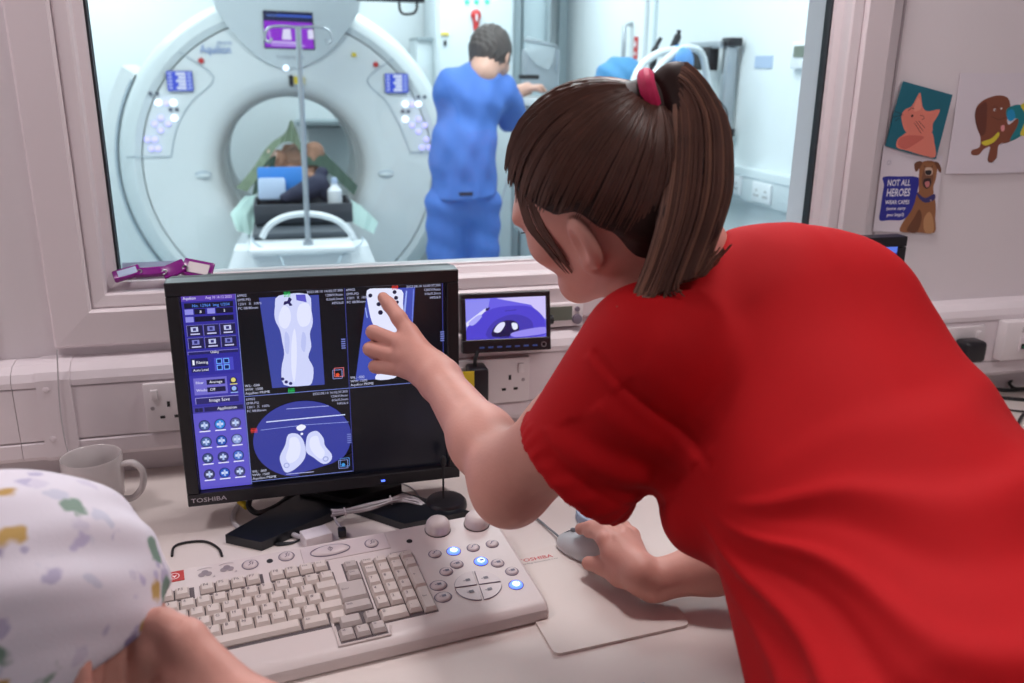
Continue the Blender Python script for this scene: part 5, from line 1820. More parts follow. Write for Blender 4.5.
drape('green_drape', [[(236, 188), (253, 168), (268, 146), (285, 133), (291, 120), (297, 132), (302, 148), (303, 160)], [(247, 192), (262, 172), (273, 152), (282, 143), (290, 142), (296, 145), (300, 152), (303, 162)]],
      [[3.0, 3.05, 3.1, 3.1, 3.1, 3.1, 3.1, 3.08], [2.98, 3.03, 3.06, 3.06, 3.05, 3.05, 3.06, 3.06]], 'green_drape', 'olive green drape peaked like a tent over the animal')
drape('dark_drape', [[(300, 150), (316, 146), (330, 158), (344, 172), (358, 186)], [(303, 165), (318, 166), (330, 174), (344, 186), (354, 196)]], [[3.12] * 5, [3.02] * 5], 'green_dark', 'dark green drape sloping down right of the animal')
drape('dark_drape', [[(256, 176), (268, 160), (276, 155)], [(252, 196), (262, 190), (272, 186)]], [[3.04] * 3, [2.95] * 3], 'green_dark', 'dark green drape hanging at left below the olive one')
drape('pale_drape', [[(244, 197), (256, 196), (262, 202)], [(230, 214), (244, 214), (256, 218)], [(236, 230), (248, 234), (258, 234)]], [[2.75] * 3, [2.6] * 3, [2.5] * 3], 'pale_drape', 'pale green plastic drape hanging left of the tray')
drape('pale_drape', [[(344, 194), (354, 202), (362, 206)], [(350, 206), (366, 212), (378, 222)], [(352, 222), (362, 228), (374, 234)]], [[2.75] * 3, [2.6] * 3, [2.5] * 3], 'pale_drape', 'pale grey plastic drape hanging right of the tray')

# ---- things on the back wall
cb0, cb1 = PY(437, 100, 4.2), PY(513, 100, 4.2)
ec = thing('electrical_cabinet', ((cb0.x + cb1.x) / 2, 4.45, 0), 'tall pale electrical cabinet with lamps beyond the man in blue', 'cabinet')
xm = (cb0.x + cb1.x) / 2
MB().box((xm, 4.42, 1.03), (cb1.x - cb0.x, 0.44, 2.02), bevel=0.008).build('cabinet_body', 'cabinet_grey', ec)
MB().box((xm, 4.192, 1.03), (cb1.x - cb0.x - 0.03, 0.02, 1.97), bevel=0.006).build('door', 'cabinet_grey', ec)
for (x, y, w, h, m_, nm) in ((445, 34, 0.05, 0.016, 'yellow_tag', 'warning_label'), (445, 43, 0.018, 0.03, 'black_matte', 'lock')):
    MB().box(PY(x, y, 4.176), (w, 0.014, h), bevel=0.002).build(nm, m_, ec)
p = PY(476, 15, 4.17)
MB().ell(p, (0.034, 0.02, 0.034)).cyl(p, p + V(0, 0, -0.09), 0.022, 0.016).build('isolator_handle', 'red_button', ec)
MB().box(p + V(0, -0.018, -0.015), (0.012, 0.008, 0.04)).build('isolator_mark', 'bottle_white', ec, 0)
for x in (467, 476.5, 487):
    MB().ell(PY(x, 1.5, 4.18), (0.015, 0.012, 0.015), 12, 8).build('indicator_lamp', 'green_lamp', ec)
a = PY(516.5, 100, 4.3)
tag(MB().box((a.x, 4.5, 1.29), (0.05, 0.4, 2.58), bevel=0.004).build('wall_column', 'post_grey'), 'narrow grey column beside the electrical cabinet', 'column')
a, b = PY(523, 100, 4.35), PY(545, 100, 4.35)
wc = thing('wall_panel_unit', ((a.x + b.x) / 2, 4.5, 0), 'flat pale service panel between the grey column and the corner', 'panel')
MB().box(((a.x + b.x) / 2, 4.53, 1.29), (b.x - a.x, 0.32, 2.58), bevel=0.004).build('panel_body', 'scan_seam', wc)
MB().box((b.x + 0.006, 4.5, 1.29), (0.02, 0.36, 2.58)).build('edge_strip', 'post_grey', wc, 0)
# low plant unit left of the cabinet
a, b = PY(418, 40, 4.35), PY(436, 40, 4.35)
lu = thing('side_unit', ((a.x + b.x) / 2, 4.5, 0), 'pale low unit beside the cabinet behind the gantry rim', 'unit')
MB().box(((a.x + b.x) / 2 - 0.02, 4.48, a.z / 2), (b.x - a.x - 0.01, 0.3, a.z), bevel=0.006).build('unit_body', 'cabinet_grey', lu)
MB().box(((a.x + b.x) / 2 - 0.02, 4.47, a.z + 0.008), (b.x - a.x - 0.01, 0.33, 0.016)).build('top', 'post_grey', lu, 0)
# shelf seen through the bore
a, b = PY(304, 123, 4.5), PY(352, 123, 4.5)
sh = thing('wall_shelf', ((a.x + b.x) / 2, 4.55, a.z), 'grey shelf unit on the far wall seen through the bore', 'shelf')
MB().box(((a.x + b.x) / 2, 4.56, a.z), (b.x - a.x + 0.1, 0.28, 0.03), bevel=0.003).build('shelf_board', 'post_grey', sh)
MB().box(((a.x + b.x) / 2 + 0.02, 4.62, a.z - 0.24), (b.x - a.x, 0.16, 0.42), bevel=0.004).build('shelf_body', 'cabinet_grey', sh)

# ---- ceiling monitor
a, b = PY(368, 2, 2.7), PY(414, -1, 2.7)
cm = thing('ceiling_monitor', ((a.x + b.x) / 2, 2.7, a.z), 'dark ceiling-hung monitor above the right of the gantry', 'monitor')
MB().box(((a.x + b.x) / 2, 2.72, a.z + 0.16), (b.x - a.x + 0.1, 0.05, 0.31), bevel=0.006, rz=0.06).build('panel', 'black_plastic', cm)
MB().box(((a.x + b.x) / 2, 2.69, a.z + 0.16), (b.x - a.x + 0.06, 0.012, 0.26), rz=0.06).build('screen', 'screen_glass', cm, 0)
MB().cyl(((a.x + b.x) / 2, 2.76, a.z + 0.2), ((a.x + b.x) / 2, 2.76, 2.6), 0.025).build('hanger', 'post_grey', cm)
MB().tube(smooth_path([PY(399, 1, 2.72), PY(400, 10, 2.72), PY(404, 14, 2.72), (PY(414, 13, 2.72)), PY(417, 6, 2.72), PY(415, -4, 2.72)], 5), 0.006, 6).build('cable_loop', 'black_cable', cm)

# ---- door, signs, thermostat and trunking on the right wall
dr = bpy.data.objects.new('door_1', None)
COL.objects.link(dr)
dr.location = (SX1, 3.7, 0)
WLOC[dr.name] = Vector(dr.location)
struct(dr)
MB().box((SX1 - 0.012, 3.72, 1.03), (0.024, 1.0, 2.06), bevel=0.003).build('door_leaf', 'scan_wall', dr)
h0 = PX(628, 24, SX1 - 0.05)
h1 = PX(626, 84, SX1 - 0.05)
MB().tube([V(SX1 - 0.02, h0.y, h0.z), V(SX1 - 0.07, h0.y, h0.z - 0.01), V(SX1 - 0.07, h0.y, h1.z + 0.01), V(SX1 - 0.02, h0.y, h1.z)], 0.014, 8).build('pull_handle', 'steel', dr)
p = PX(636, 48, SX1 - 0.026)
MB().box((SX1 - 0.027, p.y, p.z), (0.006, 0.05, 0.12)).build('red_sign', 'red_button', dr, 0)
MB().box((SX1 - 0.031, p.y, p.z + 0.02), (0.003, 0.02, 0.03)).box((SX1 - 0.031, p.y, p.z - 0.03), (0.003, 0.03, 0.015)).build('sign_mark', 'bottle_white', dr, 0)
p0, p1 = PX(794, 42, SX1 - 0.02), PX(806, 69, SX1 - 0.02)
tm = thing('wall_thermostat', (SX1 - 0.01, (p0.y + p1.y) / 2, p1.z), 'white wall thermostat with green display high on the scanner room wall', 'thermostat')
yc, zc2 = (p0.y + p1.y) / 2, (p0.z + p1.z) / 2
wy, hz = abs(p0.y - p1.y) + 0.015, p0.z - p1.z
MB().box((SX1 - 0.012, yc, zc2), (0.024, wy, hz), bevel=0.004).build('case', 'bottle_white', tm)
MB().box((SX1 - 0.025, yc, zc2 + hz * 0.14), (0.004, wy * 0.62, hz * 0.42)).build('display', 'lcd_green', tm, 0)
p = PX(764, 62, SX1)
tag(MB().box((SX1 - 0.002, p.y, p.z), (0.004, 0.14, 0.05)).build('wall_notice', 'pale_blue'), 'small pale notice on the wall left of the thermostat', 'notice')
t2 = bpy.data.objects.new('trim_2', None)
COL.objects.link(t2)
t2.location = (SX1, 1.8, 0.84)
WLOC[t2.name] = Vector(t2.location)
struct(t2)
za, zb_ = PX(791, 178, SX1 - 0.05).z, PX(791, 215, SX1 - 0.05).z
ye = PX(797, 190, SX1 - 0.05).y
MB().box((SX1 - 0.025, (ye + 3.1) / 2, (za + zb_) / 2), (0.05, 3.1 - ye, za - zb_), bevel=0.008).build('trunking_body', 'cabinet_grey', t2)
MB().box((SX1 - 0.0505, (ye + 3.1) / 2, za - 0.035), (0.003, 3.1 - ye, 0.003)).build('lid_joint', 'groove', t2, 0)
for k, (x, y) in enumerate(((733, 184), (762, 193))):
    p = PX(x, y, SX1 - 0.055)
    s_ = thing('wall_socket', (SX1 - 0.055, p.y, p.z - 0.04), ('white double socket on the scanner room trunking, further from the window', 'white double socket on the scanner room trunking, nearer the window')[k], 'socket', 'scanner room sockets')
    MB().box((SX1 - 0.056, p.y, p.z), (0.012, 0.146, 0.082), bevel=0.003).build('face_plate', 'bottle_white', s_)
    for gy in (-0.036, 0.036):
        for (dy, dz) in ((0, 0.008), (-0.011, -0.014), (0.011, -0.014)):
            MB().box((SX1 - 0.062, p.y + gy + dy, p.z + dz), (0.003, 0.007, 0.007)).build('pin_slot', 'slot_dark', s_, 0)

# ---- equipment rail and anaesthetic machine by the right wall
r0, r1 = PX(729, 42, SX1 - 0.06), PX(722, 132, SX1 - 0.06)
er = thing('equipment_rail', (SX1 - 0.04, r0.y, r1.z), 'upright steel equipment rail with black end caps on the wall', 'rail')
MB().box((SX1 - 0.05, r0.y, (r0.z + r1.z) / 2), (0.05, 0.045, r0.z - r1.z), bevel=0.004).build('upright', 'steel', er)
for z in (r0.z, r1.z):
    MB().box((SX1 - 0.05, r0.y - 0.01, z), (0.06, 0.08, 0.035), bevel=0.004).build('end_cap', 'black_plastic', er)
rl = PX(692, 43, SX1 - 0.09)
MB().box((SX1 - 0.09, (r0.y + rl.y) / 2, r0.z - 0.012), (0.03, rl.y - r0.y, 0.03), bevel=0.003).build('cross_bar', 'steel', er)
MB().box((SX1 - 0.09, rl.y - 0.12, r0.z - 0.07), (0.05, 0.22, 0.10), bevel=0.004).build('black_bracket', 'black_matte', er)

Q = lambda x, y, d=1.95: PY(x, y, d)
cb = Q(676, 66)
am = thing('breathing_machine', (cb.x, 1.95, 0), 'breathing machine with looping white hoses and a blue bag', 'machine')
MB().cyl((cb.x, 1.95, 0.05), (cb.x, 1.95, cb.z - 0.1), 0.025).build('stand_pole', 'steel', am)
for k in range(5):
    a = k * 2 * math.pi / 5
    MB().tube([(cb.x, 1.95, 0.08), (cb.x + 0.12 * math.cos(a), 1.95 + 0.12 * math.sin(a), 0.04), (cb.x + 0.18 * math.cos(a), 1.95 + 0.18 * math.sin(a), 0.02)], 0.018, 8).build('stand_foot', 'machine_grey', am)
MB().box((cb.x, 1.99, cb.z - 0.30), (0.24, 0.18, 0.2), bevel=0.01).build('machine_body', 'machine_pale', am)
bg = Blob()
bg.ell(Q(679, 62), (0.062, 0.05, 0.068), k=0.02).cone(Q(679, 75), Q(676, 92), 0.04, 0.02, 0.03)
bg.build('blue_bag', 'bag_blue', am, vox=0.007)
MB().lathe([(0, 0), (0.04, 0), (0.042, 0.01), (0.042, 0.07), (0.03, 0.085), (0.012, 0.09), (0, 0.09)], Q(672, 88) + V(0, 0.05, 0), 20).build('canister', 'steel', am)
for pts in ([(632, 86), (640, 68), (655, 55), (672, 50), (688, 52)], [(650, 92), (656, 72), (668, 58), (684, 48), (700, 52), (706, 72), (708, 100), (706, 130)], [(664, 100), (662, 82), (668, 66)]):
    MB().tube(smooth_path([Q(x, y, 1.88 + 0.02 * i) for i, (x, y) in enumerate(pts)], 6), 0.015, 10).build('hose', 'hose_white', am)
for pts in ([(652, 72), (655, 50), (661, 38)], [(672, 50), (678, 36), (679, 30)]):
    MB().tube(smooth_path([Q(x, y, 1.98) for (x, y) in pts], 5), [0.016] * 6 + [0.009] * 5, 8).build('valve_arm', 'black_matte', am)
MB().cyl(Q(665, 60, 1.97), Q(687, 58, 1.97), 0.03).build('chrome_valve', 'steel', am)
MB().tube(smooth_path([Q(704, 104, 1.93), Q(716, 100, 1.93), Q(727, 112, 1.93), Q(722, 126, 1.93), Q(706, 128, 1.93)], 5), 0.004, 6).build('thin_tube', 'black_cable', am)

# ---- monitor trolley next to the man
tp = PY(540, 97, 2.75)
tl = thing('monitor_trolley', (tp.x, 2.85, 0), 'grey equipment trolley with clear screen that the man leans on', 'trolley')
MB().box((tp.x, 2.85, tp.z - 0.02), (0.26, 0.36, 0.04), bevel=0.006).build('top_shelf', 'machine_pale', tl)
MB().box((tp.x, 2.87, tp.z - 0.36), (0.14, 0.2, 0.64), bevel=0.01).build('column', 'machine_pale', tl)
MB().box((tp.x, 2.85, 0.12), (0.4, 0.4, 0.06), bevel=0.01).build('base', 'machine_grey', tl)
for (dx, dy) in ((-0.16, -0.16), (0.16, -0.16), (-0.16, 0.16), (0.16, 0.16)):
    MB().torus((tp.x + dx, 2.85 + dy, 0.045), 0.03, 0.014, (1, 0, 0), 14, 6).build('castor', 'black_matte', tl)
q = PY(541, 66, 2.95)
MB().box((q.x, 2.96, q.z - 0.02), (0.18, 0.09, 0.20), bevel=0.012).build('monitor_case', 'machine_grey', tl)
q2 = PY(532, 62, 2.9)
MB().prism([(PY(x, y, 2.9).x, PY(x, y, 2.9).z) for (x, y) in ((527, 36), (556, 44), (553, 62), (548, 70), (536, 64), (526, 52))], (0, 2.9, 0), (1, 0, 0), (0, 0, 1), (0, 0.012, 0)).build('clear_screen', 'clear_plastic', tl)
MB().tube([PY(x, y, 2.895) for (x, y) in ((524, 40), (557, 46), (556, 70))], 0.006, 6).build('screen_rail', 'steel', tl)
MB().box(PY(529, 77, 2.8), (0.08, 0.06, 0.02), rz=0.3).build('black_clip', 'black_matte', tl)
MB().tube(smooth_path([PY(520, 150, 2.7), PY(508, 180, 2.7), PY(500, 215, 2.7), PY(498, 250, 2.7)], 5), 0.006, 6).build('hanging_lead', 'hose_white', tl)
# ================================================================ people
mat('skin', (210, 152, 138), 0.5, var=0.10, vscale=28, bump=0.12, bscale=260, sss=0.05, spec=0.35)
mat('skin_far', (206, 160, 142), 0.55)
mat('hair_brown', (46, 29, 25), 0.5, var=0.30, vscale=60, spec=0.25)
mat('hair_strand', (88, 57, 46), 0.40, var=0.5, vscale=45, spec=0.45)
mat('hair_tie', (196, 24, 84), 0.6)
mat('red_cotton', (182, 12, 20), 0.8, var=0.03, vscale=200, bump=0.12, bscale=900, spec=0.2)
mat('red_seam', (150, 14, 22), 0.8)
mat('navy_trouser', (34, 38, 58), 0.8)
mat('shoe_black', (26, 26, 28), 0.5)
mat('lash', (24, 18, 18), 0.6)
mat('lip', (196, 110, 104), 0.45)
mat('eye_white', (230, 226, 222), 0.2)
mat('blue_cotton', (74, 116, 196), 0.75, var=0.05, vscale=120, bump=0.1, bscale=600)
mat('blue_trim', (40, 56, 92), 0.7)
mat('hair_grey', (74, 66, 64), 0.6, var=0.3, vscale=80)
mat('teal_cotton', (88, 150, 150), 0.8)
mat('cap_blue', (78, 142, 190), 0.75, var=0.1, vscale=40)

CR, CU, CW = RM @ V(1, 0, 0), RM @ V(0, 1, 0), RM @ V(0, 0, -1)
T_ = lambda p: tuple(p)


def head(bl, c, f, h, s=1.0):
    """head of the body blob: c skull centre, f face direction, h up; returns local->world"""
    f = f.normalized()
    h = (h - f * h.dot(f)).normalized()
    l = h.cross(f)                                             # the person's left
    L = lambda x, y, z: c + (l * x + f * y + h * z) * s         # left, front, up
    R = Matrix((l, f, h)).transposed()
    bl.ell(L(0, -0.005, 0), (0.075 * s, 0.098 * s, 0.098 * s), R, 0.02)
    bl.cone(L(0, 0.040, -0.02), L(0, 0.052, -0.085), 0.056 * s, 0.040 * s, 0.03)
    for q in (-1, 1):
        bl.cone(L(q * 0.055, 0.0, -0.055), L(q * 0.018, 0.078, -0.108), 0.020 * s, 0.018 * s, 0.03)
        bl.cone(L(q * 0.045, 0.062, -0.035), L(q * 0.03, 0.075, -0.05), 0.022 * s, 0.018 * s, 0.02)
        bl.ell(L(q * 0.032, 0.092, -0.012), (0.018 * s, 0.010 * s, 0.012 * s), R, 0.012, sub=True)
        bl.ell(L(q * 0.032, 0.080, -0.013), (0.0135 * s, 0.0135 * s, 0.0125 * s), R, 0.004)
        bl.cone(L(q * 0.012, 0.094, 0.006), L(q * 0.048, 0.082, 0.006), 0.008 * s, 0.006 * s, 0.014)
    bl.ell(L(0, 0.084, -0.112), (0.020 * s, 0.016 * s, 0.016 * s), R, 0.018)
    bl.cone(L(0, 0.094, -0.005), L(0, 0.114, -0.048), 0.008 * s, 0.0115 * s, 0.010)
    for q in (-1, 1):
        bl.ell(L(q * 0.011, 0.104, -0.050), (0.008 * s, 0.009 * s, 0.007 * s), R, 0.006)
    bl.ell(L(0, 0.098, -0.074), (0.022 * s, 0.008 * s, 0.006 * s), R, 0.006)
    bl.ell(L(0, 0.096, -0.084), (0.019 * s, 0.009 * s, 0.006 * s), R, 0.006)
    for q in (-1, 1):
        Re = Matrix.Rotation(q * 0.45, 3, 'Z')
        RR = R @ Re
        bl.ell(L(q * 0.081, -0.010, -0.020), (0.0105 * s, 0.018 * s, 0.031 * s), RR, 0.005)
        bl.cone(L(q * 0.0775, 0.000, -0.044), L(q * 0.075, 0.002, -0.052), 0.0085 * s, 0.007 * s, 0.006)
        bl.ell(L(q * 0.092, -0.004, -0.018), (0.0095 * s, 0.0095 * s, 0.019 * s), RR, 0.003, sub=True)
    return L, R, l, f, h


# ---------------------------------------------------------------- woman in the red tunic
wo = thing('person', (0.5, -1.08, 0), 'person in red tunic with brown ponytail leaning in and pointing at the monitor', 'person')
hc = PD(600.4, 184.9, 0.933)
hf = -CR * 0.76 + CW * 0.645 - CU * 0.082
hu = CU * 0.761 - CR * 0.466 - CW * 0.451
B = Blob()
HL, HR, hl, hf, hu = head(B, hc, hf, hu, 1.02)
nk = PD(668, 318, 0.975)
B.chain([HL(0, -0.035, -0.05), HL(0, -0.045, -0.10), nk], [0.056, 0.052, 0.062], 0.03)
sL, eL, wL = PD(656, 364, 0.88), PD(511, 480, 1.0), PD(439, 379, 1.195)
sR, eR, wR = PD(830, 300, 1.01), PZ(752, 556, 0.80), PZ(653, 581, 0.768)
# trunk inside the tunic
B.cone(sL, sR, 0.048, 0.05, 0.03)
B.cone(PD(735, 370, 0.95), PD(930, 610, 0.78), 0.085, 0.10, 0.05)
B.cone(PD(930, 610, 0.78), PD(1010, 760, 0.66), 0.10, 0.13, 0.05)
# left arm
mid = sL.lerp(eL, 0.55)
B.chain([sL, mid, eL], [0.048, 0.049, 0.045], 0.02)
fm = eL.lerp(wL, 0.35)
B.chain([eL, fm, wL], [0.0425, 0.0385, 0.0265], 0.025)
B.ell(PD(508, 500, 0.985), (0.026, 0.026, 0.024), None, 0.03)
# left hand pointing
mcp = [PD(409, 333, 1.243), PD(402, 344, 1.236), PD(401, 357, 1.232), PD(406, 370, 1.228)]
wl2 = PD(431, 371, 1.212)
for q, r_ in zip(mcp, (0.0145, 0.015, 0.0145, 0.013)):
    B.cone(wl2, q, 0.021, r_, 0.009)
    B.ell(q - CW * 0.006, (0.0085, 0.0085, 0.0085), None, 0.006)
B.cone(wL, wl2, 0.0285, 0.0255, 0.02)
B.chain([mcp[0], PD(399, 318, 1.250), PD(389, 304.5, 1.262), PD(383, 297.5, 1.270)], [0.0125, 0.0112, 0.0100, 0.0086], 0.005)
for (m0, pip, dip, tip) in ((mcp[1], (373, 332, 1.248), (377, 338, 1.271), (391, 342, 1.274)),
                            (mcp[2], (370, 349, 1.245), (374, 353, 1.268), (389, 355, 1.270)),
                            (mcp[3], (375, 366.5, 1.245), (378, 368, 1.266), (391, 368, 1.266))):
    thin = 0.92 if m0 is mcp[3] else 1.0
    B.chain([m0, PD(*pip), PD(*dip), PD(*tip)], [0.0118 * thin, 0.0105 * thin, 0.0095 * thin, 0.0085 * thin], 0.0025)
B.chain([PD(428, 360, 1.232), PD(416, 343, 1.262), PD(404, 344, 1.277), PD(394, 349, 1.280)], [0.018, 0.013, 0.011, 0.009], 0.008)
# right arm and the hand on the mouse
B.chain([sR, sR.lerp(eR, 0.5), eR], [0.052, 0.046, 0.037], 0.02)
B.chain([eR, eR.lerp(wR, 0.4), wR], [0.036, 0.034, 0.0245], 0.02)
rz = lambda x, y, z: PZ(560 + x / 5.256, 490 + y / 5.256, z)
kn_ = [rz(262, 330, 0.786), rz(300, 272, 0.795), rz(335, 245, 0.793), rz(375, 240, 0.786)]      # index .. little knuckles
wr2 = rz(425, 440, 0.778)
for q, r_ in zip(kn_, (0.0145, 0.0145, 0.014, 0.013)):
    B.cone(wr2, q, 0.018, r_ * 0.9, 0.010)
B.cone(wR, wr2, 0.0245, 0.021, 0.015)
B.chain([kn_[0], rz(232, 262, 0.797), rz(190, 222, 0.790), rz(150, 222, 0.780)], [0.0118, 0.0105, 0.0096, 0.0085], 0.003)
B.chain([kn_[1], rz(228, 215, 0.797), rz(165, 195, 0.787), rz(108, 205, 0.776)], [0.0120, 0.0106, 0.0098, 0.0086], 0.003)
B.chain([kn_[2], rz(280, 180, 0.795), rz(225, 172, 0.782), rz(190, 182, 0.770)], [0.0125, 0.0110, 0.0100, 0.0086], 0.005)
B.chain([kn_[3], rz(330, 192, 0.785), rz(285, 158, 0.772), rz(262, 160, 0.758)], [0.0115, 0.0100, 0.0090, 0.0078], 0.005)
B.chain([rz(400, 455, 0.768), rz(320, 440, 0.764), rz(235, 398, 0.763), rz(150, 385, 0.757)], [0.021, 0.0165, 0.0125, 0.0098], 0.010)
B.build('body', 'skin', wo, vox=0.0026, smooth_it=2)
# finger nails
mat('nail', (226, 172, 160), 0.25)
for (p, d_) in ((PD(384.0, 298.2, 1.262), CR * -0.3 + CU * 0.7),):
    pass
# lashes, lips
MB().tube(smooth_path([HL(0.046, 0.082, -0.013), HL(0.047, 0.086, -0.012), HL(0.045, 0.090, -0.013)], 4), 0.0007, 6).build('eyelashes', 'lash', wo)
MB().tube(smooth_path([HL(0.028, 0.089, 0.012), HL(0.040, 0.083, 0.014), HL(0.052, 0.072, 0.010)], 4), 0.0013, 6).build('eyebrow', 'hair_brown', wo)
MB().ell(HL(0, 0.101, -0.078), (0.020, 0.006, 0.0055), R=HR).build('lips', 'lip', wo)

# hair: scalp cap, combed strands, ponytail
tie = PD(650, 94, 0.862)
random.seed(4)
Hb = Blob()
Hb.ell(HL(0, -0.006, 0.002), (0.085, 0.109, 0.108), HR, 0.01)
Hb.half(HL(0, 0, 0.010), hf * 0.52 - hu * 0.85, 0.006)
Hb.ell(HL(0.085, -0.006, -0.022), (0.022, 0.026, 0.042), HR, 0.006, sub=True)
Hb.ell(HL(0, -0.052, -0.030), (0.070, 0.060, 0.066), HR, 0.02)
Hb.cone(tie.lerp(hc, 0.3), tie, 0.024, 0.013, 0.03)
Hb.build('scalp_hair', 'hair_brown', wo, vox=0.003)
tl_ = Vector(((tie - hc).dot(hl), (tie - hc).dot(hf), (tie - hc).dot(hu)))
tu = Vector((tl_.x / 0.085, (tl_.y + 0.006) / 0.109, tl_.z / 0.108)).normalized()
st = MB()
for i in range(1100):
    # start on the hairline or a bit behind it
    an = random.uniform(-math.pi, math.pi)
    lift = random.choice((0.0, 0.0, 0.02, 0.06, 0.12)) + random.uniform(-0.012, 0.03)
    x_, y_ = math.sin(an), math.cos(an)
    back = max(0.0, (abs(an) - 2.0) / 1.14)
    drop = 0.45 * back + 0.17 * math.exp(-((an - 1.02) / 0.26) ** 2) * random.uniform(0.2, 1.0)
    zl = (0.52 * 0.109 * y_ / 0.85 + 0.010) / 0.108 + lift * 3 + 0.10 * math.exp(-((an - 1.62) / 0.22) ** 2) - drop
    a = Vector((x_, y_, zl)).normalized()
    pts = []
    om = a.angle(tu)
    if om < 0.15:
        continue
    jit = random.uniform(-0.004, 0.004)
    rr = 1.004 + random.uniform(0, 0.012)
    for k in range(13):
        t = k / 12
        q = (a * math.sin((1 - t) * om) + tu * math.sin(t * om)) / math.sin(om)
        q = q.normalized() * (rr + 0.02 * math.sin(math.pi * t) * random.uniform(0.2, 0.6))
        pts.append(HL(q.x * 0.085, q.y * 0.109 - 0.006, q.z * 0.108))
    st.tube(pts, [0.0004, 0.0008] + [0.0011] * 10 + [0.0009], 4)
for i in range(30):
    j, e_ = random.uniform(-0.015, 0.008), random.random()
    st.tube(smooth_path([HL(0.052, 0.050 + j, 0.056), HL(0.0720 - abs(j) * 0.2, 0.050 + j, 0.012), HL(0.0735, 0.044 + j * 0.9, -0.012 - 0.012 * e_), HL(0.0690, 0.040 + j * 0.6, -0.026 - 0.034 * e_)], 4), [0.0010] * 8 + [0.0007] * 3 + [0.0005, 0.0003], 4)
st.build('combed_strands', 'hair_strand', wo, 60)['kind'] = 'stuff'
pt, pl_ = MB(), MB()
base = [tie, PD(676, 82, 0.855), PD(697, 116, 0.848), PD(699, 175, 0.842), PD(690, 225, 0.842), PD(668, 285, 0.85)]
for i in range(520):
    a, r0_ = random.uniform(0, 2 * math.pi), random.uniform(0.55, 1.0)
    pts = []
    for k, p in enumerate(base):
        wd = (0.012, 0.021, 0.028, 0.033, 0.037, 0.038)[k]
        side = CR * (0.8 if k > 1 else 0.4) + CU * (0.25 if k > 3 else 0.7 * (k < 2))
        off = side.normalized() * math.cos(a) * wd * r0_ + CW * math.sin(a) * wd * 0.55 * r0_ - CU * 0.0
        pts.append(p + off)
    end = pts[-1] + (CR * math.cos(a) * 0.03 - CU * (0.015 - 0.05 * (math.cos(a) > 0.2) * r0_)) * random.uniform(0.2, 1.0)
    pts.append(end)
    sp_ = smooth_path(pts, 4)
    n_ = len(sp_)
    (pl_ if random.random() < 0.3 else pt).tube(sp_, [0.0017 * (1 - 0.5 * k / n_) for k in range(n_)], 4)
pt.build('ponytail', 'hair_strand', wo, 60)['kind'] = 'stuff'
mat('hair_light', (122, 84, 66), 0.4, var=0.3, vscale=45, spec=0.45)
pl_.build('ponytail_highlights', 'hair_light', wo, 60)['kind'] = 'stuff'
pc = Blob()
pc.chain([tie, PD(676, 84, 0.857), PD(696, 118, 0.85), PD(698, 175, 0.844), PD(688, 225, 0.844), PD(670, 270, 0.85)], [0.010, 0.015, 0.019, 0.023, 0.024, 0.014], 0.02, flat=CW, fs=0.6)
pc.build('ponytail_core', 'hair_brown', wo, vox=0.004)
td_ = (PD(676, 84, 0.925) - hc).normalized()
MB().torus(tie - CW * 0.004, 0.0165, 0.0085, CR * 0.9 + CU * 0.25 - CW * 0.3, 24, 10).build('hair_tie', 'hair_tie', wo)

# tunic
S_ = Blob()
S_.cone(PD(672, 356, 0.91), PD(812, 308, 0.985), 0.068, 0.085, 0.04)
S_.cone(PD(785, 314, 0.95), PD(838, 316, 0.97), 0.097, 0.078, 0.04)
S_.cone(PD(842, 340, 0.97), PD(940, 520, 0.85), 0.084, 0.106, 0.05)
S_.cone(PD(745, 430, 0.90), PD(862, 640, 0.745), 0.074, 0.096, 0.05)
S_.cone(PD(790, 350, 0.93), PD(930, 590, 0.765), 0.094, 0.128, 0.05)
S_.cone(PD(930, 590, 0.765), PD(1010, 790, 0.62), 0.132, 0.165, 0.05)
S_.cone(PD(950, 530, 0.84), PD(1070, 760, 0.68), 0.088, 0.12, 0.05)
S_.cone(nk, PD(720, 335, 0.95), 0.064, 0.070, 0.03)
# sleeves
hemL = PD(585, 470, 0.925)
dL = (eL - sL).normalized()
dL = (dL * 0.6 + (-CR * 0.6 - CU * 0.8) * 0.4).normalized()
S_.cone(PD(650, 354, 0.88), hemL + dL * 0.05, 0.073, 0.073, 0.035)
S_.cone(PD(710, 430, 0.9), PD(706, 514, 0.88), 0.060, 0.046, 0.03)
S_.cone(PD(882, 370, 0.96), PD(922, 446, 0.90), 0.071, 0.078, 0.03)
S_.cone(PD(704, 306, 0.93), PD(738, 294, 0.95), 0.052, 0.066, 0.03)
S_.cone(sR - CR * 0.02 - CU * 0.02, sR.lerp(eR, 0.55), 0.062, 0.062, 0.03)
S_.half(hemL + dL * 0.012, dL, 0.004, R=0.105)
S_.cone(hemL - dL * 0.03, hemL + dL * 0.1, 0.054, 0.062, 0.004, sub=True)
S_.cone(HL(0, -0.045, -0.10), nk.lerp(PD(720, 335, 0.95), 0.3), 0.054, 0.058, 0.012, sub=True)
arm0 = PD(676, 478, 0.88)
tx = (PD(960, 560, 0.76) - arm0).normalized()
ty_ = CU - tx * CU.dot(tx)
ty_.normalize()


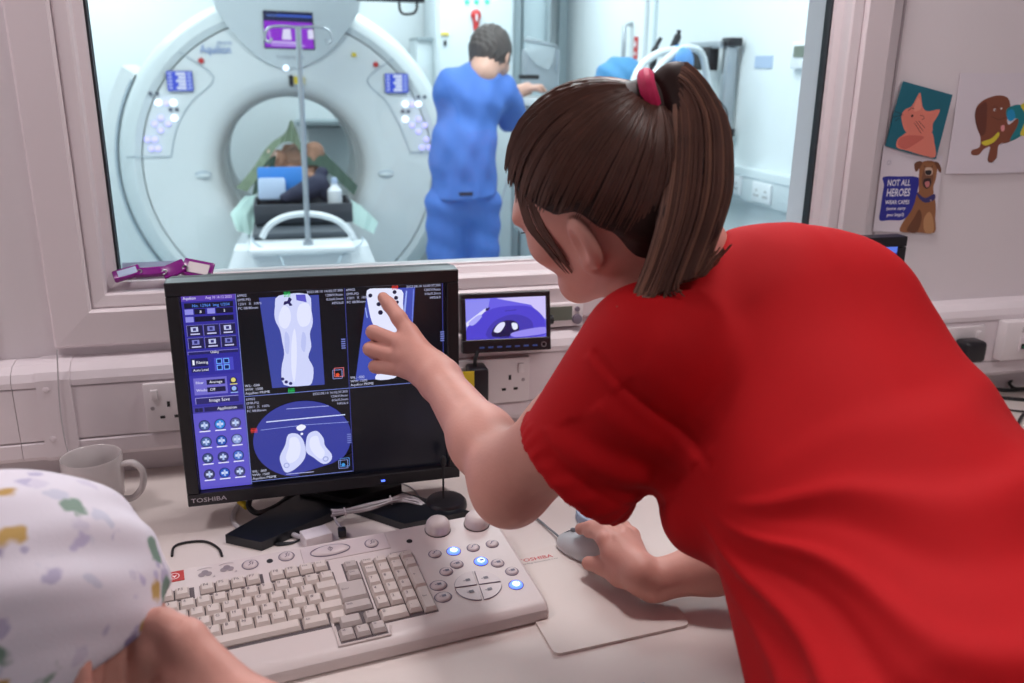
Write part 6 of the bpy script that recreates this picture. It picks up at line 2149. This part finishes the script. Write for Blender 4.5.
def folds(vs, nr):
    """creases fan out from the armpit across the back, with softer drag lines on the sleeve"""
    a0, ax, ay = np.array(arm0), np.array(tx), np.array(ty_)
    d = vs - a0
    X, Y = d @ ax, d @ ay
    rad = np.hypot(X, Y)
    ang = np.degrees(np.arctan2(Y, X))
    wob = 5 * np.sin(rad * 14 + 1.0) + 3 * np.sin(rad * 31)
    out = np.zeros(len(vs))
    for (c, w, amp, r0, r1) in ((-33, 3.0, 0.0036, 0.14, 0.75), (-20, 3.0, 0.0050, 0.08, 0.8), (-11, 2.6, -0.0040, 0.14, 0.7), (-3, 2.4, 0.0052, 0.10, 0.75), (6, 2.8, -0.0036, 0.16, 0.55),
                                (13, 3.0, 0.0045, 0.12, 0.55), (27, 4.5, 0.0030, 0.18, 0.45), (-48, 5, 0.0032, 0.12, 0.5), (-62, 5, -0.003, 0.14, 0.5)):
        env = np.clip((rad - r0 * 0.5) / r0, 0, 1) * np.clip((r1 - rad) / (0.4 * r1), 0, 1)
        out += amp * 1.6 * env * np.exp(-((ang + wob - c) / w) ** 2)
    # horizontal drag lines over the far side of the back
    right = np.clip((X - 0.22) / 0.12, 0, 1)
    out += right * 0.0028 * np.sin(Y * 75 + 6 * np.sin(X * 9)) * np.clip(1 - np.abs(Y - 0.03) / 0.22, 0, 1)
    # sleeve: ring of gathers near hem and shoulder seam
    dh = (vs - np.array(hemL)) @ np.array(dL)
    per = np.linalg.norm((vs - np.array(hemL)) - dh[:, None] * np.array(dL), axis=1)
    slv = (per < 0.085) & (dh > -0.16)
    th_ = np.arctan2((vs - np.array(hemL)) @ np.array(CW), (vs - np.array(hemL)) @ np.array(CU))
    hem = np.exp(-((dh - 0.000) / 0.010) ** 2) * 0.0016 - np.exp(-((dh + 0.018) / 0.0035) ** 2) * 0.0018
    out += np.where(slv, hem + 0.0008 * np.sin(th_ * 26 + dh * 90) * np.clip(1 - np.abs(dh) / 0.03, 0, 1), 0)
    out += np.where(per < 0.1, -0.0024 * np.exp(-((dh + 0.118) / 0.0035) ** 2) + 0.0016 * np.exp(-((dh + 0.109) / 0.005) ** 2), 0)
    out += np.where(slv & (dh < 0.01), 0.0030 * np.sin(dh * 95 + 3 * np.sin(th_ * 2)) * np.clip((0.01 - dh) / 0.05, 0, 1) * np.clip((dh + 0.16) / 0.05, 0, 1), 0)
    return out


tunic = S_.build('tunic', 'red_cotton', wo, vox=0.0042, disp=folds, smooth_it=3)
# trousers and shoes (below the picture)
Tr = Blob()
hipc = PD(1030, 800, 0.62)
fx = V(0.47, -1.10, 0)
Tr.cone(hipc, V(0.50, -1.06, 0.86), 0.14, 0.15, 0.05)
for s_ in (-1, 1):
    Tr.chain([V(0.50 + s_ * 0.08, -1.06, 0.86), V(0.50 + s_ * 0.09, -1.03, 0.48), V(0.50 + s_ * 0.10, -1.10, 0.10)], [0.10, 0.07, 0.055], 0.03)
Tr.build('trousers', 'navy_trouser', wo, vox=0.010)
for s_ in (-1, 1):
    b = Blob()
    b.cone(V(0.50 + s_ * 0.10, -1.12, 0.045), V(0.50 + s_ * 0.11, -0.97, 0.035), 0.043, 0.037, 0.02).half((0, 0, 0.002), (0, 0, -1))
    b.build('shoe', 'shoe_black', wo, vox=0.007)

# ---------------------------------------------------------------- seated person with the patterned cap
cp = thing('person', (-0.2, -1.0, 0), 'seated person in a white floral surgical cap in the near left corner', 'person')
cc = PD(34, 628, 0.68)
cf = CW * 0.85 + CR * 0.45 - CU * 0.12
ch = CU * 0.97 + CW * 0.1
B2 = Blob()
C2, CRm, cl, cf, ch = head(B2, cc, cf, ch, 0.98)
nb_ = C2(0, -0.075, -0.19)
B2.chain([C2(0, -0.035, -0.06), C2(0, -0.05, -0.12), nb_], [0.055, 0.052, 0.06], 0.03)
s2L, s2R = nb_ - cl * -0.17 - V(0, 0, 0.05), nb_ - cl * 0.17 - V(0, 0, 0.05)
B2.cone(s2L, s2R, 0.055, 0.055, 0.04)
B2.cone(nb_ - V(0, 0, 0.06), nb_ - V(0, 0.06, 0.36), 0.10, 0.12, 0.06)
# raised right hand resting on the cheek
hw = PD(262, 728, 0.64)
hk = PD(190, 682, 0.675)
el2 = PD(400, 860, 0.60)
B2.chain([s2R, s2R.lerp(el2, 0.5) + V(0.02, 0, -0.02), el2], [0.055, 0.05, 0.042], 0.03)
B2.chain([el2, el2.lerp(hw, 0.5), hw], [0.040, 0.038, 0.027], 0.025)
B2.cone(hw, hk, 0.027, 0.026, 0.02)
hd_ = (hk - hw).normalized()
for i, (dx, dy) in enumerate(((0.0, 0.018), (0.004, 0.004), (0.006, -0.012), (0.004, -0.027))):
    k0 = hk + CU * dy + CW * dx
    k1 = k0 - CR * 0.032 + CU * 0.008
    k2 = k1 - CR * 0.012 - CU * 0.020 + CW * 0.008
    k3 = k2 + CR * 0.016 - CU * 0.010 + CW * 0.006
    B2.chain([hw.lerp(k0, 0.5), k0, k1, k2, k3], [0.018, 0.0135, 0.0115, 0.010, 0.009], 0.006)
B2.chain([hw.lerp(hk, 0.3) + CU * 0.012, hk + CU * 0.036 - CW * 0.006, hk + CU * 0.046 - CR * 0.022, hk + CU * 0.045 - CR * 0.045], [0.018, 0.014, 0.011, 0.009], 0.008)
B2.build('body', 'skin', cp, vox=0.004)
MB().torus(hw.lerp(el2, 0.12), 0.031, 0.006, (el2 - hw).normalized(), 24, 8).build('watch_strap', 'black_matte', cp)
hb_ = Blob()
hb_.ell(C2(0, -0.02, -0.035), (0.078, 0.085, 0.075), CRm, 0.01).half(C2(0, 0.0, 0), cf * 0.9 - ch * 0.2, 0.006)
hb_.build('hair', 'hair_brown', cp, vox=0.005)
# patterned cap material
cm_ = mat('floral_cotton', (226, 220, 230), 0.8, bump=0.15, bscale=500)
nt = cm_.node_tree
bs = nt.nodes['Principled BSDF']
tcn = nt.nodes.new('ShaderNodeTexCoord')


def blotch(prev, scale, dist, thr, cols, seed, detail=2.0):
    mp_ = nt.nodes.new('ShaderNodeMapping')
    mp_.inputs['Location'].default_value = (seed, seed * 1.7, seed * 0.6)
    nt.links.new(tcn.outputs['Object'], mp_.inputs['Vector'])
    nz = nt.nodes.new('ShaderNodeTexNoise')
    nz.inputs['Scale'].default_value = 45
    nz.inputs['Detail'].default_value = detail
    nt.links.new(mp_.outputs[0], nz.inputs['Vector'])
    ad = nt.nodes.new('ShaderNodeMixRGB')
    ad.blend_type = 'ADD'
    ad.inputs[0].default_value = dist
    nt.links.new(mp_.outputs[0], ad.inputs[1])
    nt.links.new(nz.outputs['Color'], ad.inputs[2])
    vo = nt.nodes.new('ShaderNodeTexVoronoi')
    vo.inputs['Scale'].default_value = scale
    nt.links.new(ad.outputs[0], vo.inputs['Vector'])
    lt = nt.nodes.new('ShaderNodeMapRange')
    lt.inputs['From Min'].default_value = thr + 0.05
    lt.inputs['From Max'].default_value = thr - 0.03
    nt.links.new(vo.outputs['Distance'], lt.inputs['Value'])
    rp = nt.nodes.new('ShaderNodeValToRGB')
    rp.color_ramp.interpolation = 'CONSTANT'
    while len(rp.color_ramp.elements) < len(cols):
        rp.color_ramp.elements.new(0.5)
    for i, (e, c_) in enumerate(zip(rp.color_ramp.elements, cols)):
        e.position = i / len(cols)
        e.color = srgb(*c_)
    sx_ = nt.nodes.new('ShaderNodeSeparateColor')
    nt.links.new(vo.outputs['Color'], sx_.inputs[0])
    nt.links.new(sx_.outputs[0], rp.inputs[0])
    mx_ = nt.nodes.new('ShaderNodeMixRGB')
    nt.links.new(lt.outputs[0], mx_.inputs[0])
    if isinstance(prev, tuple):
        mx_.inputs[1].default_value = prev
    else:
        nt.links.new(prev, mx_.inputs[1])
    nt.links.new(rp.outputs[0], mx_.inputs[2])
    return mx_.outputs[0]


o_ = blotch(srgb(228, 221, 231), 34, 0.03, 0.26, [(196, 186, 214), (206, 204, 220), (188, 180, 206), (214, 206, 222)], 3.1)
o_ = blotch(o_, 25, 0.03, 0.28, [(120, 146, 132), (228, 221, 231), (146, 132, 168), (134, 156, 142), (228, 221, 231)], 0.4)
o_ = blotch(o_, 26, 0.02, 0.22, [(196, 160, 92), (228, 221, 231), (70, 62, 92), (228, 221, 231), (188, 150, 84), (228, 221, 231)], 7.7)
nt.links.new(o_, bs.inputs['Base Color'])
K = Blob()
K.ell(C2(0, -0.010, 0.014), (0.093, 0.115, 0.106), CRm, 0.02)
K.ell(C2(0, -0.05, 0.03), (0.075, 0.075, 0.075), CRm, 0.04)
K.half(C2(0, 0, -0.018), cf * 0.42 - ch * 0.9, 0.008)


def capfold(vs, nr):
    d = vs - np.array(cc)
    a = d @ np.array(cl)
    b = d @ np.array(ch)
    c = d @ np.array(cf)
    return 0.0020 * np.sin(a * 95 + 4 * np.sin(b * 40)) * np.exp(-((b + 0.01) / 0.06) ** 2) + 0.0016 * np.sin((a + b) * 70 + c * 30) + 0.0012 * np.sin(b * 150 + a * 60)


K.build('surgical_cap', cm_, cp, vox=0.004, disp=capfold)
sc_ = Blob()
sc_.cone(s2L - V(0, 0.0, 0.01), s2R - V(0, 0.0, 0.01), 0.068, 0.068, 0.05)
sc_.cone(nb_ - V(0, 0, 0.05), nb_ - V(0, 0.06, 0.40), 0.125, 0.15, 0.06)
sc_.cone(s2R, s2R.lerp(el2, 0.45) + V(0.02, 0, -0.02), 0.07, 0.064, 0.03)
sc_.cone(s2L, s2L + V(-0.04, 0.04, -0.2), 0.07, 0.062, 0.03)
sc_.cone(C2(0, -0.05, -0.12), nb_, 0.05, 0.056, 0.01, sub=True)
sc_.build('scrub_top', 'teal_cotton', cp, vox=0.007)
tr2 = Blob()
pel = nb_ - V(0, 0.07, 0.42)
pel.z = 0.52
for s_ in (-1, 1):
    tr2.chain([pel + V(s_ * 0.08, 0, 0), pel + V(s_ * 0.13, 0.36, 0.0), pel + V(s_ * 0.13, 0.34, -0.42)], [0.10, 0.07, 0.05], 0.04)
tr2.cone(pel + V(0, -0.02, 0.02), pel + V(0, -0.01, 0.12), 0.13, 0.12, 0.04)
tr2.build('trousers', 'teal_cotton', cp, vox=0.010)
for s_ in (-1, 1):
    b = Blob()
    q = pel + V(s_ * 0.13, 0.33, 0)
    b.cone((q.x, q.y, 0.045), (q.x, q.y + 0.15, 0.035), 0.043, 0.037, 0.02).half((0, 0, 0.002), (0, 0, -1))
    b.build('shoe', 'shoe_black', cp, vox=0.007)
so_ = thing('office_stool', (pel.x, pel.y, 0), 'round black stool under the person in the floral cap', 'stool')
MB().lathe([(0, 0.38), (0.17, 0.38), (0.18, 0.39), (0.18, 0.405), (0.16, 0.415), (0, 0.415)], (pel.x, pel.y, 0), 32).build('seat', 'black_matte', so_)
MB().cyl((pel.x, pel.y, 0.06), (pel.x, pel.y, 0.38), 0.025).build('column', 'steel', so_)
for k in range(5):
    a = k * 2 * math.pi / 5
    MB().tube([(pel.x, pel.y, 0.07), (pel.x + 0.22 * math.cos(a), pel.y + 0.22 * math.sin(a), 0.05)], [0.02, 0.014], 8).build('leg', 'black_matte', so_)
    MB().ell((pel.x + 0.22 * math.cos(a), pel.y + 0.22 * math.sin(a), 0.026), (0.025, 0.02, 0.025), 12, 8).build('castor', 'black_plastic', so_)

# ---------------------------------------------------------------- man in blue scrubs
MY = 2.35
mp2 = lambda x, y, dy=0.0: PY(x, y, MY + dy)
mn_ = thing('person', (mp2(460, 250).x, MY, 0), 'person in blue scrubs seen from behind leaning on the trolley beside the gantry', 'person')
B3 = Blob()
mh = mp2(491, 54, 0.04)
mf = V(0.55, 0.75, -0.42)
H3, R3, l3, f3, u3 = head(B3, mh, mf, V(0.12, 0.15, 1), 1.02)
mN = mp2(481, 80, 0.0)
B3.chain([H3(0, -0.03, -0.05), H3(0, -0.045, -0.1), mN], [0.057, 0.054, 0.06], 0.03)
mSL, mSR = mp2(452, 88, 0.0), mp2(503, 94, 0.06)
B3.cone(mSL, mSR, 0.05, 0.05, 0.04)
B3.cone(mp2(474, 105, 0.03), mp2(462, 185, 0.03), 0.075, 0.085, 0.04)
mE = mp2(514, 122, 0.22)
mW = mp2(515, 93, 0.34)
B3.chain([mSR, mE], [0.055, 0.045], 0.02).chain([mE, mW], [0.043, 0.03], 0.02)
mh2 = mp2(527, 89, 0.36)
B3.cone(mW, mh2, 0.03, 0.032, 0.02)
for i in range(4):
    k0 = mh2 + V(0.02, -0.02 + i * 0.018, 0.006)
    B3.chain([k0, k0 + V(0.045, 0, 0.006), k0 + V(0.07, 0, -0.016)], [0.013, 0.011, 0.009], 0.006)
B3.chain([mh2 + V(0, -0.02, 0), mh2 + V(0.035, -0.045, 0.004), mh2 + V(0.06, -0.045, -0.01)], [0.016, 0.012, 0.010], 0.008)
mEl = mp2(452, 150, 0.25)
B3.chain([mSL, mEl, mp2(480, 128, 0.42)], [0.055, 0.045, 0.03], 0.02)
B3.ell(mp2(486, 128, 0.45), (0.04, 0.05, 0.025), None, 0.02)
B3.build('body', 'skin_far', mn_, vox=0.006)
hh = Blob()
hh.ell(H3(0, -0.016, 0.010), (0.090, 0.108, 0.110), R3, 0.02)
hh.half(H3(0, 0.03, -0.055), f3 * 0.75 - u3 * 0.62, 0.01)
hh.build('short_hair', 'hair_grey', mn_, vox=0.006, disp=lambda v, n: 0.004 * np.sin(v[:, 0] * 190 + 5 * np.sin(v[:, 2] * 33)) * np.sin(v[:, 2] * 60 + v[:, 1] * 110))
tb2 = Blob()
tb2.cone(mp2(457, 88), mp2(497, 90, 0.04), 0.078, 0.075, 0.05)
tb2.cone(mN + V(0, 0, 0.01), mp2(476, 100), 0.075, 0.11, 0.05)
tb2.cone(mp2(470, 102, 0.02), mp2(463, 150, 0.0), 0.125, 0.135, 0.06)
tb2.cone(mp2(463, 150), mp2(464, 195), 0.135, 0.15, 0.06)
tb2.cone(mSR, mSR.lerp(mE, 0.75), 0.075, 0.075, 0.04)
tb2.cone(mSL, mSL.lerp(mEl, 0.7), 0.075, 0.07, 0.04)
tb2.half(mp2(463, 196), (0.06, 0, -1), 0.006)
tb2.cone(H3(0, -0.045, -0.09), mN, 0.06, 0.062, 0.01, sub=True)
tb2.build('scrub_top', 'blue_cotton', mn_, vox=0.007, disp=lambda v, n: 0.004 * np.sin(v[:, 2] * 42 + v[:, 0] * 30) * np.sin(v[:, 0] * 25 + 1) + 0.003 * np.sin(v[:, 0] * 60 - v[:, 2] * 25))
MB().torus(mN + V(0, 0, 0.03), 0.062, 0.007, V(-0.15, 0.35, 1), 24, 8).build('collar', 'blue_trim', mn_)
mt = Blob()
pl0, pl1 = mp2(447, 205), mp2(480, 205, 0.02)
mt.cone(mp2(452, 200), mp2(476, 200), 0.105, 0.10, 0.05)
for (p, kx, fx_) in ((pl0, 450, -0.02), (pl1, 478, 0.02)):
    kn2 = V(p.x + fx_ * 0.5, MY + 0.03, 0.46)
    mt.chain([p, kn2, V(p.x + fx_, MY - 0.01, 0.08)], [0.095, 0.078, 0.065], 0.035)
mt.build('scrub_trousers', 'blue_cotton', mn_, vox=0.009, disp=lambda v, n: 0.004 * np.sin(v[:, 2] * 55 + v[:, 0] * 20))
q = mp2(466, 194, -0.16)
MB().box(q, (0.06, 0.01, 0.016), bevel=0.002).build('pocket_tab', 'navy_cloth', mn_)
MB().torus(mW, 0.034, 0.006, (mh2 - mW).normalized(), 20, 8).build('wrist_band', 'black_matte', mn_)
for (p, fx_) in ((pl0, -0.02), (pl1, 0.02)):
    b = Blob()
    b.cone((p.x + fx_, MY - 0.03, 0.045), (p.x + fx_ + 0.02, MY + 0.14, 0.035), 0.045, 0.038, 0.02).half((0, 0, 0.002), (0, 0, -1))
    b.build('shoe', 'shoe_black', mn_, vox=0.008)

# ---------------------------------------------------------------- person in blue cap further back
FYb = 2.36
bq = lambda x, y, dy=0.0: PY(x, y, FYb + dy)
pb_ = thing('person', (bq(622, 90).x, FYb, 0), 'person in a blue theatre cap mostly hidden behind the ponytailed head', 'person')
B4 = Blob()
bh = bq(617, 85)
H4, R4, l4, f4, u4 = head(B4, bh, V(-0.8, 0.5, -0.35), V(0, 0, 1), 0.98)
n4 = H4(0, -0.06, -0.18)
B4.chain([H4(0, -0.03, -0.05), H4(0, -0.045, -0.1), n4], [0.055, 0.052, 0.058], 0.03)
B4.cone(n4 + l4 * 0.15 - V(0, 0, 0.05), n4 - l4 * 0.15 - V(0, 0, 0.05), 0.055, 0.055, 0.05)
for s_ in (-1, 1):
    a = n4 + l4 * (0.16 * s_) - V(0, 0, 0.06)
    B4.chain([a, a + V(-0.02, 0.05, -0.26), a + V(-0.14, 0.12, -0.40)], [0.052, 0.042, 0.028], 0.02)
    B4.cone(a + V(-0.14, 0.12, -0.40), a + V(-0.20, 0.15, -0.43), 0.027, 0.022, 0.02)
B4.build('body', 'skin_far', pb_, vox=0.008)
k4 = Blob()
k4.ell(H4(0, -0.012, 0.02), (0.095, 0.115, 0.10), R4, 0.02).half(H4(0, 0, 0.005), f4 * 0.45 - u4 * 0.9, 0.008)
k4.build('theatre_cap', 'cap_blue', pb_, vox=0.006, disp=lambda v, n: 0.004 * np.sin(v[:, 0] * 70 + v[:, 2] * 60))
s4 = Blob()
s4.cone(n4 + l4 * 0.14 - V(0, 0, 0.06), n4 - l4 * 0.14 - V(0, 0, 0.06), 0.07, 0.07, 0.05)
s4.cone(n4 - V(0, 0, 0.1), V(n4.x + 0.03, n4.y - 0.02, 0.78), 0.13, 0.15, 0.06)
for s_ in (-1, 1):
    a = n4 + l4 * (0.16 * s_) - V(0, 0, 0.06)
    s4.cone(a, a + V(-0.015, 0.03, -0.16), 0.068, 0.064, 0.03)
s4.build('scrub_top', 'teal_cotton', pb_, vox=0.010)
t4 = Blob()
for s_ in (-1, 1):
    t4.chain([V(n4.x + s_ * 0.07, n4.y - 0.02, 0.78), V(n4.x + s_ * 0.08, n4.y, 0.44), V(n4.x + s_ * 0.085, n4.y - 0.02, 0.08)], [0.10, 0.075, 0.06], 0.03)
t4.build('scrub_trousers', 'teal_cotton', pb_, vox=0.012)
for s_ in (-1, 1):
    b = Blob()
    b.cone((n4.x + s_ * 0.085, n4.y - 0.03, 0.045), (n4.x + s_ * 0.085 - 0.08, n4.y + 0.08, 0.035), 0.045, 0.038, 0.02).half((0, 0, 0.002), (0, 0, -1))
    b.build('shoe', 'shoe_black', pb_, vox=0.008)
